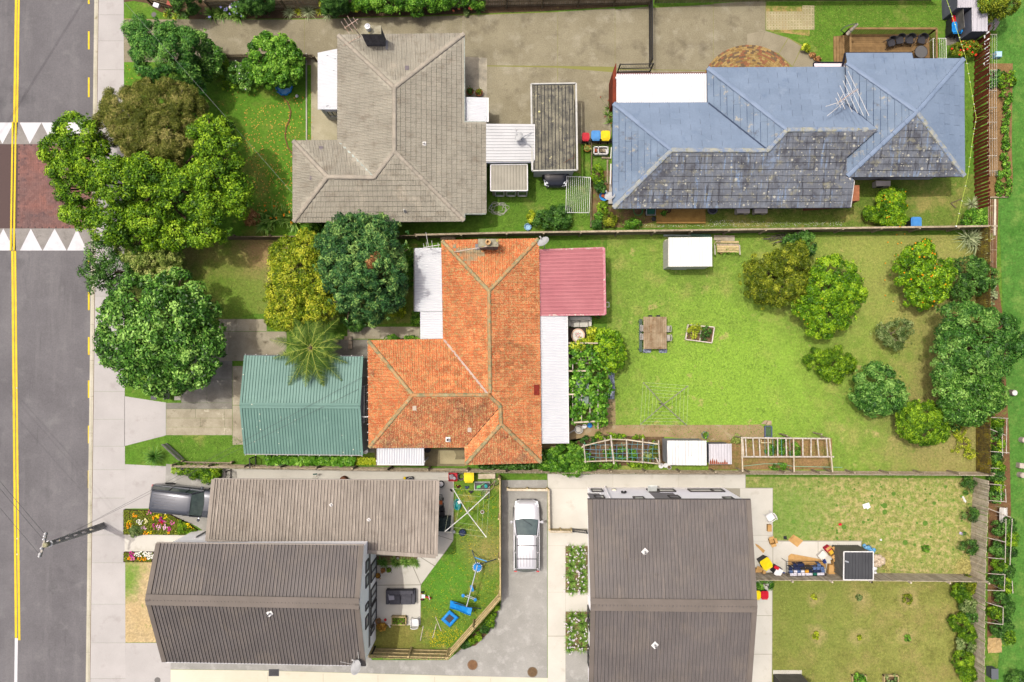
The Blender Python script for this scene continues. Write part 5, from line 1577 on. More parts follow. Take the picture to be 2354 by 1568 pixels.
lemon_fruit=mat('lemon_skin',C(240,220,60),C(225,205,50),3,rg=.5)
# ---- trees at the street
plant('tree','tall bushy tree with several bright green lobes overhanging the brick road table','tree',[(1,690,1180,4.6,175,160,1.2),(1,780,1330,4.2,150,120,1.1),(1,560,1330,4.0,150,130,1.1),(1,640,1545,4.2,170,130,1.2),(1,860,1470,4.4,150,150,1.2),(5,720,160,4.0,170,120,1.1),(5,720,400,3.6,130,110,1.0),(5,1050,120,4.9,230,190,1.3),(5,1330,60,5.0,240,170,1.3),(5,1000,480,4.2,190,160,1.2),(5,1330,420,4.2,190,150,1.1),(5,1620,170,4.8,230,190,1.3),(5,1850,330,4.6,150,140,1.2),(5,1800,570,3.8,150,90,.9),(5,1560,560,3.6,140,110,.9),(5,1240,600,3.5,170,80,.8),(1,1880,1200,4.8,170,150,1.2),(1,1930,1370,4.9,180,160,1.2),(1,1900,1560,4.8,210,150,1.2),(5,2090,210,4.4,110,160,1.1)],'mid',(.20,.095),.42,.8,.32,low=-.2)
plant('tree','twiggy olive-brown bottlebrush tree between the green lobed tree and the footpath','tree',[(1,1100,960,3.8,200,160,1.2),(1,1370,900,4.2,230,180,1.2),(1,1600,930,4.0,180,170,1.2),(1,1240,1180,4.4,260,200,1.3),(1,1480,1230,4.4,230,200,1.2),(1,1700,1080,3.6,150,150,1.0),(1,1000,1120,3.4,150,140,1.0),(1,1350,1400,4.2,260,110,1.0)],'olive',(.22,.035),.4,.95,.25,low=-.2,rg=.25,bk=bark_pale)
plant('tree','feathery deep green tree beside the top driveway entrance','tree',[(1,1330,330,3.6,160,120,1.0),(1,1480,330,3.7,130,100,1.0),(1,1420,490,4.2,240,190,1.3),(1,1600,420,3.8,110,150,1.0),(1,1500,640,3.6,220,110,1.0),(1,1690,720,2.6,90,110,.8),(1,1200,310,3.0,70,70,.6)],'fern',(.24,.06),.42,.85,.2,rg=.3)
plant('shrub','rounded glossy dark green shrub right of the feathery tree','shrub',[(1,1740,420,2.0,130,130,.9),(1,1830,530,1.9,130,150,.9),(1,1770,640,1.6,120,80,.7)],'glossy',(.15,.09),.3,1.0,.1)
plant('shrub','ball-shaped bright green shrub by the porch of the grey tiled house','shrub',[(2,180,480,2.0,200,170,1.0),(2,220,620,1.8,180,140,.9),(2,60,540,1.7,110,190,.8),(2,330,540,1.6,100,150,.8)],'bright',(.16,.11),.3,1.7,.12,low=-.6)
plant('shrub','small white-flowered shrub below the fence between two rounded shrubs','shrub',[(1,2090,640,.9,90,80,.5),(1,2180,720,.8,70,60,.4)],'glossy',(.12,.07),.22,.9,.04,fruit=(wplas,16,.05))
plant('shrub','low dark shrub under the fence next to the glossy rounded shrub','shrub',[(1,1960,620,.7,110,80,.4),(1,2040,760,.4,90,40,.3)],'mid',(.12,.06),.22,.9,.04,fruit=(lemon_fruit,10,.04))
plant('tree','large rounded tree of big glossy leaves over the middle lot entrance','tree',[(5,1230,1150,3.9,230,190,1.3),(5,1560,1060,3.8,180,160,1.1),(5,1480,1280,4.6,260,220,1.5),(5,1120,1340,3.9,220,230,1.3),(5,1350,1500,4.6,260,200,1.5),(5,1700,1300,4.0,200,200,1.2),(5,1080,1560,3.7,170,170,1.1),(9,1240,120,4.2,250,190,1.3),(9,1580,90,4.3,230,190,1.3),(9,1780,150,3.7,180,170,1.1),(9,1330,330,3.6,220,140,1.1),(9,1660,310,3.6,190,130,1.1),(5,1860,1500,3.4,120,150,.9),(9,1500,420,3.0,150,80,.8)],'glossy',(.26,.125),.46,.85,.3,low=-.2)
plant('tree','thin loose-leaved tree leaning over the kerb below the crossing','tree',[(5,900,760,2.7,110,110,.9),(5,1050,880,2.6,150,110,.9),(5,900,960,2.2,90,70,.6),(5,790,900,2.4,70,60,.4),(5,1060,1000,2.2,80,60,.6),(5,830,1020,2.3,60,40,.3)],'dark',(.16,.075),.3,.4,.1,rg=.4)
plant('shrub','pale yellow-green variegated shrub between two big street trees','shrub',[(5,1120,690,2.2,90,60,.7),(5,1250,780,2.5,130,110,.9),(5,1400,740,2.4,110,90,.8),(5,1520,770,2.1,90,90,.7),(5,1330,880,2.0,100,60,.6),(5,1500,870,1.9,90,60,.6)],'pale',(.13,.06),.28,.85,.1,rg=.3)
# ---- front garden of the orange house
plant('tree','yellow-green bushy tree on the front lawn left of the conifer','tree',[(6,300,740,2.6,130,110,.9),(6,500,700,3.0,140,130,1.0),(6,400,900,3.5,210,170,1.2),(6,320,1080,3.2,180,160,1.1),(6,560,1000,3.4,160,160,1.1),(6,300,1270,2.6,160,130,1.0),(6,540,1220,2.8,190,130,1.0),(6,650,1160,2.8,120,120,.9),(6,220,870,2.4,80,90,.7),(6,480,610,2.4,90,60,.7)],'yellow',(.2,.075),.4,.85,.2)
plant('tree','deep green conifer with feathery upswept sprays over the boundary fence','tree',[(6,830,560,4.4,200,140,1.3),(6,1020,640,4.8,220,170,1.4),(6,800,780,4.8,200,180,1.4),(6,1040,880,5.4,230,210,1.6),(6,860,980,5.0,190,170,1.4),(6,1190,800,4.2,130,170,1.1),(6,1200,1000,4.2,140,150,1.1),(6,1000,1120,4.4,210,140,1.2),(6,860,1150,3.8,120,100,1.0),(6,1180,1130,3.6,120,110,.9),(6,720,640,3.8,110,110,.9),(6,1080,1260,3.0,60,80,.7),(6,1000,490,4.0,60,110,.8),(6,860,470,4.0,60,80,.8),(6,1120,500,3.9,60,80,.8),(6,1220,560,3.8,60,80,.7)],'conifer',(.26,.075),.32,.85,.25,low=-.2,rg=.5)
plant('dead_branch','patch of dead brown foliage on top of the dark conifer','branch',[(6,1055,790,6.6,60,55,.35)],'brown',(.18,.05),.2,1.0,.03)
plant('shrub','bright green shrub squeezed between the conifer and the white verandah','shrub',[(6,1350,740,1.2,70,70,.6),(6,1370,830,1.1,60,60,.5),(6,1360,950,.8,60,60,.4)],'bright',(.13,.08),.22,.9,.06)
plant('shrub','small yellowish shrub at the foot of the conifer','shrub',[(6,1270,1230,.7,60,70,.4)],'lime',(.13,.07),.2,.9,.04)
plant('shrub','small glossy shrub beside the lower step of the white verandah','shrub',[(6,1440,1300,.7,36,60,.4)],'bright',(.15,.06),.18,.9,.04)
plant('shrub','low dark green shrub beside the concrete path near the palm','shrub',[(6,900,1350,.7,80,60,.4),(6,830,1300,.8,60,60,.4)],'dark',(.16,.06),.2,.9,.04)
plant('flowering_plant','clump of leafy plants along the eave of the orange front wing','plant',[(6,1230,1482,.5,70,18,.3),(6,1400,1482,.5,60,18,.3)],'bright',(.18,.05),.15,.9,.03)
def palm(lb_,r,x,y,H,L,n):
 c=P(r,x,y,H)
 t=Th('palm_tree',lb_,'palm tree',(c.x,c.y,0))
 mb=MB()
 mb.lathe([(.2,0),(.16,.3),(.14,H*.6),(.13,H-.3),(.2,H-.1),(.06,H+.25)],(c.x,c.y,0),10)
 t.pt('trunk',mb,bark)
 for k in range(n):
  a=2*math.pi*(k+random.uniform(-.25,.25))/n*1.0+(k%2)*.2
  el=random.uniform(.15,.75)if k%3 else random.uniform(.6,1.0)
  l=L*random.uniform(.8,1.08)*(1.0 if el<.7 else .85)
  d=VC((math.cos(a),math.sin(a),0))
  pts=[]
  for i in range(9):
   q=i/8
   pts.append(c+d*(l*q*math.cos(el)*(1+.15*q))+VC((0,0,l*(math.sin(el)*q-(.42+.3*el)*q*q))))
  V,T=[],[]
  s=VC((-d.y,d.x,0))
  m=44
  for i in range(m):
   q=.12+.88*i/(m-1)
   f=q*8
   i0=min(7,int(f))
   p=pts[i0].lerp(pts[i0+1],f-i0)
   tg=(pts[i0+1]-pts[i0]).normalized()
   ll=l*.23*math.sin(math.pi*min(1,.25+q*.7))*random.uniform(.85,1.1)
   for sg in(-1,1):
    tip=p+(s*sg*.8+tg*.65).normalized()*ll-VC((0,0,ll*random.uniform(.2,.5)))
    w=tg*.02
    V+=[p-w,p+w,tip+w*.25,tip-w*.25]
    T.append(min(1,max(0,random.gauss(.45+.25*q*(k%3==0),.18))))
  fo=t.pt('frond',amesh('frond',np.array([tuple(v-t.loc)for v in V]),4,LMS['palm'],np.array(T)),None)
  t.pt('frond_stalk',MB().tube(pts,.02,5,.004),mat('frond_stalk',C(196,200,96),C(170,178,80),5,rg=.6),fo)
 return t
palm('palm tree with arching feathery fronds at the corner of the green garage',10,512,105,3.4,2.55,30)
# ---- back garden
plant('tree','olive-green fruit tree on the back lawn, left of the citrus tree','tree',[(8,60,920,2.0,170,150,.9),(8,280,830,2.2,180,150,1.0),(8,200,1020,2.2,190,150,1.0),(8,330,990,2.0,150,150,.9),(8,40,1060,1.7,110,110,.7),(8,340,720,1.8,90,70,.6)],'oliveg',(.15,.065),.32,.8,.14,rg=.3)
plant('citrus_tree','tall lush lemon tree on the back lawn touching the olive-green tree','tree',[(8,680,900,2.2,170,130,1.0),(8,620,1080,2.4,220,170,1.1),(8,780,1080,2.1,150,160,1.0),(8,480,1200,2.0,140,120,.9),(8,640,1270,2.1,190,150,1.0),(8,560,1390,1.7,110,80,.7)],'citrus',(.14,.07),.3,.9,.12,fruit=(lemon_fruit,34,.045))
plant('citrus_tree','orange tree hung with fruit standing near the back corner fence','tree',[(8,1420,760,1.9,140,120,.9),(8,1390,900,2.0,170,140,.9),(8,1560,930,2.0,160,150,.9),(8,1480,1060,1.8,160,110,.8),(8,1440,1160,1.4,80,60,.5),(8,1490,670,1.6,50,40,.5)],'citrus',(.15,.08),.28,.85,.12,fruit=(orange_fruit,60,.06),rg=.3)
plant('shrub','small dark shrub against the boundary fence behind the olive-green tree','shrub',[(8,400,590,1.0,70,60,.5),(8,450,680,.9,60,60,.5),(8,300,630,.9,70,50,.4)],'dark',(.15,.08),.24,.8,.06)
plant('shrub','dark loose shrub in the back corner below the flax','shrub',[(8,1880,860,1.3,110,100,.6),(8,1900,990,1.4,120,100,.7),(8,1800,1080,1.0,80,60,.5),(8,2020,950,1.2,70,90,.5)],'dark',(.18,.06),.3,.8,.08,rg=.3)
plant('tree','sparse grey-leaved young tree on the dry part of the back lawn','tree',[(8,1180,1430,1.1,110,90,.6),(8,1280,1380,1.2,70,80,.5),(12,1200,40,1.0,100,80,.6)],'grey',(.12,.055),.24,.5,.06,rg=.4,bk=bark_pale)
plant('shrub','spreading ferny shrub alone on the back lawn','shrub',[(12,560,220,.8,120,100,.6),(12,700,230,.9,120,110,.6),(12,660,320,.7,120,70,.5),(12,800,250,.6,60,60,.4)],'mid',(.16,.045),.28,.85,.06,rg=.3)
plant('tree','small round tree of dark whorled leaves on the back lawn','tree',[(12,1040,420,1.9,170,150,.9),(12,1130,500,1.9,170,150,.9),(12,980,540,1.6,130,130,.8),(12,1080,620,1.5,120,90,.7)],'bluegreen',(.24,.07),.32,.85,.12)
plant('tree','dense clipped round tree by the back fence, brown twigs on one side','tree',[(12,1440,720,1.9,190,140,.9),(12,1490,820,1.9,190,130,.9),(12,1340,770,1.5,110,130,.8),(12,1580,760,1.5,110,120,.8)],'mid',(.11,.06),.26,1.1,.12,rg=.08)
plant('tree','largest back tree, broad dark whorled crown straddling the right fence','tree',[(8,1830,1330,3.4,190,150,1.2),(8,2040,1400,3.6,190,160,1.2),(8,1780,1500,3.4,190,150,1.1),(12,2180,90,3.2,150,150,1.1),(12,1720,160,3.2,160,150,1.1),(12,1930,130,3.8,200,170,1.3),(12,1690,330,2.8,130,110,.9),(12,2080,280,3.0,110,110,.9)],'bluegreen',(.24,.075),.4,.85,.25)
plant('tree','rounded dark tree joined below the broad crown at the right fence','tree',[(12,1760,480,3.0,190,160,1.1),(12,1900,450,3.3,200,160,1.2),(12,1760,640,2.7,150,110,.9),(12,1900,640,2.9,160,130,1.0),(12,2080,520,2.4,90,130,.8)],'glossy',(.2,.075),.36,.9,.2)
tuft('flax','spiky striped flax clump in the back corner by the boundary fence','plant',[(8,1880,620),(8,1920,660),(8,1850,590)],'silver',46,1.35,.07,1.0,.7)
tuft('tussock','grey tussock at the foot of the brown fence beyond the blue house','plant',[(8,1890,300)],'silver',90,.75,.025)
plant('shrub','round bright green shrub below the tussock by the brown fence','shrub',[(8,1915,420,.9,95,75,.6)],'bright',(.12,.08),.22,1.0,.05)
plant('citrus_tree','mandarin tree with small orange fruit behind the blue house','tree',[(8,1190,240,1.2,110,80,.6),(8,1180,340,1.3,120,90,.7),(8,1210,440,1.1,100,60,.6)],'citrus',(.12,.065),.24,.85,.08,fruit=(orange_fruit,32,.045))
plant('shrub','small dark round shrub left of the mandarin tree','shrub',[(8,1010,385,.7,65,65,.45)],'mid',(.12,.065),.2,1.0,.05)
plant('shrub','dark green shrub bed on the lawn below the white drying rack','shrub',[(7,350,430,.6,110,70,.4),(7,470,400,.6,90,80,.4),(7,430,470,.5,130,40,.4),(7,470,350,.4,60,30,.3)],'dark',(.15,.05),.24,.8,.04)
plant('shrub','small lime shrub at the left end of the dark shrub bed','shrub',[(7,215,412,.5,34,44,.35)],'lime',(.12,.07),.16,1.0,.04)
k=0
for x,y,rx,ry,lm_,lb in((800,40,40,90,'mid','leafy plants along the bed under the laundry tub'),(830,140,50,50,'dark','dark herb clump beside the blue tub'),(850,330,40,50,'mid','green herb clump at the corner of the blue house'),(905,430,55,60,'oliveg','yellowish bush in the vegetable bed by the blue house'),(820,400,35,25,'bright','small bright plant in the vegetable bed'),(1110,470,70,40,'bright','ferny plant at the lower edge of the bed by the deck'),(820,470,50,40,'dark','low dark plant at the fence corner of the vegetable bed')):
 plant('garden_plant',lb,'plant',[(7,x,y,.4,rx,ry,.3)],lm_,(.14,.06),.18,.8,.03,group='plants in the vegetable bed')
 # ---- vine pergola, hedges and low greens of the orange house
plant('shrub','round glossy citrus bush at the lawn edge of the vine pergola','shrub',[(11,880,60,1.5,120,100,.8),(11,920,170,1.6,120,120,.8),(11,830,180,1.4,90,110,.7)],'citrus',(.13,.08),.26,1.0,.08)
plant('vine','sprawling grape vine covering the long pergola beside the white verandah','vine',[(11,640,110,2.0,90,70,.3),(11,720,220,2.1,100,90,.3),(11,610,270,2.0,60,90,.25),(11,800,330,2.0,110,70,.3),(11,700,430,2.1,90,80,.25),(11,840,470,1.8,70,110,.3),(11,620,400,2.0,60,60,.2),(11,700,560,2.1,90,70,.22),(11,830,600,1.7,50,110,.3),(11,600,560,2.0,50,90,.2),(11,740,690,2.0,100,60,.22),(11,580,700,2.0,40,70,.2),(11,840,740,1.6,40,60,.3)],'bright',(.22,.19),.26,.5,.04,low=-.1,base=P(11,760,420,0))
plant('vine','yellowing vine leaves over the patio end of the pergola','vine',[(7,760,1450,1.2,30,70,.4),(11,620,90,2.1,60,40,.2),(11,700,60,1.8,50,30,.3)],'lime',(.16,.11),.2,.5,.03)
plant('hedge','sprawling bright green hedge at the lower corner of the orange house','hedge',[(11,480,1040,1.2,110,60,.5),(11,560,1040,1.4,130,80,.6),(11,500,1120,1.2,160,70,.5),(11,630,1110,1.1,110,80,.5),(11,380,1150,.7,80,40,.3),(11,700,1160,.6,90,30,.3),(11,600,1180,.9,120,40,.4)],'bright',(.15,.06),.26,.95,.06,rg=.3)
plant('hedge','strip of dark leaves along the wall under the lower orange eave','hedge',[(10,2090,1156,.5,110,20,.25),(10,2290,1156,.5,90,20,.25),(11,150,1150,.5,130,20,.25),(11,350,1060,.6,40,50,.3)],'dark',(.17,.12),.2,.8,.03)
for x,y,rx,ry,lm_,lb in((720,930,60,40,'dark','dark bush at the left end of the string arbour'),(880,880,110,22,'mid','row of low green plants along the path edge above the string arbour'),(1080,890,120,12,'mid','thin green edging of low plants above the string arbour'),(1310,1000,40,70,'oliveg','yellowish plant growing at the right end of the string arbour'),(1000,1040,150,50,'bright','green vegetables growing beneath the string arbour netting'),(880,1140,120,24,'bright','lower row of green plants under the string arbour'),(1180,1130,120,22,'mid','leafy strip between the string arbour and the fence'),(1245,1060,30,30,'pale','pale leafy plant beneath the string arbour')):
 plant('garden_plant',lb,'plant',[(11,x,y,.3,rx,ry,.22)],lm_,(.13,.06),.16,.7,.03,group='plants round the string arbour')
cover('nasturtium_leaves','round green leaves of nasturtium filling the strip below the green garage',[(10,120,1055),(10,900,1060),(10,900,1135),(10,130,1132)],'bright',(.27,.27),900,(.12,.4))
cover('weeds','low yellow-green weeds between the nasturtium and the white porch',[(10,900,1065),(10,1080,1075),(10,1080,1135),(10,900,1135)],'lime',(.12,.07),700,(.03,.15))
plant('hedge','low spiky hedge beside the lower drive above the parked dark car','hedge',[(9,1600,1170,.6,70,40,.35),(9,1720,1190,.6,90,50,.35),(9,1850,1210,.6,100,60,.35),(9,1880,1250,.5,70,30,.3)],'mid',(.26,.05),.24,.8,.04)
def yucca(lb_,r,x,y,n=90,L=.85):
 c=P(r,x,y,.5)
 t=Th('yucca',lb_,'plant',(c.x,c.y,0))
 v,ti=blades((c.x,c.y,.45),n,L,.05,1.3,.35)
 t.pt('leaves',amesh('leaves',v-np.array(t.loc),4,LMS['dark'],ti),None)
 t.pt('stem',MB().tube([(c.x,c.y,0),(c.x,c.y,.5)],.07,8),bark)
yucca('star-shaped green yucca in the corner of the small front lawn',9,1360,1062)
# ---- shrubs along fences and beds at lower right
for r,x,y,rr_,lm_,lb in((14,2145,890,26,'mid','first from the top'),(14,2112,962,30,'mid','second from the top'),(14,2092,1025,34,'mid','third from the top'),(14,2045,1086,34,'dark','fourth from the top'),(14,1985,1150,28,'mid','fifth from the top'),(14,1926,1186,34,'mid','sixth from the top'),(14,1872,1216,36,'dark','lowest, at the fence corner')):
 plant('shrub','small round shrub outside the slanting paling fence, '+lb,'shrub',[(r,x,y,.35,rr_,rr_,.3)],lm_,(.12,.035),.14,.9,.03,group='shrubs along the slanting fence')
for x,y,rr_,lm_,lb in((1800,750,76,'mid','spiky dark pompon bush, uppermost against the right fence of the lower yard'),(1850,690,66,'oliveg','half-hidden bush in the top corner of the lower yard fence'),(1865,880,70,'grey','loose grey-green bush along the fence below the uppermost pompon'),(1790,1030,80,'mid','widest pompon bush in the middle of the fence row'),(1885,970,50,'glossy','narrow glossy bush squeezed behind the widest pompon'),(1860,1120,70,'mid','pompon bush just below the widest one in the fence row'),(1840,1225,66,'grey','second loose grey bush low in the fence row'),(1810,1350,84,'mid','broad bush third from the bottom in the fence row'),(1850,1480,70,'mid','lowest bush of the fence row at the picture edge')):
 plant('shrub',lb,'shrub',[(16,x,y,.6,rr_,rr_*.95,.55)],lm_,(.2,.03)if lm_=='mid' else(.12,.06),.2,.85,.04,group='bushes along the lower yard fence')
for x,y,rx,ry,lb in((1885,70,55,55,'dark straggly bush by the timber fence at the top of the patchy yard'),(1870,350,70,60,'dark bush by the timber fence above the straw heap')):
 plant('shrub',lb,'shrub',[(16,x,y,.6,rx,ry,.5)],'dark',(.13,.05),.2,.5,.04,rg=.4)
plant('shrub','dark straggly bush beside the fence near the boundary corner','shrub',[(12,1860,1310,.5,45,60,.4)],'dark',(.13,.05),.18,.5,.03,rg=.4)
for x,y,s,lm_,lb in((500,803,18,'lime','tiny lime seedling in bare soil, upper left of the six'),(897,805,22,'grey','tiny greyish seedling in bare soil, upper middle of the six'),(1325,822,40,'oliveg','largest seedling, yellow-green, upper right of the six'),(515,1142,26,'lime','leggy yellow-green seedling, lower left of the six'),(903,1160,16,'lime','smallest seedling, lower middle of the six'),(1326,1168,24,'bright','bright green seedling, lower right of the six')):
 plant('seedling',lb,'plant',[(16,x,y,.15,s,s*1.1,.14)],lm_,(.1,.05),.09,.8,.015,group='seedlings on the lower lawn')
plant('seedling','bright green tuft growing in the patchy lawn beside the dark shed','plant',[(16,1490,375,.12,28,28,.12)],'bright',(.1,.05),.09,.9,.015)
plant('shrub','ferny green shrub at the fence end behind the tall white house','shrub',[(16,50,690,.5,90,40,.3)],'bright',(.14,.05),.18,.8,.03)
plant('shrub','dark shrub at the bottom right corner of the park lawn','shrub',[(16,2300,1530,.6,90,60,.5)],'dark',(.13,.06),.22,.9,.05)
for x,lm_ in((1130,'dark'),(1240,'blade'),(1330,'blade'),(1410,'blade')):
 tuft('lily','strappy green plant in the patio bed at '+{1130:'its leafy dark left end',1240:'left of the white stone',1330:'the middle of its lower edge',1410:'its right end'}[x],'plant',[(14,x,485),(14,x+24,500)],lm_,70,.5,.03,group='plants in the patio bed',z=.02)
wfl=mat('white_petal',C(250,240,246),rg=.6)
for y0,y1,lb in((355,762,'upper'),(935,1275,'lower')):
 bed=sheet('garden_bed',[(15,520,y0),(15,715,y0),(15,715,y1),(15,520,y1)],.006,mat('bed_mulch',C(136,112,84),C(112,92,70),3,fn=.2))
 k=0
 n_=6 if lb=='upper' else 5
 for j in range(n_):
  yy=y0+30+(y1-y0-60)*j/(n_-1)
  for xx,side in((565,'left'),(665,'right')):
   k+=1
   tuft('white_lily',f'white lily clump, {ORD[j]} row, {side} side of the {lb} bed by the tall house','plant',[(15,xx+random.uniform(-15,15),yy)],'blade',85,.6,.03,flowers=(wfl,5,.06,.5),group='white lilies beside the tall house')
silver_spots=(((2,320,118),'left'),((2,490,108),'tallest middle'),((2,665,125),'right'))
for s,lb in silver_spots:
 tuft('tussock',f'silvery grass tussock by the top fence, {lb} of the three','plant',[s],'silver',150,.85 if 'middle' in lb else .65,.022,group='silver tussocks by the top fence')
for x,lb in((395,'left'),(580,'right')):
 tuft('tussock',f'small green tussock between the silver ones, {lb} one','plant',[(2,x,108)],'lime',70,.45,.02,group='small green tussocks')
violet=mat('violet_petal',C(150,150,215),C(170,170,225),4,rg=.6)
tuft('agapanthus','clump of green agapanthus with lilac and white flowers by the top fence','plant',[(1,1880,130),(1,1960,120),(1,2040,130),(1,2110,145),(1,2170,90)],'blade',170,.75,.045,flowers=(violet,2,.09,.8))
plant('shrub','blue-flowered leafy shrub behind the agapanthus','shrub',[(1,2140,70,.9,80,60,.5)],'glossy',(.14,.06),.2,.8,.05,fruit=(violet,24,.05))
one('white_bloom','single round white flower head above the agapanthus','flower',MB().ball(P(1,2035,65,1.0),.12,8).tube([P(1,2035,70,.0),P(1,2035,65,1.0)],.012,4),wfl)
tuft('lily','leafy clump right of the letterboxes with a blue flower','plant',[(1,1560,130),(1,1660,130),(1,1500,110)],'blade',50,.5,.035)
tuft('lily','low yellow-green clump below the letterboxes','plant',[(1,1550,150),(1,1470,130)],'lime',40,.35,.03)
for x,y,r,lb in((1650,30,1,'left'),(2260,20,1,'broad middle'),(715,30,2,'right')):
 plant('conifer',f'columnar dark green conifer at the top fence, {lb} of three','tree',[(r,x,y,1.6,105,95,1.5),(r,x-30,y-60,2.0,80,60,1.2)]+([(2,70,30,1.6,90,90,1.4)]if r==1 and x>2000 else[]),'dark',(.12,.04),.26,1.0,.1,group='conifers at the top fence',rg=.1)
plant('shrub','lime-tinted shrub leaning on the right conifer at the top fence','shrub',[(2,645,20,1.2,45,50,.6)],'oliveg',(.12,.06),.2,.9,.05)
plant('hedge','long mixed green hedge hanging over the top fence above the chimney house','hedge',[(2,920,20,1.0,80,70,.7),(2,1060,10,1.2,100,80,.8),(2,1210,20,1.2,110,80,.8),(2,1330,0,1.3,110,70,.8),(2,1430,30,1.2,100,80,.8),(2,1560,10,1.1,100,70,.7),(2,1680,10,1.0,90,60,.6),(2,1800,10,1.0,90,40,.6),(2,1950,5,.9,80,30,.5)],'bright',(.17,.06),.3,.9,.08,rg=.3)
plant('shrub','yellow-green rose bush at the left end of the top hedge','shrub',[(2,930,50,.8,60,40,.4)],'lime',(.12,.07),.18,.8,.04)
coral=mat('coral_petal',C(245,150,110),C(235,120,90),5,rg=.6)
for x,y,s,lb in((1764,92,.07,'smallest coral rose beside the driveway edge'),(1812,74,.08,'coral rose between the smallest and the double bloom'),(1912,70,.13,'large double coral bloom left of the spiky yucca')):
 c=P(2,x,y,.5)
 t=Th('rose',lb,'flower',(c.x,c.y,0),'coral roses under the top hedge')
 t.pt('petals',MB().ball(c,s,8,.7).ball(c+VC((s*.8,-s*.5,0)),s*.7,8,.7),coral)
 t.pt('stem',MB().tube([(c.x,c.y+.15,0),c],.01,4),mat('stem_green',C(96,130,60)))
tuft('yucca','blue-green spiky yucca under the hedge near the fence corner','plant',[(2,1992,82)],'bluegreen',60,.55,.045,1.2,.4)
plant('cactus','round green cactus beside the spiky yucca','plant',[(2,1880,80,.2,22,60,.2)],'grey',(.07,.03),.12,1.0,.03)
tuft('bird_of_paradise','broad-leaved bird of paradise clump at the corner of the grey tiled house','plant',[(6,180,420),(6,280,410),(6,360,440),(6,110,470)],'blade',42,1.25,.13,1.0,.6,flowers=(mat('orange_petal',C(240,150,40)),2,.08,1.1))
plant('shrub','small bright shrub under the eave next to the bird of paradise','shrub',[(6,540,485,.5,55,40,.35)],'bright',(.1,.06),.16,.9,.04)
plant('shrub','red-leaved shrub in the shade below the big street tree','shrub',[(5,2220,420,.6,70,60,.4)],'brown',(.14,.05),.2,.6,.04)
tuft('gladiolus','tall strappy plant with red tips at the wall of the blue house','plant',[(3,905,960),(3,900,1020),(3,912,1080)],'blade',34,.75,.035,.8,.5,flowers=(mat('dull_red_petal',C(170,70,50)),2,.05,.7))
for x,y,lb in((1945,470,'at the top shed end'),):
 pass
plant('shrub','yellow-green shrub at the bend of the curved path','shrub',[(4,428,425,.3,36,30,.25)],'lime',(.11,.05),.13,1.0,.03)
plant('flowering_plant','dark red succulent edging at the end of the curved path','plant',[(4,485,485,.15,26,18,.12),(4,530,520,.15,26,20,.12)],'brown',(.08,.05),.09,1.0,.02)
plant('flowering_plant','red-flowered geranium bush against the brown fence','shrub',[(4,1790,430,.6,70,50,.4),(4,1880,430,.7,70,60,.4),(4,1750,450,.5,40,40,.3)],'oliveg',(.12,.07),.18,.8,.04,fruit=(mat('red_petal',C(245,60,40)),22,.07))
plant('tree','yellow-green tree overhanging the grey sheds in the top corner','tree',[(4,2080,20,2.4,120,90,.8),(4,2200,40,2.2,90,80,.7),(4,2060,90,1.8,50,70,.5)],'oliveg',(.2,.06),.3,.8,.1)
for r,x,y,rx,ry,lm_,lb in((4,2080,690,60,80,'bluegreen','bluish cabbage patch at the head of the soil strip'),(4,2190,710,80,70,'mid','potato bush right of the cabbages'),(4,2200,850,40,60,'bright','leafy row plants just below the potato bush')):
 plant('vegetable',lb,'plant',[(r,x,y,.3,rx,ry,.25)],lm_,(.2,.1),.18,.8,.03,group='vegetables beyond the fence')
kk=0
for r,x,y in((4,2195,930),(4,2200,1010),(4,2190,1080),(4,2185,1150),(4,2190,1230),(4,2195,1300),(4,2180,1385),(4,2195,1450),(4,2200,1530),(8,2140,130),(8,2215,110),(8,2210,190),(8,2140,190),(8,2200,20),(8,2130,40)):
 kk+=1
 plant('vegetable','small row plant beyond the brown fence, '+ORD[kk-1]+' below the potato bush','plant',[(r,x,y,.2,28,34,.16)],'bright',(.14,.07),.12,.8,.02,group='vegetables beyond the fence')
kk=0
for y in(770,850,960,1060,1130,1220,1330,1410):
 kk+=1
 plant('bean_plant',f'climbing bean plant on the white pole frame, {ORD[kk - 1]} from its upper end','plant',[(12,2100,y,.7,46,56,.6)],'mid' if kk%2 else 'dark',(.13,.07),.2,.8,.03,group='climbing beans beyond the fence')
kk=0
for x,y in((2210,160),(2130,200),(2230,280),(2120,380),(2210,400),(2140,500),(2200,560),(2120,640),(2200,700),(2150,800),(2200,900),(2100,940),(2180,1030),(2120,1090),(2200,1160)):
 kk+=1
 plant('tomato_plant',f'staked tomato plant beyond the silvery fence, {ORD[kk - 1]} from the top','plant',[(16,x,y,.6,48,52,.5)],'dark' if kk%3 else 'mid',(.14,.05),.2,.7,.03,group='tomatoes beyond the timber fence',rg=.35)
for x,y,lb in((2070,1010,'blue-grey kale at the edge of the park beside the dark corner shrub'),(2080,1110,'lower blue-grey kale beside the park')):
 plant('vegetable',lb,'plant',[(8,x,y,.25,26,60,.2)],'silver',(.2,.1),.16,.5,.03)
plant('garden_plant','yellowish weeds and young shoots at the foot of the clipped round tree','plant',[(12,1780,830,.25,60,60,.2),(12,1820,950,.25,60,50,.2),(12,1880,1040,.3,50,40,.25),(12,1750,1010,.15,30,20,.15)],'lime',(.1,.05),.14,.35,.02)
plant('garden_plant','blue-green pumpkin leaves between the clipped tree and the back fence','plant',[(12,1755,800,.25,36,40,.2)],'bluegreen',(.2,.16),.16,.7,.02)
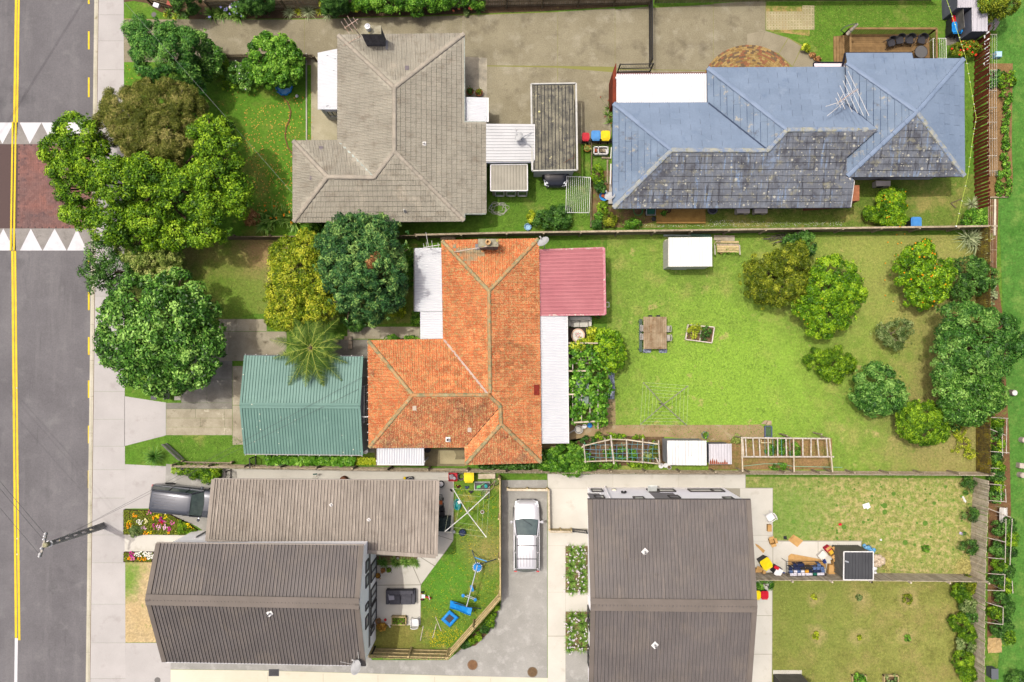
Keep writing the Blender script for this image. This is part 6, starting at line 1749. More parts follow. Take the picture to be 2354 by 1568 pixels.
def flowerbed(lb_,poly,rows,seedn,z=.12):
 q=[(p.x,p.y)for p in PP(poly)]
 t=Th('flower_bed',lb_,'flower bed',(sum(p[0]for p in q)/len(q),sum(p[1]for p in q)/len(q),0))
 t.pt('soil',MB().prism(q,-.05,.05),soil)
 mb=MB()
 n=len(q)
 for i in range(n):
  a,b=VC((*q[i],.06)),VC((*q[(i+1)%n],.06))
  mb.beam(a,b,.05,.14)
 t.pt('edging',mb,mat('dark_edging',C(70,52,42)))
 return t
fb=[(13,1100,30),(13,1300,38),(13,1470,55),(13,1640,140),(13,1740,205),(13,1720,250),(13,1100,245)]
flowerbed('flower bed of many colours in front of the garage beside the dark car',fb,5,1)
fb2=[(13,1102,404),(13,1360,404),(13,1345,488),(13,1100,488)]
flowerbed('narrow flower bed with white blooms below the pale front path',fb2,2,2)
cover('bedding_leaves','low green foliage of the street-front flower beds',fb,'oliveg',(.09,.045),4800,(.06,.24))
cover('bedding_leaves','low green foliage of the narrow street-front flower bed',fb2,'oliveg',(.09,.045),800,(.06,.2))
pet={k:mat(k+'_bedding_petal',C(*v),rg=.6)for k,v in(('orange',(250,165,20)),('yellow',(252,222,30)),('white',(250,248,235)),('magenta',(205,40,150)),('pink',(225,120,170)),('crimson',(190,20,50)),('palepink',(240,190,215)),('cream',(240,235,170)))}
def blooms(r,x,y,rx,ry,col,n,lb,s=.042):
 c=P(r,x,y,.22)
 t=Th('bedding_flower',lb,'flower',(c.x,c.y,.05),'bedding flowers at the street front')
 mb=MB();ms=MB()
 for k in range(n):
  a,q=random.uniform(0,6.28),math.sqrt(random.random())
  p=VC((c.x+math.cos(a)*q*M2(rx),c.y+math.sin(a)*q*M2(ry),random.uniform(.16,.27)))
  mb.lathe([(.004,.0),(s*.7,-.002),(s,.012),(s*.5,.03),(.004,.034)],p,7)
  ms.tube([(p.x,p.y,.04),p],.006,3)
 t.pt('blooms',mb,pet[col],kind='stuff')
 t.pt('stems',ms,mat('stem_green',C(96,130,60)),kind='stuff')
for x,y,rx,ry,col,n,lb in((1190,80,24,20,'orange',14,'orange and gold blooms at the upper left of the bed'),(1320,62,24,18,'pink',9,'pink blooms near the upper edge of the bed'),(1142,136,20,16,'yellow',8,'small yellow blooms at the left edge of the bed'),(1137,172,26,24,'orange',18,'deep orange blooms at the left end of the bed'),(1232,140,24,28,'white',20,'white blooms left of centre in the bed'),(1278,132,22,24,'cream',16,'cream blooms beside the white ones'),(1362,104,18,20,'orange',12,'amber blooms above the crimson ones'),(1394,92,18,20,'yellow',14,'yellow blooms right of the amber ones'),(1458,90,16,22,'yellow',12,'yellow blooms standing alone near the upper right edge'),(1424,122,26,24,'magenta',18,'purple blooms above the crimson ones'),(1416,154,24,20,'crimson',18,'crimson blooms in the middle of the bed'),(1452,142,14,24,'pink',10,'pink blooms beside the crimson ones'),(1402,186,24,22,'palepink',18,'pale pink blooms below the crimson ones'),(1456,184,24,24,'palepink',18,'pale pink blooms right of the first pale ones'),(1362,178,16,26,'magenta',10,'magenta blooms left of the pale pink ones'),(1494,206,18,22,'magenta',12,'magenta blooms at the lower right of the pale ones'),(1520,148,22,20,'pink',12,'pink blooms right of centre'),(1270,196,24,20,'palepink',10,'pale blooms near the grey cushion plant'),(1286,236,24,14,'orange',12,'orange blooms on the lower edge of the bed'),(1322,232,16,16,'yellow',10,'yellow blooms on the lower edge of the bed'),(1650,170,26,24,'yellow',18,'bright yellow blooms left in the right-hand group'),(1680,196,24,24,'yellow',18,'bright yellow blooms at the right end of the bed'),(1490,236,12,10,'orange',6,'few orange blooms at the lower right edge'),(1158,424,24,22,'magenta',18,'purple blooms at the top left of the narrow bed'),(1168,462,22,20,'pink',16,'pink blooms at the lower left of the narrow bed'),(1138,460,16,18,'orange',12,'gold blooms at the left end of the narrow bed'),(1258,466,44,16,'orange',22,'orange blooms on the lower edge of the narrow bed'),(1255,425,70,22,'white',60,'mass of white blooms filling the narrow bed'),(1325,440,34,34,'white',36,'white blooms at the right end of the narrow bed')):
 blooms(13,x,y,rx,ry,col,n,lb)
plant('shrub','grey-green cushion plant at the lower left of the colourful bed','shrub',[(13,1197,218,.2,52,44,.2)],'grey',(.08,.05),.14,1.0,.03)
plant('shrub','dark green bush at the right end of the colourful bed','shrub',[(13,1690,235,.25,40,34,.22),(13,1610,190,.2,46,46,.18)],'mid',(.09,.05),.14,.9,.03)
# ---- grass, weeds and fallen leaves that nobody could count
def grass(lb_,polys,leafm,dens,h=.07):
 V,T=[],[]
 for poly in polys:
  q=[(p.x,p.y)for p in PP(poly)]
  n=int(area2(q)*dens)
  p=in_poly_points(q,n)
  a=rng.uniform(0,2*math.pi,n)
  l=h*rng.uniform(.6,1.5,n)
  d=np.stack([np.cos(a),np.sin(a),np.zeros(n)],1)
  b=np.column_stack([p,np.full(n,.0)])
  w=np.stack([-np.sin(a),np.cos(a),np.zeros(n)],1)*.014
  tip=b+d*(l*.9)[:,None]+np.array([0,0,1])*(l*.8)[:,None]
  V.append(np.stack([b-w,b+w,tip],1).reshape(-1,3))
  T.append(np.clip(rng.normal(.5,.25,n),0,1))
 me=amesh('grass',np.vstack(V),3,LMS[leafm],np.concatenate(T))
 o=link(bpy.data.objects.new('grass',me))
 props(o,lb_,None,None,'stuff')
LMS['turf']=leafmat('turf_blade',C(88,124,40),C(114,150,56),C(146,174,84),.3,.7,.2)
LMS['turfdry']=leafmat('dry_turf_blade',C(108,126,52),C(136,150,70),C(166,168,96),.3,.8,.1)
grass('green lawn grass of the back gardens and verges',[[(0,1395,545),(0,1745,545),(0,1745,760),(0,1880,1000),(0,1760,1040),(0,1395,975)],[(9,1450,885),(9,2050,880),(9,2240,970),(9,2240,1120),(9,1560,1115)],[(14,1480,700),(14,1780,300),(14,2170,-200),(14,2170,820),(14,1720,1240),(14,1480,1240)],[(7,0,120),(7,740,60),(7,740,500),(7,0,500)]],'turf',150)
grass('dry grass of the far back lawn and the yards',[[(0,1745,545),(0,2270,545),(0,2270,1085),(0,1760,1040),(0,1880,1000)],[(0,1780,1340),(0,2190,1340),(0,2190,1566),(0,1780,1566)],[(0,415,555),(0,650,555),(0,650,720),(0,415,720)],[(0,1420,485),(0,2230,410),(0,2230,520),(0,1420,520)],[(4,290,30),(4,1640,10),(4,1640,250),(4,700,260),(4,560,530)]],'turfdry',120,.06)
def litter(lb_,poly,m,n,s=.06,name='fallen_leaves',z=.03,holes=None):
 q=[(p.x,p.y)for p in PP(poly)]
 p=in_poly_points(q,n)
 c=np.column_stack([p,np.full(n,z)])
 nn=unit(np.column_stack([rng.normal(0,.3,n),rng.normal(0,.3,n),np.ones(n)]))
 o=link(bpy.data.objects.new(name,amesh(name,lquads(c,nn,s*1.7,s*.8,0),4,m)))
 props(o,lb_,None,None,'stuff')
leaf_gold=mat('fallen_leaf_gold',C(236,196,96),C(206,150,70),3,rg=.8)
litter('golden leaves scattered on the front lawn of the grey tiled house',[(0,560,250),(0,700,220),(0,690,320),(0,672,330),(0,672,500),(0,570,510)],leaf_gold,420,.075)
litter('a few golden leaves on the shaded front lawn',[(0,490,200),(0,720,200),(0,720,320),(0,560,500),(0,480,300)],leaf_gold,120,.06)
litter('leaf scraps on the verge beside the footpath',[(0,288,150),(0,345,150),(0,340,215),(0,288,215)],leaf_gold,40,.05)
dand=mat('dandelion_petal',C(250,225,20),rg=.7)
litter('dandelions dotted over the yard with the blue play set',[(14,1500,760),(14,1800,300),(14,2160,-100),(14,2160,800),(14,1800,1180),(14,1500,1230)],dand,520,.032,'dandelions',.07)
litter('dense yellow dandelions by the fence corner of the play yard',[(14,1560,1090),(14,1800,1080),(14,1860,1110),(14,1720,1240),(14,1560,1240)],dand,330,.034,'dandelions',.08)
litter('dandelions in the top of the play yard',[(10,1780,1300),(10,2150,1420),(10,2150,1550),(10,1790,1550)],dand,110,.034,'dandelions',.07)
daisy=mat('daisy_petal',C(244,244,236),rg=.7)
litter('white daisies in the grass below the blue house',[(7,1190,470),(7,1330,480),(7,1780,480),(7,1780,430),(7,2354,455),(8,760,450),(8,760,490),(7,1200,500)],daisy,420,.03,'daisies',.05)
fo=mat('fallen_orange_skin',C(245,170,40),rg=.5)
for k,(x,y)in enumerate(((1230,565),(1302,558),(1152,632),(1272,638),(1240,645),(1215,750),(1240,745),(1234,780),(1130,818),(1240,832),(1126,966),(1130,1102),(1200,1155),(1235,945),(1730,1026))):
 one('fallen_orange','ripe orange lying on the dry lawn near the orange tree','fruit',MB().ball(P(8,x,y,.05),.05,8),fo,group='oranges fallen on the lawn')
 # ================================================================ fences, walls and gates
def fence(name,lb_,pts,h,pw,gap,pm,rails=0,rm=None,post=2.2,cat='fence',limit=300,th=.02,jag=.03,alt=False,pname='paling',lean=.0):
 "pts: plan corners (Vectors on the ground); palings one by one, rails and posts on the side given by rails (+1 left of the line, -1 right)"
 t=Th(name,lb_,cat,pts[0].lerp(pts[-1],.5))
 me=MB().bx(-pw/2,pw/2,-th/2,th/2,.03,h).mesh(pname,pm)
 mts=[]
 for a,b in zip(pts,pts[1:]):
  d=(b-a);L=d.length;d.normalize()
  ang=math.atan2(d.y,d.x)
  s=VC((-d.y,d.x,0))
  n=max(1,int(L/(pw+gap)))
  for i in range(n):
   p=a+d*((i+.5)*L/n)+s*(.0 if not alt or i%2 else .05)
   mts.append(Matrix.Translation(p)@Matrix.Rotation(ang,4,'Z')@Matrix.Rotation(random.gauss(0,.008),4,'Y')@Matrix.Diagonal((1,1,1+random.uniform(-jag,jag),1)))
  if rails:
   o=s*rails*.05
   for z in([.25,.5*h,h-.25]if h>1.3 else[.25,h-.2]):
    t.pt('rail',MB().beam(a+o+VC((0,0,z)),b+o+VC((0,0,z)),.05,.09),rm or pm)
   k=max(1,int(L/post))
   for i in range(k+1):
    p=a.lerp(b,i/k)+s*rails*.11
    t.pt('post',MB().box(p+VC((0,0,h*.5)),(.1,.1,h*1.0),rz=ang),rm or pm)
 c=VC((0,0,0))
 mts.sort(key=lambda m:(m.translation-c).length)
 pieces(t.o,t.loc,pname,me,mts,pname+'s',limit=limit)
 return t
fence('paling_fence','old dark paling fence along the top edge behind hedge and conifers',[P(0,490,23),P(0,1000,18),P(0,1492,9)],1.7,.1,.02,timber,-1,tdark)
fence('paling_fence','dark weathered fence at the top edge right of the black metal gate',[P(0,1503,8),P(0,1762,4),P(0,2140,2)],1.6,.14,.03,tdark)
ff=fence('paling_fence','short dark timber fence carrying the letterboxes at the top left corner',[P(0,352,8),P(0,420,26)],1.0,.09,.05,tdark,-1)
for r,x,y,m,lb in((1,1390,58,wplas,'white letterbox on the corner fence by the top driveway'),(1,1510,42,mat('faded_red',C(176,96,84)),'faded red letterbox on the corner fence behind the white one')):
 c=P(r,x,y,1.0)
 t=Th('letterbox',lb,'letterbox',(c.x,c.y,.95),'letterboxes on the corner fence')
 t.pt('box',MB().box(c+VC((0,0,.1)),(.32,.24,.22),rz=-.3),m)
 t.pt('lid',MB().box(c+VC((0,0,.23)),(.36,.28,.03),rz=-.3),m)
fence('paling_fence','low dark paling fence between the top driveway and the front lawn',[P(0,505,137),P(0,640,136),P(0,728,137)],.9,.09,.03,tdark,-1)
fence('paling_fence','dark slatted boundary fence behind the front lawn and yellow-green tree',[P(0,470,552),P(0,960,549)],1.3,.09,.035,tdark,1)
bf=Th('board_fence','grey horizontal board fence with posts along the top of the back garden','fence',P(0,1700,536))
ps=[P(0,962,548),P(0,1165,543),P(0,1745,535),P(0,2262,528)]
for a,b in zip(ps,ps[1:]):
 n=max(1,int((b-a).length/2.2))
 for i in range(n):
  p,q=a.lerp(b,i/n),a.lerp(b,(i+1)/n)
  bf.pt('post',MB().box(p+VC((0,-.07,.75)),(.1,.1,1.5)),timber)
  for k in range(8):
   z=.12+k*.18
   o=VC((0,random.uniform(-.006,.006),z))
   bf.pt('board',MB().beam(p+o,q+o,.025,.165),tdark if k%3 else timber)
  bf.pt('capping',MB().beam(p+VC((0,0,1.5)),q+VC((0,0,1.5)),.12,.03),timber)
fence('paling_fence','long weathered paling fence with rails between the middle lot and the lower houses',[P(0,415,1067),P(0,900,1076),P(0,1165,1080),P(0,2255,1086)],1.5,.1,.015,tgrey,1,timber)
brown_p=mat('red_brown_fence_stain',C(128,66,42),C(104,52,34),3,ov=[(C(80,42,30),6,.6,.72)],rg=.85,fn=.12,var=.15)
fence('paling_fence','red-brown stained fence of spaced boards beside the blue house',[P(0,2240,80),P(0,2236,300),P(0,2240,485)],1.75,.17,.055,brown_p,0,alt=True)
lich=mat('yellow_lichened_timber',C(150,134,60),C(100,84,56),3,ov=[(C(176,160,40),2.5,.55,.66),(C(76,66,52),6,.58,.7)],fn=.2,var=.15)
fence('paling_fence','dark fence with yellow lichen closing the right end of the back garden',[P(0,2242,530),P(0,2243,1082)],1.7,.11,.02,lich,1,tdark)
fence('paling_fence','silvery timber fence down the right side of the lower yards',[P(0,2237,1096),P(0,2228,1330),P(0,2226,1640)],1.8,.13,.01,tgrey)
fence('paling_fence','silvery timber fence dividing the patchy yard from the olive lawn',[P(16,-110,586),P(16,900,590),P(16,1900,600)],1.9,.13,.01,tgrey,-1,tgrey)
fence('paling_fence','pale new paling fence wrapping the play yard with the blue play set',[P(0,1151,1092),P(0,1152,1360),P(0,1034,1494),P(0,858,1490)],1.75,.1,.01,tnew,-1,tnew)
for lb,a,b,h in(('low timber sleeper wall at the head of the drive behind the silver car',P(11,0,1345),P(11,360,1348),.6),('low timber wall beside the silver car along the forecourt',P(11,366,1350),P(15,372,200),.6),('short yellowish timber wall joined to the black gate by the silver car',P(15,372,202),P(15,570,206),.8)):
 t=Th('sleeper_wall',lb,'wall',a.lerp(b,.5))
 for k in range(3):
  t.pt('sleeper',MB().beam(a+VC((0,0,.1+k*h/3)),b+VC((0,0,.1+k*h/3)),.09,h/3-.015),tnew)
 t.pt('capping',MB().beam(a+VC((0,0,h+.03)),b+VC((0,0,h+.03)),.14,.03),tgrey)
 for f in(.02,.5,.98):
  t.pt('post',MB().box(a.lerp(b,f)+VC((0,.07,h*.5)),(.1,.1,h)),tnew)
def railing(name,lb_,a,b,h,n,m,cat='gate',r=.012,mid=(),fr=.025):
 t=Th(name,lb_,cat,a.lerp(b,.5))
 up=VC((0,0,1))
 for z in(.1,h)+tuple(mid):
  t.pt('rail',MB().beam(a+up*z,b+up*z,fr*2,fr*2),m)
 for f in(.0,1.0):
  p=a.lerp(b,f)
  t.pt('post',MB().box(p+up*(h*.52),(fr*2.6,fr*2.6,h*1.04)),m)
 for i in range(n):
  p=a.lerp(b,(i+.5)/n)
  t.pt('bar',MB().tube([p+up*.1,p+up*(h+.06)],r,5),m)
 return t
railing('metal_gate','black barred metal gate lying across the drive by the white carport',P(3,976,640),P(3,1262,636),1.5,20,black,mid=(.75,))
railing('metal_fence','tall black barred fence crossing the top driveway from the edge',P(3,1256,-60),P(3,1258,585),1.4,60,black,'fence',mid=(.7,))
railing('metal_gate','small black barred gate beside the tall white house near the silver car',P(15,575,196),P(15,700,212),1.0,9,black)
railing('metal_gate','black barred gate at the end of the pale new fence by the patio',P(14,992,1232),P(14,1080,1238),1.3,7,black)
railing('metal_gate','dark barred side gate next to the nasturtium strip',P(10,22,1062),P(10,26,1140),1.3,8,black)
railing('metal_gate','grey barred gate beside the wall above the lower garage roof',P(9,2040,1180),P(9,2040,1250),1.2,9,mat('grey_gate',C(110,104,104)))
for lb,a,b,n in(('grey picket gate leaf beside the yucca, standing open',P(9,1478,945),P(9,1630,1085),13),('short grey picket gate leaf under the big glossy tree',P(9,1500,452),P(9,1500,556),8)):
 t=Th('picket_gate',lb,'gate',a.lerp(b,.5))
 d=(b-a).normalized()
 for i in range(n):
  p=a.lerp(b,(i+.5)/n)
  t.pt('picket',MB().box(p+VC((0,0,.5)),(.085,.02,.95),rz=math.atan2(d.y,d.x)),mat('grey_picket',C(176,172,170),C(150,146,146),4,rg=.8))
 for z in(.2,.8):
  t.pt('rail',MB().beam(a+VC((0,0,z)),b+VC((0,0,z)),.06,.07),mat('grey_picket',C(176,172,170)))
fence('paling_fence','broken old fence stub along the small front lawn above the low spiky hedge',[P(9,1630,1112),P(9,2060,1122)],.5,.09,.07,timber,1,timber,jag=.3)
# ================================================================ the street pole and wires
conc_pole=mat('pole_concrete',C(186,184,180),C(160,158,154),2,ov=[(C(96,94,92),4,.6,.72)],fn=.1)
pb,pt=P(13,916,172,0),P(13,398,345,6.8)
pole=Th('utility_pole','leaning grey concrete power pole with a crossarm over the road','power pole',pb)
d=(pt-pb)
sx=VC((.55,-.83,0)).normalized()
sy=d.normalized().cross(sx).normalized()
def pole_beam(f0,f1,off,w,dep):
 a,b=pb+d*f0,pb+d*f1
 mb=MB()
 vs=[]
 for e,f in((a,f0),(b,f1)):
  k=1.15-.45*f
  for i,j in((-1,-1),(1,-1),(1,1),(-1,1)):
   vs.append(e+sx*(off*k+i*w*k/2)+sy*(j*dep*k/2))
 return mb.add(vs,[(3,2,1,0),(4,5,6,7),(0,1,5,4),(1,2,6,5),(2,3,7,6),(3,0,4,7)])
for off in(-.13,.13):
 pole.pt('flange',pole_beam(0,1,off,.08,.22),conc_pole)
f=.0
while f<.98:
 pole.pt('web',pole_beam(f,min(1.0,f+.06 if f>.02 else .14),0,.19,.12),conc_pole)
 f+=.14
pole.pt('pole_top',MB().lathe([(.14,-.3),(.15,.0),(.1,.05)],pt,12),mat('pole_cap',C(176,172,140),C(150,148,116),4))
ca,cb=P(13,356,447,6.75),P(13,413,232,6.75)
pole.pt('crossarm',MB().beam(ca,cb,.11,.11),mat('grey_hardwood',C(196,192,184),C(170,164,154),5))
insul=[]
for fr in(.04,.14,.36,.74,.86,.97):
 p=ca.lerp(cb,fr)
 pole.pt('insulator',MB().lathe([(.03,.05),(.06,.09),(.04,.13),(.07,.17),(.03,.24)],p,10),wplas)
 insul.append(p+VC((0,0,.2)))
pole.pt('steel_band',MB().tube([pt+VC((.02,0,-.45)),pt+VC((.02,0,-.38))],.2,10),steel)
pole.pt('riser_cable',MB().tube([pb+d*.12+sy*-.17,pb+d*.55+sy*-.19+sx*.05,pb+d*.92+sy*-.16],.025,5),offw)
pole.pt('fuse_box',MB().box(pb+d*.72+sy*-.1,(.16,.14,.3)),mat('pole_cap',C(176,172,140)))
def cable(lb_,a,b,sag,r=.012,m=wire_mat,name='overhead_wire'):
 pts=[]
 for i in range(13):
  f=i/12
  p=a.lerp(b,f)
  p.z-=sag*4*f*(1-f)
  pts.append(p)
 return one(name,lb_,'wire',MB().tube(pts,r,4),m)
dirw=(P(13,210,0,6.7)-P(13,413,232,6.7)).normalized()
for k,i in enumerate((1,3,5)):
 cable('street wire from the %s insulators of the leaning pole'%('lower','middle','upper')[k],insul[i],insul[i]+dirw*45,.3,.013)
for k in(0,1):
 s0,s1=P(1,735+14*k,0,-.12),P(1,0+14*k,1180,-.12)
 e=(s1-s0)
 a,b=s0-e*1.6,s1+e*1.6
 o=VC((-SHX*7.4,-SHY*7.4,7.4))
 cable('street wire beyond the kerb whose shadow crosses the upper road, %s of the pair'%('inner','outer')[k],a+o,b+o,.0,.02)
sv=pb+d*.9
cable('service wire from the pole to the orange house eave',sv,P(10,1022,330,2.9),.35,.008)
cable('second service wire from the pole passing over the dark parked car',sv+VC((.1,.1,-.2)),P(10,1024,420,2.9),.3,.008)
for k,(a,b,lb)in enumerate(((P(1,1080,0,6.5),P(6,352,205,2.9),'service wire crossing the top verge to the grey tiled house'),(P(1,1120,-40,6.4),P(2,1,1300,5.0),'service wire ending over the grey house front lawn'))):
 if k==0:
  cable(lb,a,b,.2,.006,mat('pale_cable',C(170,172,170),rg=.6))
cl_=[(4,1672,0,1.9),(4,1770,290,1.8),(4,1838,500,1.75),(4,1890,800,1.7),(4,1932,1040,1.7),(4,1900,1230,1.7),(4,1858,1554,1.75),(8,1755,490,1.9)]
t=Th('clothes_line','long yellow cord washing line with white pegs along the brown fence','washing line',P(4,1930,1040))
t.pt('cord',MB().tube([P(*p)for p in cl_],.014,5),mat('yellow_cord',C(196,220,96),rg=.7))
pg=MB()
for a,b in zip(cl_,cl_[1:]):
 for f in(.2,.5,.75):
  p=P(*a).lerp(P(*b),f)
  pg.box(p,(.09,.025,.05),rz=random.uniform(-.4,.4))
t.pt('pegs',pg,wplas,kind='stuff')
t.pt('prop',MB().tube([P(4,1932,1040,1.7),P(4,2020,1024,1.6)],.012,4),mat('yellow_cord',C(196,220,96)))
t.pt('end_post',MB().tube([P(8,1755,490,0),P(8,1755,490,1.95)],.04,8),steel)
one('timber_offcut','grey timber offcut shaped like an arrow on the grass behind the blue house','timber',MB().beam(P(8,1822,240,.05),P(8,1708,288,.05),.06,.05).beam(P(8,1708,288,.05),P(8,1752,330,.05),.06,.05),tdark)
# ================================================================ vehicles
tyre=mat('tyre_rubber',(.012,.012,.013,1),rg=.85)
carglass=mat('car_glass',(.025,.04,.04,1),(.04,.06,.055,1),3,rg=.04,spec=.9)
def car(name,lb_,c,rz,L,W,H,paint,suv=False,rails=True,hood=.27,cabin_end=.47,roofm=None):
 t=Th(name,lb_,'car',(0,0,0))
 hw=W/2
 belt=H*(.62 if not suv else .6)
 st=[(-.5,.68,.38,belt*.86),(-.482,.87,.28,belt*.98),(-.44,.97,.22,belt),(-.3,1.0,.2,belt),(.0,1.0,.2,belt*.99),(.2,1.0,.2,belt*.98),(.5-hood,.99,.2,belt*.97),(.36,.97,.2,belt*.92),(.43,.91,.22,belt*.84),(.475,.77,.28,belt*.72),(.5,.52,.36,belt*.56)]if not suv else[(-.5,.86,.38,belt*.9),(-.48,.95,.28,belt),(-.3,1.0,.2,belt),(.2,1.0,.2,belt*.98),(.36,.98,.2,belt*.92),(.46,.92,.25,belt*.84),(.5,.8,.36,belt*.6)]
 cross=[(-.98,.0),(-1.0,.35),(-1.0,.6),(-.955,.9),(-.86,1.0),(-.45,1.035),(0,1.045),(.45,1.035),(.86,1.0),(.955,.9),(1.0,.6),(1.0,.35),(.98,.0)]
 n=len(cross)
 vs=[(x*L,hw*k*a,zb+(zt-zb)*b)for x,k,zb,zt in st for a,b in cross]
 fs=[(i*n+j,(i+1)*n+j,(i+1)*n+j+1,i*n+j+1)for i in range(len(st)-1)for j in range(n-1)]
 fs+=[tuple(range(n)),tuple((len(st)-1)*n+j for j in range(n-1,-1,-1))]
 t.pt('body',MB().add(vs,fs),paint,smooth=True)
 xa,xb=.5-hood,.5-hood-(.19 if not suv else .11)
 xc_,xd=-cabin_end+.05,-cabin_end
 rw,bw=hw*.74,hw*.91
 zr=H
 sts=[(xb+.0,zr*.965,rw*.94),(xb-.04,zr*.99,rw),(.5*(xb+xc_),zr,rw),(xc_+.03,zr*.985,rw*.98),(xc_,zr*.965,rw*.94)]
 cr=[(-1.06,-.075),(-1,-.02),(-.6,.012),(0,.02),(.6,.012),(1,-.02),(1.06,-.075)]
 m=len(cr)
 vs=[(x*L,w*a,z+b)for x,z,w in sts for a,b in cr]
 t.pt('roof',MB().add(vs,[(i*m+j,i*m+j+1,(i+1)*m+j+1,(i+1)*m+j)for i in range(len(sts)-1)for j in range(m-1)]),roofm or paint,smooth=True)
 def strip_(x0,z0,w0,x1,z1,w1,k=7):
  mb=MB()
  va=[]
  for x,z,w,bow in((x0,z0,w0,.1),(x1,z1,w1,.03)):
   for i in range(k):
    q=-1+2*i/(k-1)
    va.append((x*L+math.copysign(bow,x)*(1-q*q)*(1 if bow>.05 else 1),w*q,z+.02*(1-q*q)))
  return mb.add(va,[(i,i+1,k+i+1,k+i)for i in range(k-1)])
 t.pt('windscreen',strip_(xa,belt*1.0,bw*.93,xb,zr*.96,rw*.92),carglass,smooth=True)
 t.pt('rear_window',strip_(xd,belt*1.02,bw*.9,xc_,zr*.96,rw*.92),carglass,smooth=True)
 for sg in(-1,1):
  y0,y1=sg*bw,sg*rw*1.05
  t.pt('side_window',MB().add([(xa*L,y0,belt),(xd*L,y0,belt),(xc_*L,y1,zr*.93),(xb*L,y1,zr*.93)],[(0,1,2,3)]),carglass)
  for xx,xy in((xa,xb),(.04,.03),(-.2,-.2),(xd,xc_)):
   t.pt('pillar',MB().beam((xx*L,y0*1.005,belt),(xy*L,y1*1.01,zr*.95),.06,.05),paint)
  t.pt('sill_shoulder',MB().beam((xa*L,sg*(bw+.01),belt+.0),(xd*L,sg*(bw+.01),belt+.0),.05,.06),paint)
  t.pt('wing_mirror',MB().lathe([(.03,-.08),(.09,-.05),(.1,.03),(.03,.08)],(xa*L-.12,sg*(hw+.12),belt+.06),8).beam((xa*L-.12,sg*(hw-.05),belt+.03),(xa*L-.12,sg*(hw+.08),belt+.05),.05,.04),paint)
  t.pt('headlight',MB().add([(.478*L,sg*hw*.84,belt*.66),(.492*L,sg*hw*.5,belt*.63),(.44*L,sg*hw*.62,belt*.855),(.40*L,sg*hw*.9,belt*.86)],[(0,1,2,3)]),mat('headlight_glass',(.5,.52,.55,1),rg=.1))
  t.pt('tail_light',MB().box((-.487*L,sg*hw*.82,belt*.8),(.05,.18,.3)),mat('tail_light_red',(.35,.02,.02,1),rg=.2))
  if rails:
   t.pt('roof_rail',MB().tube([(xb*L-.15,sg*rw*.97,zr-.01),(xb*L-.3,sg*rw*.97,zr+.045),(xc_*L+.2,sg*rw*.97,zr+.045),(xc_*L+.05,sg*rw*.95,zr-.02)],.02,6),black)
  for wx_ in(-.3,.31):
   w=t.pt('wheel',MB().lathe([(.2,-.1),(.33,-.1),(.35,-.06),(.35,.06),(.33,.1),(.2,.1)],n=18),tyre)
   for v in w.data.vertices:
    x,y,z=v.co
    v.co=(x+wx_*L,z+sg*(hw-.09),y+.35)
   w2_=t.pt('rim',MB().lathe([(.02,-.02),(.2,-.02),(.21,.09),(.02,.07)],n=10),steel,w)
   for v in w2_.data.vertices:
    x,y,z=v.co
    v.co=(x+wx_*L,sg*(z+hw-.09),y+.35)
 for k in range(-2,3):
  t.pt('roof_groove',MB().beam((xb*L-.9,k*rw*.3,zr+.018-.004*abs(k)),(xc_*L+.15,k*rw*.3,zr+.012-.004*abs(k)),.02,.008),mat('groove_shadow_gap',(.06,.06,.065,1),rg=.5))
 t.pt('wiper',MB().tube([(xa*L+.05,.25,belt+.05),(xa*L-.3,-.35,belt+.24)],.012,4),black)
 t.pt('grille',MB().bx(.487*L,.502*L,-hw*.4,hw*.4,belt*.4,belt*.56),black)
 t.pt('bumper',MB().beam((.488*L,-hw*.72,.34),(.488*L,hw*.72,.34),.1,.2).beam((-.49*L,-hw*.8,.42),(-.49*L,hw*.8,.42),.12,.24),gplas)
 t.o.location=(c.x,c.y,0)
 t.o.rotation_euler=(0,0,rz)
 return t
silver=mat('silver_car_paint',(.4,.4,.42,1),rg=.3,metal=.5,coat=.5)
navy_p=mat('dark_grey_car_paint',(.045,.05,.062,1),rg=.25,metal=.4,coat=.6)
black_p=mat('black_car_paint',(.012,.013,.018,1),rg=.2,coat=.7)
t=car('car','silver wagon with black roof rails parked on the shared driveway',P(15,176,262,.7),rad(90),4.65,1.76,1.5,silver)
for x in(-.75,-1.6):
 t.pt('roof_bar',MB().tube([(x+.3,-.66,1.56),(x+.3,.66,1.56)],.02,6),black)
t=car('car','dark grey off-road car with its nose under the lower garage roof',P(9,1650,1462,.9),rad(-6.5),4.75,1.86,1.85,navy_p,suv=True)
t=car('car','black car whose bonnet shows below the flat lichened garage',P(7,432,-150,.6),rad(-90),4.4,1.74,1.42,black_p,rails=False)
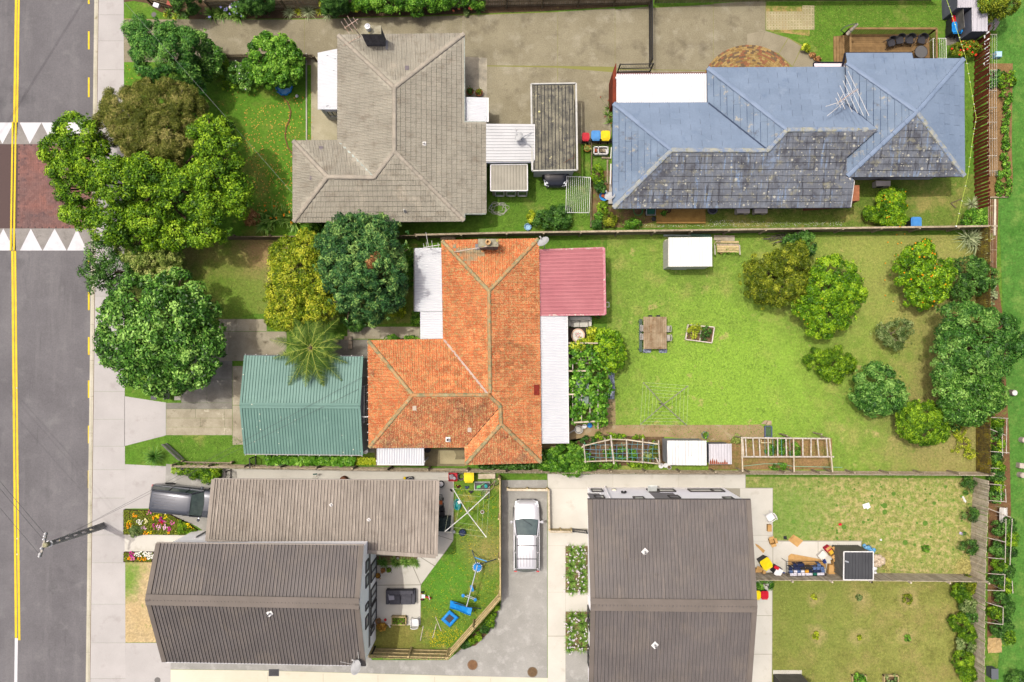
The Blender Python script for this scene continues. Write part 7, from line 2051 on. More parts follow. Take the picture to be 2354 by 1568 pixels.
# ================================================================ garden and yard objects
def bin_(lb_,r,x,y,lid_m,s=.6,rz=.0,h=1.0,body=gplas,group=None):
 c=P(r,x,y,h)
 t=Th('wheelie_bin',lb_,'bin',(0,0,0),group)
 a,b=s*.42,s*.5
 mb=MB()
 mb.add([(-a,-a,0),(a,-a,0),(a,a,0),(-a,a,0),(-b,-b,h*.94),(b,-b,h*.94),(b,b,h*.94),(-b,b,h*.94)],[(3,2,1,0),(4,5,6,7),(0,1,5,4),(1,2,6,5),(2,3,7,6),(3,0,4,7)])
 t.pt('body',mb,body)
 e=s*.54
 ch=.08
 o8=[(-e+ch,-e),(e-ch,-e),(e,-e+ch),(e,e-ch),(e-ch,e),(-e+ch,e),(-e,e-ch),(-e,-e+ch)]
 i8=[(p[0]*.72,p[1]*.72)for p in o8]
 mb=MB().prism(o8,h*.94,h*.985)
 mb.prism(i8,h*.985,h*1.02)
 t.pt('lid',mb,lid_m)
 t.pt('handle',MB().tube([(-s*.4,-s*.62,h*.95),(s*.4,-s*.62,h*.95)],.025,6).beam((-s*.38,-s*.5,h*.95),(-s*.38,-s*.62,h*.95),.04,.04).beam((s*.38,-s*.5,h*.95),(s*.38,-s*.62,h*.95),.04,.04),lid_m)
 for sg in(-1,1):
  t.pt('wheel',MB().tube([(sg*s*.36,-s*.47,.1),(sg*s*.46,-s*.47,.1)],.1,10),tyre)
 t.o.location=(c.x,c.y,0)
 t.o.rotation_euler=(0,0,rz)
 return t
blue_l=mat('pale_blue_lid',C(84,156,224),C(70,140,210),3,rg=.4)
bin_('smallest red-lidded bin of the three beside the flat garage',3,698,1204,rplas,.46,0,.9)
bin_('blue-lidded bin between the red and yellow ones by the flat garage',3,788,1192,blue_l,.56)
bin_('yellow-lidded bin at the end of the trio by the blue house wall',3,873,1193,yplas,.56)
bin_('red-lidded bin inside the dark iron shed corner',4,1756,166,rplas,.48,0,.9)
bin_('blue-lidded bin in front of the red one at the iron shed corner',4,1768,238,bplas,.66)
bin_('blue-lidded bin standing on the grass behind the blue house',8,1405,455,blue_l,.64)
bin_('yellow bin tilted beside the boxes on the pale concrete',16,80,510,yplas,.62,.55)
bin_('red-lidded bin against the olive lawn at the tall house',16,66,785,rplas,.46,0,.9)
bin_('yellow-lidded bin half hidden at the tall house corner',16,-6,785,yplas,.5)
bin_('bright yellow crate-like bin behind the lower garage by the fence',10,1902,1244,yplas,.6,0,.8)
def pot(lb_,r,x,y,rd,h,m=terra,fill=None,name='plant_pot',z=.0,leaf2=None):
 c=P(r,x,y,z)
 t=Th(name,lb_,'pot',c)
 t.pt('pot',MB().lathe([(rd*.7,0),(rd,h),(rd*1.08,h),(rd*1.08,h*1.06),(rd*.9,h*1.06),(rd*.85,h*.8)],c,16,cap=False),m)
 t.pt('soil',MB().lathe([(.01,h*.82),(rd*.88,h*.82)],c,12,cap=False),fill or soil)
 if leaf2:
  p=rng.normal(0,rd*.5,(70,3))+np.array([c.x,c.y,z+h+rd*.5])
  n=unit(rng.normal(0,.5,(70,3))+np.array([0,0,1]))
  t.pt('foliage',amesh('foliage',lquads(p,n,.12,.06)-np.array(c),4,LMS[leaf2],np.clip(rng.normal(.5,.2,70),0,1)),None)
 return t
pot('terracotta pot with a small plant, left of two on the entry pad',2,1915,822,.23,.35,leaf2='dark')
pot('terracotta pot full of straggly greens, right of two on the entry pad',2,1993,830,.23,.3,leaf2='oliveg')
pot('ochre pot with white flowers on the strip below the red bin',3,707,1320,.21,.3,mat('ochre_pot',C(196,130,60)),leaf2='pale')
pot('dark pot by the patio wall with red flowers, first by the window',14,1106,606,.17,.25,mat('dark_pot',C(70,50,44)),leaf2='rust',z=.02)
pot('dark pot with bromeliad on the patio, second from the wall',14,1150,558,.15,.25,mat('dark_pot',C(70,50,44)),leaf2='brown',z=.02)
pot('dark pot with fern on the patio, third from the wall',14,1202,555,.16,.25,mat('dark_pot',C(70,50,44)),leaf2='mid',z=.02)
pot('wicker-brown pot in the patio corner by the low fence',14,1110,1005,.18,.3,mat('wicker',C(170,120,70)),leaf2=None,z=.02)
plant('garden_plant','rust-orange dried plant at the patio corner below the wicker pot','plant',[(14,1135,1062,.25,36,36,.22)],'rust',(.1,.05),.12,.9,.02)
pot('terracotta pot at the pink carport corner',7,803,1286,.2,.3,leaf2='dark')
pot('small white pot beside the arbour end, left of three pails',11,1357,1142,.16,.25,wplas,wplas)
pot('round white pail beside the arbour end, middle one',11,1397,1138,.14,.28,wplas,wplas)
pot('broken white pail beside the arbour end, nearest the white shed',11,1430,1156,.13,.2,wplas,soil)
pot('white pail under the pergola end next to the big bowl',11,684,795,.14,.26,wplas,wplas)
pot('blue pail under the pergola end',11,730,788,.15,.25,bplas,bplas)
pot('grey planter with a clipped plant on the dirt path by the white shed',11,1745,872,.22,.2,mat('slate_pot',C(120,130,150)),leaf2='bright')
c=P(11,634,822,0)
t=Th('bowl','big round grey-white bowl on the dirt at the pergola end','bowl',c)
t.pt('shell',MB().lathe([(.2,0),(.27,.3),(.29,.32),(.25,.32),(.2,.08),(.02,.06)],c,20),mat('grey_white_plastic',C(222,220,216),C(190,186,178),4,rg=.6))
t.pt('handle',MB().beam(P(11,600,830,.3),P(11,545,862,.3),.08,.04),mat('grey_white_plastic',C(222,220,216)))
c=P(2,276,775,0)
t=Th('paddling_pool','blue scalloped paddling pool half under the ball-shaped shrub','pool',c)
mb=MB()
n=40
vs=[]
for z,k in((0,.92),(.12,1.0),(.2,1.02),(.2,.9),(.06,.8)):
 for i in range(n):
  a=2*math.pi*i/n
  rr=.56*k*(1+.05*math.cos(10*a))
  vs.append((c.x+rr*math.cos(a),c.y+rr*math.sin(a),z))
mb.add(vs,[(i*n+j,i*n+(j+1)%n,(i+1)*n+(j+1)%n,(i+1)*n+j)for i in range(4)for j in range(n)])
t.pt('wall',mb,bplas)
t.pt('floor',MB().lathe([(.01,.062),(.47,.062)],c,24,cap=False),mat('pool_blue',C(96,170,240),C(150,200,245),4,rg=.2))
c=P(2,384,848,.1)
one('ball','white ball with a dark mark on the grey house lawn','ball',MB().ball(c,.11,14).box(c+VC((0,.02,.105)),(.03,.09,.02)),wplas,smooth=True)
def lounge(name,lb_,cat,r,x0,x1,y0,y1,m,z=.0,back='up',seats=2,h=.42,cush=None):
 a,b=P(r,x0,y1,z+.5),P(r,x1,y0,z+.5)
 t=Th(name,lb_,cat,((a.x+b.x)/2,(a.y+b.y)/2,z))
 X0,X1,Y0,Y1=a.x,b.x,a.y,b.y
 bt=.24
 t.pt('base',MB().bx(X0+.05,X1-.05,Y0+.05,Y1-.05,z+.06,z+.3),m)
 by0,by1=(Y1-bt,Y1)if back=='up' else(Y0,Y0+bt)
 sy0,sy1=(Y0,Y1-bt)if back=='up' else(Y0+bt,Y1)
 t.pt('backrest',MB().bx(X0+.1,X1-.1,by0,by1,z+.3,z+.78),m)
 for xa,xb in((X0,X0+.2),(X1-.2,X1)):
  t.pt('armrest',MB().bx(xa,xb,Y0+.06,Y1-.02,z+.06,z+.58),m)
 for k in range(seats):
  xa,xb=X0+.21+(X1-X0-.42)*k/seats,X0+.21+(X1-X0-.42)*(k+1)/seats
  o=t.pt('seat_cushion',MB().bx(xa+.008,xb-.008,sy0+.01,sy1-.01,z+.3,z+h+.02),m)
  o2=t.pt('back_cushion',MB().bx(xa+.008,xb-.008,(by0-.1)if back=='up' else by1,(by0-.002)if back=='up' else by1+.1,z+h+.03,z+.72),m)
  for q in(o,o2):
   bv=q.modifiers.new('soft','BEVEL');bv.width=.04;bv.segments=3
 for px in(X0+.1,X1-.1):
  for py in(Y0+.12,Y1-.1):
   t.pt('foot',MB().bx(px-.03,px+.03,py-.03,py+.03,z,z+.07),black)
 for q in t.o.children:
  if not q.modifiers:
   bv=q.modifiers.new('soft','BEVEL');bv.width=.03;bv.segments=2
 return t
sofa_m=mat('charcoal_fabric',C(92,92,100),C(80,80,88),6,rg=.95,fn=.1,fs=40)
t=lounge('sofa','charcoal two-seat sofa with a grey cushion on the patio','sofa',14,1170,1428,736,874,sofa_m,.018)
c=P(14,1220,798,.5)
t.pt('throw_pillow',MB().box(c+VC((0,0,.06)),(.36,.4,.1),rz=.12),mat('grey_pillow',C(160,160,172),rg=.95))
c=P(14,1270,783,.5)
one('black_cloth','small crumpled black cloth on the charcoal sofa','cloth',MB().ball(c+VC((0,0,.03)),.07,8,.5).ball(c+VC((.03,.06,.03)),.06,8,.5),black)
lounge('sofa','white two-seat sofa under the edge of the pink carport','sofa',7,540,750,1290,1382,mat('white_upholstery',C(232,230,220),C(214,212,202),4),.0)
da,db=P(7,536,1660,0),P(7,745,1386,0)
t=Th('deck','dark timber floor below the white sofa and round flowered table','deck',((da.x+db.x)/2,(da.y+db.y)/2,0))
n=14
for k in range(n):
 y0=da.y+(db.y-da.y)*k/n
 t.pt('deck_board',MB().bx(da.x,db.x,y0+.004,y0+(db.y-da.y)/n-.004,.0,.05),mat('dark_deck',C(104,90,80),C(84,72,64),4,var=.12))
c=P(7,630,1454,.72)
t=Th('table','round table with a flowered mosaic top beside the white verandah','table',(c.x,c.y,.05))
R_=.45
t.pt('tabletop',MB().lathe([(R_*.9,.68),(R_,.7),(R_,.72),(.01,.721)],(c.x,c.y,0),32),mat('table_white',C(244,240,232),C(232,228,220),6,rg=.4))
mb=MB()
for i in range(32):
 a0,a1=2*math.pi*i/32,2*math.pi*(i+1)/32
 mb.add([(c.x+q*math.cos(a),c.y+q*math.sin(a),.724)for q,a in((R_*.82,a0),(R_*.98,a0),(R_*.98,a1),(R_*.82,a1))],[(0,1,2,3)])
t.pt('patterned_rim',mb,mat('table_rim',C(216,160,120),C(236,206,176),30,rg=.4))
fl=MB()
lf=MB()
for i,(dx,dy,s)in enumerate(((0,.1,.06),(-.1,-.02,.05),(.1,-.05,.055),(.02,-.14,.045),(-.14,.12,.035),(.15,.1,.035))):
 fl.lathe([(.001,.727),(s,.726)],(c.x+dx,c.y+dy,0),9,cap=False)
 for k in range(4):
  a=1.3*k+i
  lf.add([(c.x+dx+s*math.cos(a),c.y+dy+s*math.sin(a),.7265),(c.x+dx+1.9*s*math.cos(a+.25),c.y+dy+1.9*s*math.sin(a+.25),.7265),(c.x+dx+2.2*s*math.cos(a),c.y+dy+2.2*s*math.sin(a),.7265),(c.x+dx+1.9*s*math.cos(a-.25),c.y+dy+1.9*s*math.sin(a-.25),.7265)],[(3,2,1,0)])
t.pt('printed_flowers',fl,mat('printed_rose',C(220,130,140),C(236,170,176),20,rg=.4))
t.pt('printed_leaves',lf,mat('printed_leaf',C(110,140,100),rg=.4))
for k in range(3):
 a=2.1*k
 t.pt('leg',MB().tube([(c.x+.1*math.cos(a),c.y+.1*math.sin(a),.68),(c.x+.34*math.cos(a),c.y+.34*math.sin(a),.05)],.02,6),black)
def chairp(name,m,seat_w=.46,arms=True,back_slats=0,lb_='',cat='chair'):
 t=Th(name,lb_,cat,(0,0,0))
 s=seat_w/2
 o=t.pt('seat',MB().prism([(-s,-s),(s,-s),(s*1.05,s*.5),(s*.8,s),(-s*.8,s),(-s*1.05,s*.5)],.42,.46),m)
 mb=MB()
 n=11
 for z0,z1 in(((.46,.84),)if not back_slats else()):
  vs=[]
  for z in(z0,z1):
   for i in range(n):
    a=math.pi*(1.0+i/(n-1))
    k=s*(1.05+.2*(z-.46))
    vs.append((k*math.cos(a),k*.75*math.sin(a)-s*.35,z))
  mb.add(vs,[(i,i+1,n+i+1,n+i)for i in range(n-1)])
 if back_slats:
  for i in range(back_slats):
   x=-s*.8+1.6*s*i/(back_slats-1)
   mb.beam((x,-s,.46),(x*1.05,-s*1.25,.84),.035,.015)
  pts=[(s*1.05*math.cos(a),-s*1.25+.08*(1-abs(math.sin(a))),.82+.05*math.sin(a))for a in np.linspace(0,math.pi,9)]
  mb.tube(pts,.025,6)
 b=t.pt('backrest',mb,m)
 if not back_slats:
  sm=b.modifiers.new('thick','SOLIDIFY');sm.thickness=.02
 if arms:
  for sg in(-1,1):
   t.pt('armrest',MB().tube([(sg*s*1.05,-s*.9,.66),(sg*s*1.15,0,.66),(sg*s*1.05,s*.9,.62),(sg*s,s*.95,.42)],.024,6),m)
 for x,y in((-1,-1),(1,-1),(1,1),(-1,1)):
  t.pt('leg',MB().tube([(x*s*.85,y*s*.85,.43),(x*s*1.08,y*s*1.08,.0)],.02,6),m)
 return t
dk=Th('deck','timber deck with slatted rails at the corner of the blue house','deck',P(4,1150,420,0))
d0,d1=P(4,775,700,.3),P(4,1520,300,.3)
deck_m=mat('brown_decking',C(146,118,80),C(126,100,66),3,ov=[(C(120,88,60),1.5,.58,.72)],rg=.8,fn=.1,var=.1)
n=int((d1.y-d0.y)/.14)
for k in range(n):
 y0=d0.y+k*(d1.y-d0.y)/n
 dk.pt('deck_board',MB().bx(d0.x,d1.x,y0+.004,y0+(d1.y-d0.y)/n-.004,.24,.28),deck_m)
dk.pt('bearer',MB().bx(d0.x+.05,d1.x-.05,d0.y+.1,d1.y-.1,.0,.24),tdark)
rail_m=mat('brown_rail',C(158,130,90),C(134,106,70),3,rg=.8,var=.1)
for a,b,n in(((d0.x,d1.y),(d1.x,d1.y),46),((d1.x,d1.y),(d1.x,d1.y-1.9),14),((d0.x,d1.y),(d0.x,d1.y-2.0),15)):
 a,b=VC((*a,0)),VC((*b,0))
 dk.pt('handrail',MB().beam(a+VC((0,0,1.2)),b+VC((0,0,1.2)),.13,.04),rail_m)
 for i in range(n):
  p=a.lerp(b,(i+.5)/n)
  dk.pt('baluster',MB().box(p+VC((0,0,.73)),(.05,.03,.9)if abs((b-a).x)>1 else(.03,.06,.9)),rail_m)
 for p in(a,b):
  dk.pt('post',MB().box(p+VC((0,0,.6)),(.1,.1,1.2)),rail_m)
st0,st1=P(4,672,540,0),P(4,775,285,0)
for k in range(4):
 dk.pt('step',MB().bx(st0.x+k*.17,st0.x+k*.17+.2,st0.y-.2,st1.y-.3,.0,.06+k*.06),rail_m)
ch=chairp('garden_chair',mat('charcoal_wicker',C(70,70,76),C(56,56,62),20,rg=.8,fn=.2,fs=40),.5,True,0,'charcoal wicker chair leftmost on the timber deck')
spots=((4,1178,376,.25,'charcoal wicker chair, leftmost of the four on the deck'),(4,1254,354,.12,'charcoal wicker chair, second from the left on the deck'),(4,1342,352,-.1,'charcoal wicker chair, third from the left on the deck'),(4,1448,352,-.25,'charcoal wicker chair, rightmost of the four beside the glass table'))
for i,(r,x,y,a,lb)in enumerate(spots):
 p=P(r,x,y,.7);p.z=.28
 if i==0:
  ch.o.location=p;ch.o.rotation_euler=(0,0,math.pi+a);ch.o['label']=lb;ch.o['group']='black chairs on the deck'
 else:
  dup(ch.o,p,math.pi+a,lb,group='black chairs on the deck')
c=P(4,1446,458,.95)
t=Th('table','round dark glass table at the corner of the timber deck','table',(c.x,c.y,.28))
t.pt('tabletop',MB().lathe([(.41,.94),(.42,.955),(.4,.965),(.01,.965)],(c.x,c.y,0),24),mat('smoked_glass',(.06,.06,.06,1),rg=.15))
t.pt('rim',MB().lathe([(.4,.93),(.43,.93),(.43,.97),(.4,.97)],(c.x,c.y,0),24,cap=False),black)
for k in range(4):
 a=.8+1.57*k
 t.pt('leg',MB().tube([(c.x+.3*math.cos(a),c.y+.3*math.sin(a),.94),(c.x+.38*math.cos(a),c.y+.38*math.sin(a),.28)],.018,6),black)
a,b=P(4,735,268,1.9),P(4,880,215,2.3)
t=Th('parasol','folded cream parasol on an arched grey arm over the deck corner','parasol',P(4,760,275,0))
t.pt('pole',MB().tube([P(4,762,290,0),P(4,735,268,1.9)],.03,8),dgrey)
t.pt('arm',MB().tube([P(4,x,y,z)for x,y,z in((735,268,1.9),(770,240,2.2),(820,218,2.35),(880,208,2.4))],.025,8),dgrey)
pa,pb_=P(4,884,212,2.3),P(4,795,300,1.5)
t.pt('canopy',MB().tube([pa,pa.lerp(pb_,.25),pa.lerp(pb_,.6),pa.lerp(pb_,.9),pb_],.075,8,.13),mat('cream_canvas',C(206,196,178),C(176,166,150),9))
t.pt('tie',MB().tube([pa.lerp(pb_,.62),pa.lerp(pb_,.66)],.12,8),dgrey)
def airer(lb_,corners,n,m,z=1.0,legs=True):
 a,b,c_,d_=corners
 t=Th('drying_rack',lb_,'drying rack',(a+c_)*.5*VC((1,1,0))if False else((a.x+c_.x)/2,(a.y+c_.y)/2,0))
 for p,q in((a,b),(b,c_),(c_,d_),(d_,a)):
  t.pt('frame_tube',MB().tube([p,q],.02,6),m)
 for i in range(1,n):
  t.pt('rod',MB().tube([a.lerp(b,i/n),d_.lerp(c_,i/n)],.01,5),m)
 if legs:
  for p in corners:
   t.pt('leg',MB().tube([p,(p.x,p.y,0)],.018,6),m)
 return t
airer('white wire airer standing on grass beside the timber deck',[P(4,1552,340,1.0),P(4,1665,338,1.0),P(4,1668,515,1.0),P(4,1555,515,1.0)],6,rope_white)
airer('large white drying rack on the lawn below the black car',[P(7,532,50,1.0),P(7,740,60,1.0),P(7,728,372,1.0),P(7,522,370,1.0)],12,white)
iron_g=(mat('grey_iron_sheet',C(206,204,212),C(190,188,196),.8,rg=.6,fn=.04),mat('grey_iron_groove_shade',C(140,138,144),rg=.7))
dk_iron=mat('dark_iron_wall',C(120,124,138),C(104,108,122),1.2,rg=.6,fn=.06)
t=Th('shed','grey iron garden shed with a pale flat roof at the park edge','shed',P(4,1960,180))
q=[P(4,1897,276,1.95),P(4,2033,276,1.95),P(4,2033,64,2.05),P(4,1894,66,2.05)]
sheets(t,'roof',q,.7,iron_g,trap(4,.02,.2,.06,False))
t.pt('wall',MB().prism(inset([(p.x,p.y)for p in q],.04),-.02,1.92),dk_iron)
for k in range(9):
 p=q[0].lerp(q[1],k/8)
 t.pt('wall_rib',MB().beam(VC((p.x,p.y+.03,.02)),VC((p.x,p.y+.03,1.9)),.03,.03),dk_iron)
t=Th('shed','iron lean-to shed with a pale roof at the top picture edge','shed',P(4,1850,0))
q=[P(4,1768,68,1.95),P(4,1942,64,1.95),P(4,1942,-160,2.05),P(4,1768,-160,2.05)]
sheets(t,'roof',q,.7,iron_g,trap(4,.02,.2,.06,False))
t.pt('wall',MB().prism(inset([(p.x,p.y)for p in q],.04),-.02,1.92),dk_iron)
a,b=P(4,1700,340,0),P(4,1668,-60,0)
t=Th('iron_screen','leaning sheet-iron screen wall beside the red and blue bins','wall',a.lerp(b,.5))
for k in range(8):
 p,q_=a.lerp(b,k/8),a.lerp(b,(k+1)/8)
 t.pt('iron_sheet',MB().add([(p.x,p.y-.005,0),(q_.x,q_.y+.005,0),(q_.x,q_.y+.005,1.8),(p.x,p.y-.005,1.8),(p.x-.03,p.y-.005,0),(q_.x-.03,q_.y+.005,0),(q_.x-.03,q_.y+.005,1.8),(p.x-.03,p.y-.005,1.8)],[(0,1,2,3),(7,6,5,4),(3,2,6,7)]),mat('old_iron_sheet',C(126,122,118),C(100,98,96),2,rg=.7,var=.1))
for z in(.4,1.5):
 t.pt('rail',MB().beam(a+VC((.04,0,z)),b+VC((.04,0,z)),.05,.08),tdark)
struct('shed_pad',MB().prism([(p.x,p.y)for p in PP([(4,1665,400),(4,1900,400),(4,1900,60),(4,1690,60)])],-.05,.008),dark_con)
c=P(4,2085,180,.9)
t=Th('net_tent','crumpled white netting tent leaning on the grey iron shed','net',(c.x,c.y,0))
for k in range(7):
 a=-.9+k*.3
 t.pt('hoop',MB().tube([(c.x-.35+.1*k,c.y-.5+.05*k,0),(c.x-.3+.1*k,c.y-.2+.1*k,1.0),(c.x+.0+.08*k,c.y+.3+.06*k,1.05),(c.x+.1+.06*k,c.y+.55,.2)],.012,5),offw)
mb=MB()
G=8
vs=[(c.x-.34+.68*i/G+.15*(j/G),c.y-.5+1.1*j/G,.12+.85*math.sin(math.pi*(.15+.7*j/G))+random.uniform(-.05,.05))for j in range(G+1)for i in range(G+1)]
mb.add(vs,[(j*(G+1)+i,j*(G+1)+i+1,(j+1)*(G+1)+i+1,(j+1)*(G+1)+i)for j in range(G)for i in range(G)if(i+j)%5])
t.pt('netting',mb,mat('white_net',C(214,200,196),C(186,170,164),8))
c=P(4,2130,480,.3)
t=Th('bucket','pale blue square bucket on the park grass by the bean frames','bucket',(c.x,c.y,0))
t.pt('shell',MB().prism([(c.x-.2,c.y-.18),(c.x+.2,c.y-.18),(c.x+.22,c.y+.2),(c.x-.22,c.y+.2)],0,.32),mat('ice_blue_plastic',C(150,210,240),C(130,196,230),5,rg=.4))
t.pt('lid',MB().box((c.x,c.y,.34),(.36,.32,.04)),mat('pale_ice_plastic',C(190,226,244),rg=.4))
t=Th('trellis','long white string trellis on short stakes beyond the brown fence','trellis',P(4,2085,900))
for y in(305,480,620,800,950,1080,1225,1375,1510):
 a,b=P(4,2025,y,.9),P(4,2115,y-2,.9)
 t.pt('crossbar',MB().tube([a,b],.018,5),stickw)
 for p in(a,b):
  t.pt('stake',MB().tube([(p.x,p.y,0),p],.018,5),stickw)
for x in(2030,2050,2072,2094,2112):
 t.pt('string',MB().tube([P(4,x+2,305,.92),P(4,x,900,.9),P(4,x+4,1554,.92)],.007,4),rope_white)
t=Th('plastic_sheet','torn white plastic sheet caught along the top of the brown fence','sheet',P(4,2030,440))
mb=MB()
for k in range(9):
 y0=290+k*34
 p=P(4,2026+random.uniform(-8,8),y0,1.2)
 mb.box(p,(.18+random.random()*.12,.24,.015),rz=random.uniform(-.5,.5),ry=random.uniform(-.4,.4))
t.pt('shreds',mb,wplas)
one('plank','long pale plank lying beyond the fence near the back corner','plank',MB().beam(P(8,2098,250,.05),P(8,2094,572,.05),.13,.04),mat('pale_plank',C(232,226,204),C(214,206,184),3,rg=.8))
t=Th('stick_trellis','ladder of thin sticks and strings beyond the back corner fence','trellis',P(8,2065,600))
for x in(2040,2058,2076,2108):
 t.pt('string',MB().tube([P(8,x,250,.5),P(8,x+4,860,.5)],.008,4),tgrey)
for y in(310,520,700):
 t.pt('stick',MB().tube([P(8,2038,y,.52),P(8,2112,y,.5)],.012,4),tgrey)
one('timber_edge','short timber edging board at the end of the dug soil strip','plank',MB().beam(P(8,2030,238,.08),P(8,2210,232,.08),.1,.12),timber)
def frame_row(lb_,r,bars,longs,z=1.2,m=stickw):
 t=Th('pole_trellis',lb_,'trellis',P(r,bars[0][0],bars[0][1]))
 for x0,y0,x1,y1 in bars:
  a,b=P(r,x0,y0,z),P(r,x1,y1,z)
  t.pt('crossbar',MB().tube([a,b],.025,5),m)
  for p in(a,b):
   t.pt('stake',MB().tube([(p.x,p.y,0),p],.022,5),m)
 for x0,y0,x1,y1 in longs:
  t.pt('rail',MB().tube([P(r,x0,y0,z+.03),P(r,x1,y1,z+.03)],.025,5),m)
frame_row('frame of white poles for beans behind the back garden, beyond the lichened fence',12,[(2050,718,2215,728),(2050,1018,2225,1032),(2050,1165,2190,1172),(2045,1306,2190,1320),(2045,1452,2200,1464),(2050,820,2200,880)],[(2202,728,2198,1040),(2160,780,2165,1060),(2150,1320,2152,1460),(2190,1350,2196,1470)])
frame_row('frame of white poles for tomatoes beyond the silvery timber fence',16,[(2040,22,2240,100),(2040,282,2190,318),(2040,455,2180,468),(2040,595,2190,606),(2030,742,2185,748),(2030,852,2170,895),(2030,1028,2170,1046)],[(2195,110,2188,500),(2250,110,2230,520),(2185,606,2180,748),(2170,895,2168,1046),(2250,660,2256,770)])
t=Th('plastic_cover','clear plastic cloche over plants at the top of the tomato frame','cover',P(16,2130,60))
mb=MB();G=6
a0=P(16,2100,160,.0)
vs=[(a0.x+.5*i/G,a0.y+1.2*j/G,.5+.25*math.sin(math.pi*i/G)+random.uniform(-.04,.04))for j in range(G+1)for i in range(G+1)]
mb.add(vs,[(j*(G+1)+i,j*(G+1)+i+1,(j+1)*(G+1)+i+1,(j+1)*(G+1)+i)for j in range(G)for i in range(G)])
t.pt('film',mb,mat('plastic_film',C(222,218,214),rg=.3))
for k in range(3):
 t.pt('hoop',MB().tube([(a0.x,a0.y+.6*k,0),(a0.x+.25,a0.y+.6*k,.72),(a0.x+.5,a0.y+.6*k,0)],.012,5),stickw)
stone=mat('pale_stone',C(206,196,184),C(184,172,160),4,fn=.1)
for x,y,rd,m,lb in((2238,500,.2,white,'white-topped round post stub on the park grass, uppermost'),(2328,915,.19,stone,'round stone stub on the park grass, second down'),(2306,1140,.2,stone,'squarish stone stub on the park grass, third down'),(2312,1223,.19,stone,'round stone stub on the park grass, lowest')):
 c=P(12,x,y,0)
 t=Th('stone_stub',lb,'stone',c,'stubs at the park edge')
 if 'squarish' in lb:
  t.pt('shaft',MB().prism([(c.x-rd,c.y-rd*.7),(c.x+rd*.9,c.y-rd*.9),(c.x+rd,c.y+rd*.8),(c.x-rd*.8,c.y+rd*.9)],0,.42),m)
 else:
  t.pt('shaft',MB().lathe([(rd,0),(rd*.98,.4),(rd*.9,.43),(.01,.44)],c,16),mat('dark_stub',C(150,140,132))if m is white else m)
  t.pt('top',MB().lathe([(rd*.88,.425),(rd*.8,.45),(.01,.455)],c,16),m)
c=P(16,2046,1450,0)
t=Th('compost_bin','grey plastic compost box beyond the fence near the lower right corner','bin',c)
t.pt('box',MB().prism([(c.x-.2,c.y-.32),(c.x+.2,c.y-.32),(c.x+.2,c.y+.3),(c.x-.2,c.y+.3)],0,.6),mat('slate_plastic',C(104,110,116),rg=.6))
t.pt('lid',MB().box((c.x,c.y,.62),(.46,.68,.05)),mat('slate_plastic',C(104,110,116)))
t=Th('tarpaulin','crumpled tan sheet spread on the soil beyond the fence','sheet',P(16,2080,1210))
mb=MB();G=7
a0,a1=P(16,2030,1290,0),P(16,2150,1160,0)
vs=[(a0.x+(a1.x-a0.x)*i/G+random.uniform(-.03,.03),a0.y+(a1.y-a0.y)*j/G+random.uniform(-.03,.03),.04+random.uniform(0,.1))for j in range(G+1)for i in range(G+1)]
mb.add(vs,[(j*(G+1)+i,j*(G+1)+i+1,(j+1)*(G+1)+i+1,(j+1)*(G+1)+i)for j in range(G)for i in range(G)])
t.pt('cloth',mb,mat('tan_cloth',C(206,178,128),C(186,158,110),5))
t=Th('laundry_tub','old white laundry tub holding bricks, beside the blue house','tub',P(3,835,1325))
a,b=P(3,768,1362,.5),P(3,898,1292,.5)
mb=MB()
for x0,x1,y0,y1 in((a.x,b.x,a.y,a.y+.05),(a.x,b.x,b.y-.05,b.y),(a.x,a.x+.05,a.y,b.y),(b.x-.05,b.x,a.y,b.y),(a.x+.3,a.x+.34,a.y,b.y)):
 mb.bx(x0,x1,y0,y1,.15,.5)
t.pt('basin',mb.bx(a.x,b.x,a.y,b.y,.1,.15),wplas)
for k,(dx,m)in enumerate(((.15,terra),(.5,tdark),(.68,timber))):
 t.pt('rubble',MB().box((a.x+dx,(a.y+b.y)/2,.4),(.16,.22,.2),rz=.3*k),m)
t=Th('timber_bed_edge','dark timber edging around the vegetable bed by the blue house','edging',P(3,750,1400))
for a,b in(((3,748,1250),(3,748,1660)),((3,755,1245),(3,930,1245)),((7,748,40),(7,742,500))):
 t.pt('plank',MB().beam(P(*a,.15),P(*b,.15),.06,.3),tdark)
for k in range(14):
 p=P(3,765+k*12,1262,0)
 t.pt('slat',MB().box(p+VC((0,0,.35)),(.07,.02,.7)),tdark)
one('stacked_board','pale boards leaning on the left wall of the blue house','board',MB().beam(P(7,920,-60,.8),P(7,915,120,.8),.09,.04).beam(P(3,925,1300,.8),P(3,918,1400,.8),.06,.04),offw)
one('concrete_slab','upright concrete panel against the blue house wall by the satellite dish','slab',MB().prism([(p.x,p.y)for p in(P(7,893,300,0),P(7,938,300,0),P(7,938,110,0),P(7,905,130,0))],0,.3),cgrey)
one('timber_stakes','timber offcuts forming an L in the bed beside the blue house','timber',MB().beam(P(3,838,1392,.1),P(3,918,1396,.1),.1,.06).beam(P(3,890,1410,.1),P(7,890,120,.1),.1,.06),timber)
c=P(7,857,231,0)
t=Th('tub','blue round tub holding terracotta pieces below the satellite dish','tub',c)
t.pt('shell',MB().lathe([(.26,0),(.3,.25),(.32,.26),(.28,.26),(.24,.05),(.01,.05)],c,20),bplas)
t.pt('planter',MB().box(c+VC((.0,.0,.16)),(.36,.2,.16),rz=-.5),terra)
dish('white satellite dish on the left wall of the blue house',P(7,915,232,2.6),P(7,950,262,2.4),(-.4,.55,.7),.34,P(7,878,178,2.7))
d2=Th('deck','small golden timber deck on the lower side of the blue house','deck',P(7,1540,400))
a,b=P(7,1322,466,.2),P(7,1755,320,.2)
n=11
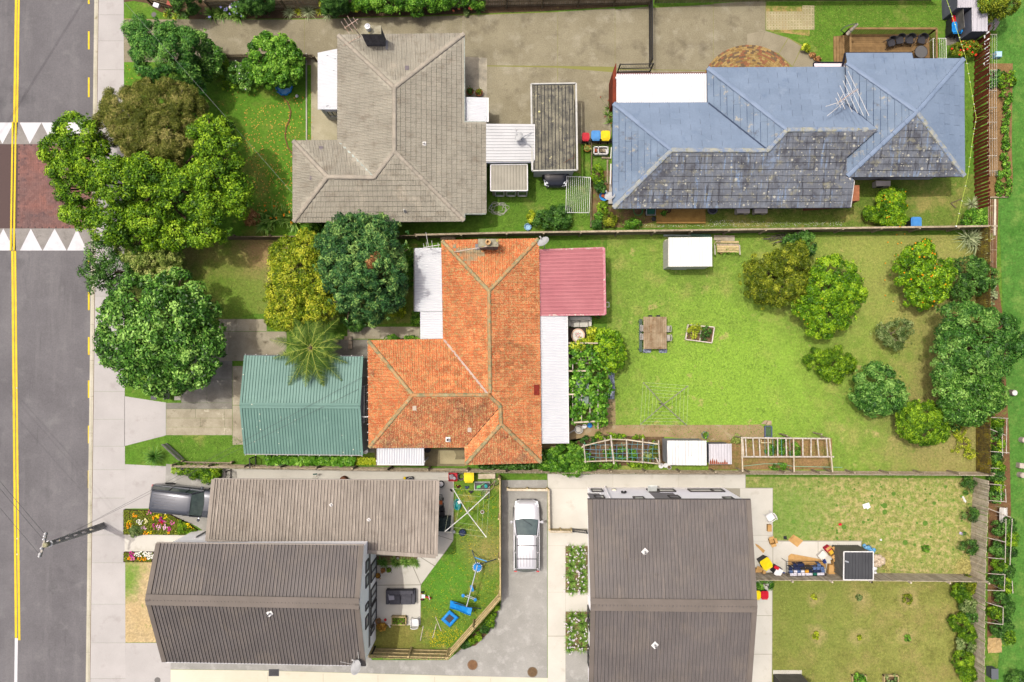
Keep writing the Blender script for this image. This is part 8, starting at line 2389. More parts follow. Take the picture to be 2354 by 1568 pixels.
for k in range(n):
 y0=a.y+(b.y-a.y)*k/n
 d2.pt('deck_board',MB().bx(a.x,b.x,y0+.004,y0+(b.y-a.y)/n-.004,.17,.21),mat('golden_decking',C(184,148,84),C(162,128,70),3,rg=.8,fn=.1,var=.1))
d2.pt('bearer',MB().bx(a.x+.04,b.x-.04,a.y+.04,b.y,0,.17),tdark)
pot('dark pot with a leafy plant on the golden deck',7,1380,385,.17,.26,mat('dark_pot',C(70,50,44)),leaf2='bright',z=.21)
pot('second dark pot near the wall on the golden deck',7,1420,355,.18,.28,mat('dark_pot',C(70,50,44)),z=.21)
pot('grey round barrel standing right of the golden deck',7,1800,358,.3,.6,mat('barrel_grey',C(110,112,122),rg=.5),mat('barrel_lid',C(70,72,82)))
c=P(7,1155,362,0)
t=Th('tub','green round tub of soil beside the push mower','tub',c)
t.pt('shell',MB().lathe([(.24,0),(.3,.28),(.32,.29),(.28,.29),(.26,.2)],c,20,cap=False),mat('green_plastic',C(40,150,90),rg=.4))
t.pt('soil',MB().lathe([(.01,.2),(.27,.2)],c,14,cap=False),soil)
c=P(7,1265,368,0)
t=Th('lawn_mower','green and silver mower parked beside the golden deck','mower',c)
t.pt('deck_cover',MB().bx(c.x-.24,c.x+.24,c.y-.18,c.y+.18,.18,.42),mat('mower_green',C(50,110,90),rg=.4))
t.pt('frame',MB().tube([(c.x-.3,c.y-.24,.3),(c.x-.3,c.y+.26,.45),(c.x+.3,c.y+.26,.45),(c.x+.3,c.y-.24,.3),(c.x-.3,c.y-.24,.3)],.02,6),steel)
for sx_ in(-.28,.28):
 for sy_ in(-.18,.18):
  t.pt('wheel',MB().tube([(c.x+sx_-.03,c.y+sy_,.1),(c.x+sx_+.03,c.y+sy_,.1)],.1,10),tyre)
pot('small dark lidded pot below the mower at the golden deck',7,1292,432,.15,.25,black,gplas)
def ac(lb_,r,x,y,w=.85,rz=.0):
 c=P(r,x,y,.7)
 t=Th('heat_pump',lb_,'heat pump',(c.x,c.y,0))
 t.pt('case',MB().bx(c.x-w/2,c.x+w/2,c.y-.17,c.y+.17,.12,.7),mat('heat_pump_case',C(226,218,214),C(216,208,204),2,rg=.5))
 t.pt('fan_grille',MB().lathe([(.22,0),(.22,.02),(.02,.03)],n=18),dgrey)
 g=t.o.children[-1].data
 for v in g.vertices:
  x_,y_,z_=v.co.x+t.loc.x,v.co.y+t.loc.y,v.co.z+t.loc.z
  v.co=(x_-.0-.1 if False else x_*1+0-.1,-.17-z_,y_+.4)
 for sx_ in(-1,1):
  t.pt('foot',MB().bx(c.x+sx_*w*.34-.04,c.x+sx_*w*.34+.04,c.y-.2,c.y+.2,0,.12),dgrey)
ac('outdoor heat pump unit, left of the pair below the blue roof',7,2090,352)
ac('outdoor heat pump unit, right of the pair below the blue roof',7,2246,352)
ac('outdoor heat pump unit by the pale wall near the mandarin tree',8,1112,112,.95)
t=Th('garden_hose','tangled coil of pale garden hose on the lawn beside the grey tiled house','hose',P(6,2165,335))
pts=[]
for k in range(130):
 a=k*.24
 rr=60+18*math.sin(k*.31)+8*math.sin(k*1.3)
 pts.append(P(6,2160+14*math.sin(k*.1)+rr*math.cos(a)*1.1,335+rr*.72*math.sin(a),.03+.02*(k%3)))
t.pt('coil',MB().tube(pts,.014,5),mat('hose_white',C(206,206,194),rg=.5))
t.pt('nozzle',MB().tube([P(6,2105,300,.03),P(6,2090,312,.03)],.025,6),bplas)
one('tap_stand','small white tap post at the wall end beside the hose coil','tap',MB().tube([P(6,2058,316,0),P(6,2058,316,.8)],.035,6),offw)
one('basin','pale blue basin on the grass just above the boundary fence','basin',MB().lathe([(.14,0),(.22,.2),(.24,.2),(.18,.04),(.01,.03)],P(7,186,500,0),18),mat('pale_blue_plastic',C(150,196,230),rg=.4))
t=Th('shed','garden shed with a white ribbed roof on the back lawn by the boundary fence','shed',P(7,1600,720))
q=[P(7,1428,848,2.0),P(7,1815,845,2.0),P(7,1812,587,2.1),P(7,1428,590,2.1)]
sheets(t,'roof',q,.76,(mat('cream_white_sheet',C(244,244,236),C(234,234,226),.8,rg=.5,fn=.03),mat('cream_groove_shade',C(196,196,188))),trap(4,.015,.3,.06,False))
gb,ge=P(7,1400,866,0),P(7,1782,866,0)
gt=P(7,1400,618,0)
w_pts=[(P(7,1404,840,0).x,P(7,1404,862,0).y),(q[1].x-.06,P(7,1404,862,0).y),(q[1].x-.06,q[2].y-.05),(P(7,1404,840,0).x,q[2].y-.05)]
w_pts=[(q[0].x+.04,q[0].y+.05),(q[1].x-.04,q[1].y+.05),(q[2].x-.04,q[2].y-.05),(q[3].x+.04,q[3].y-.05)]
t.pt('wall',MB().prism(w_pts,0,1.97),mat('cream_shed_wall',C(226,226,214),C(206,206,192),2,rg=.6))
for k in range(1,9):
 y=w_pts[0][1]+(w_pts[3][1]-w_pts[0][1])*k/9
 t.pt('wall_rib',MB().bx(w_pts[0][0]-.02,w_pts[0][0],y-.02,y+.02,0,1.95),offw)
t.pt('door',MB().bx(w_pts[0][0]+.5,w_pts[0][0]+1.5,w_pts[0][1]-.03,w_pts[0][1],.02,1.85),offw)
t.pt('side_lean',MB().prism([(p.x,p.y)for p in(P(7,1388,868,0),P(7,1432,862,0),P(7,1424,612,0),P(7,1384,622,0))],0,.5),mat('pale_board',C(222,220,200),C(200,196,176),3,rg=.8))
one('pipe','long grey plastic pipe lying behind the white-roofed garden shed','pipe',MB().tube([P(7,1386,572,.2),P(7,1750,574,.2)],.07,10),mat('pipe_grey',C(170,186,186),rg=.5))
t=Th('netting','rolled green netting behind the white-roofed garden shed','net',P(7,1680,570))
t.pt('roll',MB().tube([P(7,1630,566,.35),P(7,1700,572,.38),P(7,1800,576,.32)],.1,8),mat('net_green',C(110,150,130),C(80,110,100),12))
t=Th('bench','broken timber garden bench beside the white-roofed shed','bench',P(7,1945,680))
for y in(628,652,670,690,712):
 t.pt('slat',MB().beam(P(7,1850+(y-628)*.1,y,.45),P(7,2050,y+2,.45),.13,.03),tnew if y!=652 else timber)
for x in(1836,2056):
 t.pt('side_frame',MB().beam(P(7,x,660,.55),P(7,x+4,740,.55),.07,.06).beam(P(7,x,660,.55),P(7,x,660,.0),.06,.06).beam(P(7,x+4,740,.55),P(7,x+4,740,0),.06,.06),stickw)
t.pt('armrest',MB().tube([P(7,x,y,.6)for x,y in((1830,655),(1842,632),(1865,622),(1890,624))],.03,6),timber)
one('plank','grey weathered plank lying above the broken garden bench','plank',MB().beam(P(7,1830,592,.12),P(7,2012,596,.12),.34,.04).beam(P(7,1900,620,.1),P(7,2010,622,.1),.12,.04),tgrey)
tuft('spider_plant','spidery green potted plant in front of the broken bench','plant',[(7,1930,715),(7,1980,715),(7,2010,710)],'bright',26,.5,.03,z=.25)
pot('round tan pot under the broken bench',7,1893,718,.16,.25,mat('tan_pot',C(206,176,120)))
t=Th('wire_heap','heap of dark wire and twigs against the boundary fence','heap',P(8,170,590))
for k in range(40):
 p=P(8,70+240*random.random(),560+70*random.random(),.05)
 a=random.uniform(-.5,.5)
 e=VC((math.cos(a),math.sin(a),0))*random.uniform(.4,1.0)
 t.pt('strand',MB().tube([p-e*.5,p+VC((0,0,random.uniform(.1,.35))),p+e*.5],.012,4),mat('dark_wire',C(90,88,86),C(150,140,130),9,rg=.8))
pt0,pt1=P(7,1208,1574,.74),P(7,1412,1290,.74)
t=Th('picnic_table','long weathered timber table on the back lawn','table',((pt0.x+pt1.x)/2,(pt0.y+pt1.y)/2,0))
n=11
tw=mat('stained_table_timber',C(176,158,130),C(150,128,100),2.0,ov=[(C(128,98,68),1.6,.55,.7)],fn=.12,var=.12)
for k in range(n):
 x0=pt0.x+(pt1.x-pt0.x)*k/n
 ym=(pt0.y+pt1.y)/2
 for ya,yb_ in((pt0.y,ym-.02),(ym+.02,pt1.y)):
  t.pt('tabletop_slat',MB().bx(x0+.005,x0+(pt1.x-pt0.x)/n-.005,ya,yb_,.71,.74),tw)
t.pt('crossbar',MB().bx(pt0.x+.05,pt1.x-.05,(pt0.y+pt1.y)/2-.08,(pt0.y+pt1.y)/2+.08,.66,.705),tw)
for x in(pt0.x+.12,pt1.x-.12):
 for y in(pt0.y+.2,pt1.y-.2):
  t.pt('leg',MB().bx(x-.05,x+.05,y-.05,y+.05,0,.71),tw)
gc=mat('grey_metal_chair',C(186,182,176),C(160,156,150),4,rg=.6)
cp_=chairp('garden_chair',gc,.4,False,6,'grey slatted chair')
ss=((7,1436,1396,-1.57,'grey slatted chair at the upper right side of the long timber table'),(7,1440,1476,-1.57,'grey slatted chair at the lower right side of the long timber table'),(7,1190,1390,1.57,'grey slatted chair at the upper left side of the long timber table'),(7,1190,1466,1.57,'grey slatted chair at the lower left side of the long timber table'))
for i,(r,x,y,a,lb)in enumerate(ss):
 p=P(r,x,y,.7);p.z=0
 s_=-1 if a<0 else 1
 p.x+=.14*s_
 if i==0:
  cp_.o.location=p;cp_.o.rotation_euler=(0,0,-a);cp_.o['label']=lb;cp_.o['group']='chairs at the long timber table'
 else:
  dup(cp_.o,p,-a,lb,group='chairs at the long timber table')
t=Th('bench','green-grey timber bench along the left side of the long table','bench',P(7,1182,1450))
a,b=P(7,1180,1600,.4),P(7,1180,1310,.4)
for k in range(3):
 t.pt('slat',MB().beam(a+VC((-.05+k*.07,0,0)),b+VC((-.05+k*.07,0,0)),.06,.03),mat('green_grey_timber',C(96,116,104),C(80,98,90),4))
for f in(.08,.92):
 p=a.lerp(b,f)
 t.pt('leg',MB().box((p.x,p.y,.19),(.18,.06,.38)),mat('green_grey_timber',C(96,116,104)))
for x,lb in((1270,'black tyre end poking out left above the long table'),(1340,'black tyre end poking out right above the long table')):
 c=P(7,x,1282,.5)
 one('stool',lb.replace('tyre end poking out','stool showing'),'stool',MB().box(c,(.22,.1,.06)).box(c+VC((-.08,.02,-.25)),(.04,.04,.48)).box(c+VC((.08,.02,-.25)),(.04,.04,.48)),black)
for x,lb in((1235,'left'),(1375,'right')):
 c=P(11,x,135,.03)
 one('plastic_sheet',f'crumpled grey plastic under the lower {lb} corner of the long table','sheet',MB().add([tuple(c+VC((.11*i-.25+random.uniform(-.03,.03),.08*j-.1+random.uniform(-.03,.03),random.uniform(0,.08))))for j in range(4)for i in range(6)],[(j*6+i,j*6+i+1,(j+1)*6+i+1,(j+1)*6+i)for j in range(3)for i in range(5)]),mat('grey_plastic_sheet',C(160,170,190),C(110,116,130),8,rg=.3))
t=Th('raised_bed','white-framed square planting bed in two halves on the back lawn','raised bed',P(7,1710,1440))
cs=[P(7,1580,1490,.2),P(7,1812,1520,.2),P(7,1834,1382,.2),P(7,1602,1360,.2)]
t.pt('soil',MB().prism([(p.x,p.y)for p in cs],-.02,.12),soil)
wf=mat('white_frame_board',C(236,226,214),C(216,204,190),5,rg=.8)
for a,b in zip(cs,cs[1:]+cs[:1]):
 t.pt('board',MB().beam(a-VC((0,0,.08)),b-VC((0,0,.08)),.06,.22),wf)
t.pt('board',MB().beam(cs[0].lerp(cs[1],.54)-VC((0,0,.08)),cs[3].lerp(cs[2],.5)-VC((0,0,.08)),.05,.2),wf)
t.pt('board',MB().beam(cs[0].lerp(cs[3],.5)-VC((0,0,.08)),cs[0].lerp(cs[3],.5).lerp(cs[1].lerp(cs[2],.5),.5)-VC((0,0,.08)),.04,.18),wf)
plant('garden_plant','yellow-flowered sparse plant in the left half of the white-framed bed','plant',[(7,1655,1395,.5,56,40,.25),(7,1640,1440,.4,40,50,.2)],'lime',(.09,.05),.12,.3,.03,rg=.4)
plant('garden_plant','dark green seedlings in the right half of the white-framed bed','plant',[(7,1765,1420,.25,44,36,.12),(7,1740,1460,.25,40,36,.12)],'dark',(.1,.05),.11,.6,.02)
def rotary(lb_,ctr,corners,rings,m,H,wm=rope_white,foot=None):
 t=Th('clothes_line',lb_,'washing line',(ctr.x,ctr.y,0))
 g=foot or VC((ctr.x,ctr.y,0))
 t.pt('mast',MB().tube([g,ctr],.035,8),m)
 for c in corners:
  t.pt('arm',MB().tube([ctr+VC((0,0,-.15)),c],.028,6),m)
  t.pt('brace',MB().tube([ctr+VC((0,0,-.5)),ctr.lerp(c,.4)],.012,5),m)
 for f in rings:
  for a,b in zip(corners,corners[1:]+corners[:1]):
   t.pt('line',MB().tube([ctr.lerp(a,f),ctr.lerp(b,f)],.005,4),wm)
 return t
gs=mat('weathered_steel',C(150,146,136),C(126,122,112),6,rg=.6)
rotary('large square rotary clothes line on the back lawn near the dirt path',P(11,1388,606,1.75),[P(11,1205,410,1.95),P(11,1603,440,1.95),P(11,1590,788,1.95),P(11,1180,782,1.95)],(.35,.52,.68,.84,1.0),gs,1.8,mat('pale_line',C(214,222,190),rg=.7))
rotary('white rotary clothes line in the play yard beside the lower garage',P(14,1889,62,1.9),[P(10,1760,1345,2.05),P(10,2085,1375,2.05),P(14,2058,276,2.05),P(14,1690,225,2.05)],(.5,.75,1.0),white,1.9,mat('pale_line',C(214,222,190)))
pgl=Th('pergola','timber pergola of battens carrying the grape vine beside the verandah','pergola',P(11,700,420))
for x0,y0,x1,y1,w in((510,62,805,64,.09),(485,310,700,308,.09),(478,518,660,512,.09),(580,765,806,752,.1)):
 pgl.pt('beam',MB().beam(P(11,x0,y0,2.15),P(11,x1,y1,2.15),w,.1),tgrey)
for x0,y0,x1,y1 in((583,60,583,300),(655,110,655,400),(806,440,806,820),(735,560,735,760),(660,520,660,750),(583,420,583,760)):
 pgl.pt('batten',MB().beam(P(11,x0,y0,2.06),P(11,x1,y1,2.06),.05,.05),stickw)
for y in(125,152,186,212,240):
 pgl.pt('rod',MB().beam(P(11,590,y,2.05),P(11,775,y,2.05),.03,.03),stickw)
for x,y in((585,62),(800,64),(583,310),(800,440),(583,755),(803,752)):
 p=P(11,x,y,2.1)
 pgl.pt('post',MB().bx(p.x-.05,p.x+.05,p.y-.05,p.y+.05,0,2.1),timber)
pgl.pt('shade_mesh',MB().quad(P(11,600,640,2.0),P(11,720,640,2.0),P(11,730,330,2.0),P(11,620,330,2.0)),mat('shade_mesh_grey',C(150,168,160),C(120,140,132),10))
one('plastic_strip','crumpled grey plastic edging on the ground outside the pergola','sheet',MB().add([tuple(P(11,900+18*i+random.uniform(-5,5),310+31*j,random.uniform(.01,.09)))for j in range(9)for i in range(4)],[(j*4+i,j*4+i+1,(j+1)*4+i+1,(j+1)*4+i)for j in range(8)for i in range(3)]),mat('grey_plastic_sheet',C(160,170,190)))
net_rope=mat('teal_netting',C(96,176,160),C(120,150,190),2,rg=.7)
ar=Th('arbour','bowed pole arbour strung with blue-green netting over the vegetable bed','arbour',P(11,1010,1000))
top=[(630,1010),(680,970),(920,912),(1060,916),(1340,955)]
bot=[(680,1106),(700,1108),(950,1100),(1200,1114),(1356,1130)]
for pts in(top,bot):
 for a,b in zip(pts,pts[1:]):
  ar.pt('pole',MB().tube([P(11,*a,1.6),P(11,*b,1.6)],.045,6),tgrey)
for x0,y0,x1,y1,w in((680,955,696,1120,.05),(868,905,880,1110,.035),(918,875,948,1130,.055),(1058,912,1065,1112,.045),(1202,900,1198,1122,.04),(1340,920,1352,1130,.045),(1315,1070,1350,1140,.04)):
 ar.pt('rafter',MB().tube([P(11,x0,y0,1.66),P(11,x1,y1,1.66)],w,6),stickw)
for x,y in((680,965),(868,908),(1060,914),(1340,950),(696,1108),(950,1100),(1200,1116),(1352,1130)):
 p=P(11,x,y,1.6)
 ar.pt('post',MB().tube([(p.x,p.y,0),p],.045,6),timber)
nm=MB()
for k in range(15):
 f=k/14
 x=690+655*f
 nm.tube([P(11,x+random.uniform(-6,6),940+20*math.sin(6*f),1.6),P(11,x+random.uniform(-14,14),1020,1.5),P(11,x+random.uniform(-6,6),1112,1.6)],.012,4)
for k in range(4):
 y=960+k*38
 nm.tube([P(11,690+i*66,y+random.uniform(-8,8),1.58-.05*math.sin(i))for i in range(11)],.014,4)
ar.pt('netting',nm,net_rope,kind='stuff')
ar2=Th('arbour','ladder-like flat frame of white rails over the lower garden bed','arbour',P(12,200,1000))
for(x0,y0),(x1,y1)in(((-145,898),(640,906)),((-145,1066),(676,1066))):
 ar2.pt('long_rail',MB().beam(P(12,x0,y0,1.5),P(12,x1,y1,1.5),.09,.06),stickw)
for x0,x1 in((-130,-122),(-105,-96),(-40,-30),(16,24),(94,98),(178,180),(252,258),(400,402),(474,474),(530,544),(608,622)):
 ar2.pt('rung',MB().beam(P(12,x0,904,1.56),P(12,x1,1066,1.56),.075,.05),stickw)
for x0,x1 in((318,324),(636,664),(-140,-130)):
 ar2.pt('side_pole',MB().beam(P(12,x0,900,1.54),P(12,x1,1200,1.54),.08,.07),tgrey)
for x,y in((-138,900),(318,904),(636,906),(-132,1190),(324,1196),(662,1196),(570,870),(262,880)):
 p=P(12,x,y,1.5)
 ar2.pt('post',MB().tube([(p.x,p.y,0),p],.05,6),timber)
for x in(66,136,212,286):
 ar2.pt('string',MB().tube([P(12,x,910,1.52),P(12,x+4,1060,1.52)],.012,4),net_rope)
ar2.pt('hanging_tray',MB().tube([P(12,x,y,1.3)for x,y in((34,915),(34,942),(118,942),(118,915))],.025,5),mat('cream_tray',C(236,226,180),rg=.6))
one('garden_hose','green hose laid along the lower fence under the ladder-like frame','hose',MB().tube([P(12,x,y,.35)for x,y in((-140,1150),(-40,1140),(60,1128),(200,1128),(320,1152),(480,1154),(750,1160))],.02,5),mat('hose_green',C(150,200,170),rg=.5))
plant('garden_plant','dark vegetables growing under the ladder-like frame','plant',[(12,210,980,.3,50,70,.2),(12,330,1000,.3,40,60,.2),(12,110,1010,.25,40,40,.2),(12,180,1150,.25,90,26,.2)],'bright',(.12,.05),.15,.6,.02)
plant('garden_plant','pale weedy grass clump in the bare soil by the rusty shed','plant',[(11,2030,910,.2,40,36,.18)],'pale',(.14,.03),.14,.6,.02)
t=Th('planter_tray','blue mesh tray of seedlings at the end of the dirt path','tray',P(12,98,845))
a,b=P(12,68,894,.2),P(12,130,794,.2)
for x0,x1,y0,y1 in((a.x,b.x,a.y,a.y+.03),(a.x,b.x,b.y-.03,b.y),(a.x,a.x+.03,a.y,b.y),(b.x-.03,b.x,a.y,b.y)):
 t.pt('side',MB().bx(x0,x1,y0,y1,0,.22),mat('slate_blue_plastic',C(100,110,160),rg=.5))
t.pt('seedlings',MB().bx(a.x+.03,b.x-.03,a.y+.03,b.y-.03,0,.12),mat('seedling_mat',C(70,96,64),C(90,116,80),20,fn=.4,fs=30))
one('rock','pair of tan rocks beside the blue seedling tray','rock',MB().prism([(p.x,p.y)for p in PP([(12,30,775),(12,60,745),(12,88,745),(12,66,780)])],0,.12).prism([(p.x,p.y)for p in PP([(12,70,784),(12,92,746),(12,120,748),(12,118,784)])],0,.14),mat('tan_rock',C(186,168,138),C(164,146,118),5,rg=.95))
def sshed(lb_,quad_,z,wall_top,m,wm,sw=.8):
 t=Th('shed',lb_,'shed',((quad_[0].x+quad_[2].x)/2,(quad_[0].y+quad_[2].y)/2,0))
 sheets(t,'roof',quad_,sw,m,trap(4,.018,.3,.08,False))
 t.pt('wall',MB().prism(inset([(p.x,p.y)for p in quad_],.05),0,wall_top),wm)
 return t
wt=(mat('dirty_white_sheet',C(244,244,242),C(228,228,226),1.2,ov=[(C(190,188,184),2.2,.6,.74)],rg=.6,fn=.04),mat('white_groove_shade',C(186,186,184)))
t=sshed('small white-roofed iron shed by the lower boundary fence',[P(11,1420,1140,1.95),P(11,1766,1142,1.95),P(11,1764,926,2.05),P(11,1418,924,2.05)],2.0,1.9,wt,mat('grey_iron_wall',C(170,174,180),C(150,154,160),1.5,rg=.6))
c=(P(11,1590,922,2.05)+P(11,1596,1142,1.95))*.5
t.pt('ridge_strip',MB().beam(P(11,1590,924,2.09),P(11,1596,1140,1.99),.16,.02),wt[0])
rusty=(mat('rusting_iron_sheet',C(222,220,226),C(206,204,210),1.2,rg=.5,metal=.2),mat('rusting_iron_groove_shade',C(160,156,160)))
t=sshed('low iron shed whose lower roof edge is rusted orange',[P(11,1788,1132,1.6),P(11,1988,1132,1.6),P(11,1986,952,1.7),P(11,1785,954,1.7)],1.6,1.55,rusty,mat('dark_iron_wall',C(86,92,112)))
rm_=mat('orange_rust',C(170,92,56),C(140,70,44),6,fn=.15)
for k in range(9):
 x0=1792+k*18
 h_=random.choice((18,30,44,24,36))
 a,b,e_=P(11,x0,1130,1.645),P(11,x0+17,1130,1.645),P(11,x0+8,1130-h_*1.2,1.66)
 e2_,e3_=P(11,x0+2,1130-h_*.6,1.655),P(11,x0+15,1130-h_*.6,1.655)
 t.pt('rust_streak',MB().quad(a,b,e3_,e_,e2_),rm_,t.o.children[0])
ps_=Th('play_set','long blue play set with disc swing, seesaw and slide in the play yard','play set',P(14,1930,690))
pipe_m=mat('pale_pipe',C(200,206,214),rg=.35,metal=.3)
A,B=P(14,1978,520,1.75),P(14,1882,888,1.75)
ps_.pt('top_bar',MB().tube([A,B],.035,8),pipe_m)
for e,ft in((A,((1930,390),(2145,468))),(B,((1755,850),(2010,905)))):
 for x,y in ft:
  ps_.pt('leg',MB().tube([e,P(14,x,y,0)],.03,8),mat('slate_pipe',C(70,90,120),rg=.4))
ps_.pt('brace_bar',MB().tube([P(14,1952,452,.9),P(14,2062,488,.9)],.035,8),mat('sky_blue_pipe',C(90,170,230),rg=.4))
c=P(14,1978,540,.5)
sw_=ps_.pt('disc_seat',MB().lathe([(.02,.44),(.26,.45),(.28,.48),(.26,.52),(.02,.5)],(c.x,c.y,0),24),bplas)
mb=MB()
for k in range(16):
 a=2*math.pi*k/16
 mb.box((c.x+.295*math.cos(a),c.y+.295*math.sin(a),.5),(.07,.05,.06),rz=a)
ps_.pt('disc_binding',mb,wplas,sw_)
for k in range(3):
 a=2.1*k
 ps_.pt('rope',MB().tube([(c.x+.27*math.cos(a),c.y+.27*math.sin(a),.5),A.lerp(B,.06)],.012,4),black,sw_)
c=P(14,1930,726,.5)
s2=ps_.pt('swing_seat',MB().box(c,(.16,.4,.05),rz=.25),bplas)
for sg in(-1,1):
 ps_.pt('chain',MB().tube([c+VC((0,sg*.18,0)),A.lerp(B,.56-sg*.05)],.01,4),steel,s2)
ga,gb=P(14,1852,790,.6),P(14,1958,826,.6)
gl=ps_.pt('glider_bar',MB().tube([ga,gb],.03,6).tube([ga.lerp(gb,.3)+VC((0,.12,0)),gb+VC((0,.1,.05))],.02,6),pipe_m)
for p in(ga,gb):
 ps_.pt('glider_seat',MB().lathe([(.02,-.03),(.11,-.02),(.11,.02),(.02,.04)],p,14),bplas,gl)
ps_.pt('glider_hanger',MB().tube([ga.lerp(gb,.5),A.lerp(B,.8)],.02,6),pipe_m,gl)
sl=[P(14,1738,862,.08),P(14,1790,876,.3),P(14,1850,900,.85),P(14,1892,918,1.15),P(14,1926,928,1.2)]
mb=MB()
vs=[]
for i,p in enumerate(sl):
 d_=(sl[min(i+1,4)]-sl[max(i-1,0)]);d_.z=0;d_.normalize()
 s_=VC((-d_.y,d_.x,0))
 for w,z in((-.25,.14),(-.22,.02),(-.2,0),(.2,0),(.22,.02),(.25,.14)):
  vs.append(p+s_*w+VC((0,0,z)))
mb.add(vs,[(i*6+j,i*6+j+1,(i+1)*6+j+1,(i+1)*6+j)for i in range(4)for j in range(5)])
so=ps_.pt('slide',mb,bplas)
so.modifiers.new('thick','SOLIDIFY').thickness=.02
for x,y in((1905,940),(1942,925)):
 ps_.pt('slide_leg',MB().tube([P(14,x,y,1.15),P(14,x+10,y,0)],.025,6),mat('slate_pipe',C(70,90,120)))
t=Th('trampoline','small square blue-padded trampoline on the lawn near the slide','trampoline',P(14,1733,993))
cs=[P(14,1655,1002,.25),P(14,1734,1070,.25),P(14,1812,985,.25),P(14,1732,918,.25)]
ctr=sum(cs,VC())/4
for a,b in zip(cs,cs[1:]+cs[:1]):
 ia,ib=ctr.lerp(a,.52),ctr.lerp(b,.52)
 mb=MB()
 G=6
 vs=[tuple(a.lerp(b,i/G).lerp(ia.lerp(ib,i/G),j/3)+VC((0,0,.05*math.sin(math.pi*j/3)+random.uniform(-.012,.012))))for j in range(4)for i in range(G+1)]
 mb.add(vs,[(j*(G+1)+i,j*(G+1)+i+1,(j+1)*(G+1)+i+1,(j+1)*(G+1)+i)for j in range(3)for i in range(G)])
 t.pt('safety_pad',mb,bplas)
t.pt('jumping_mat',MB().quad(*[ctr.lerp(p,.54)-VC((0,0,.01))for p in cs]),mat('black_mat',(.03,.03,.033,1)))
for p in cs:
 t.pt('leg',MB().tube([p,(p.x,p.y,0)],.025,6),black)
for(x0,y0,x1,y1,lb)in((1500,1058,1474,1188,'white stick lying on the worn grass, leftmost of three'),(1616,1040,1581,1166,'white stick lying on the worn grass, middle of three'),(1608,978,1658,1102,'white stick lying on the worn grass, tilted the other way')):
 one('stick',lb,'stick',MB().beam(P(14,x0,y0,.03),P(14,x1,y1,.03),.045,.04),stickw,group='white sticks on the play lawn')
pc_=chairp('plastic_chair',wplas,.46,True,8,'white plastic garden chair at the edge of the patio')
p=P(14,1424,1030,.5);p.z=.02
pc_.o.location=p;pc_.o.rotation_euler=(0,0,.05)
p=P(16,112,95,.4);p.z=0
dup(pc_.o,p,2.1,'white plastic chair tipped beside the patchy yard')
a,b=P(14,1218,1052,.35),P(14,1350,975,.35)
t=Th('planter_box','pale timber planter box of greenery on the patio edge','planter',((a.x+b.x)/2,(a.y+b.y)/2,.018))
for x0,x1,y0,y1 in((a.x,b.x,a.y,a.y+.06),(a.x,b.x,b.y-.06,b.y),(a.x,a.x+.05,a.y,b.y),(b.x-.05,b.x,a.y,b.y)):
 t.pt('side',MB().bx(x0,x1,y0,y1,.02,.38),tnew)
t.pt('soil',MB().bx(a.x+.05,b.x-.05,a.y+.06,b.y-.06,.02,.3),soil)
p_=np.column_stack([rng.uniform(a.x+.1,b.x-.1,90),rng.uniform(a.y+.1,b.y-.1,90),rng.uniform(.3,.5,90)])
t.pt('foliage',amesh('foliage',lquads(p_,unit(rng.normal(0,.5,(90,3))+np.array([0,0,1])),.12,.06)-np.array(t.loc),4,LMS['mid'],np.clip(rng.normal(.5,.2,90),0,1)),None)
c=P(14,1505,800,.2)
t=Th('tricycle','red and white toy tricycle on the grass at the patio edge','tricycle',(c.x,c.y,0))
t.pt('frame',MB().tube([P(14,1500,800,.25),P(14,1552,806,.3)],.04,8).beam(P(14,1486,770,.2),P(14,1490,826,.2),.05,.05),rplas)
t.pt('seat',MB().box(P(14,1500,796,.3),(.24,.24,.08)),wplas)
t.pt('handlebar',MB().tube([P(14,1548,790,.5),P(14,1556,828,.5)],.025,6),wplas)
for x,y in((1494,758),(1490,826),(1556,812)):
 t.pt('wheel',MB().tube([P(14,x,y-4,.12),P(14,x,y+4,.12)],.12,12),black if x<1550 else rplas)
one('toy','small red and white toy on the patio by the planter box','toy',MB().box(P(14,1165,1003,.06),(.14,.14,.1),rz=.5),rplas)
one('plastic_tube','short white tube lying on the grass by the planter box','tube',MB().tube([P(14,1192,1042,.05),P(14,1210,1070,.05)],.05,8),wplas)
one('stone','round white stone in the patio bed below the lower garage roof','stone',MB().ball(P(14,1274,462,.1),.08,10),white,smooth=True)
c=P(14,1845,232,.2)
t=Th('bucket','dark blue bag-like bucket on the grass under the white rotary line','bucket',(c.x,c.y,0))
t.pt('shell',MB().lathe([(.18,0),(.24,.25),(.22,.36),(.18,.3)],(c.x,c.y,0),12,cap=False),mat('navy_plastic',C(50,66,110),C(36,48,84),6,rg=.4))
t.pt('content',MB().lathe([(.01,.3),(.2,.28)],(c.x,c.y,0),12,cap=False),mat('navy_cloth',C(70,84,120),C(30,36,60),12))
t.pt('handle',MB().tube([(c.x-.2,c.y,.32),(c.x,c.y+.02,.48),(c.x+.2,c.y,.32)],.012,5),black)
pot('small grey lidded pail at the edge of the yard path',14,1770,222,.1,.2,mat('pail_grey',C(170,176,180)),mat('pail_grey',C(170,176,180)))
pot('white pail with soil on the grass near the white rotary line',14,2022,48,.11,.18,wplas,soil)
t=Th('laundry_basket','teal laundry basket under the white rotary clothes line','basket',P(10,1800,1480))
c=P(10,1802,1482,0)
mb=MB().lathe([(.2,0),(.3,.26),(.32,.26),(.27,.24),(.18,.03),(.01,.03)],(0,0,0),18)
mb.v=[(c.x+v[0]*.75,c.y+v[1]*1.15,v[2])for v in mb.v]
t.pt('shell',mb,mat('teal_plastic',C(40,160,160),C(30,140,144),4,rg=.4))
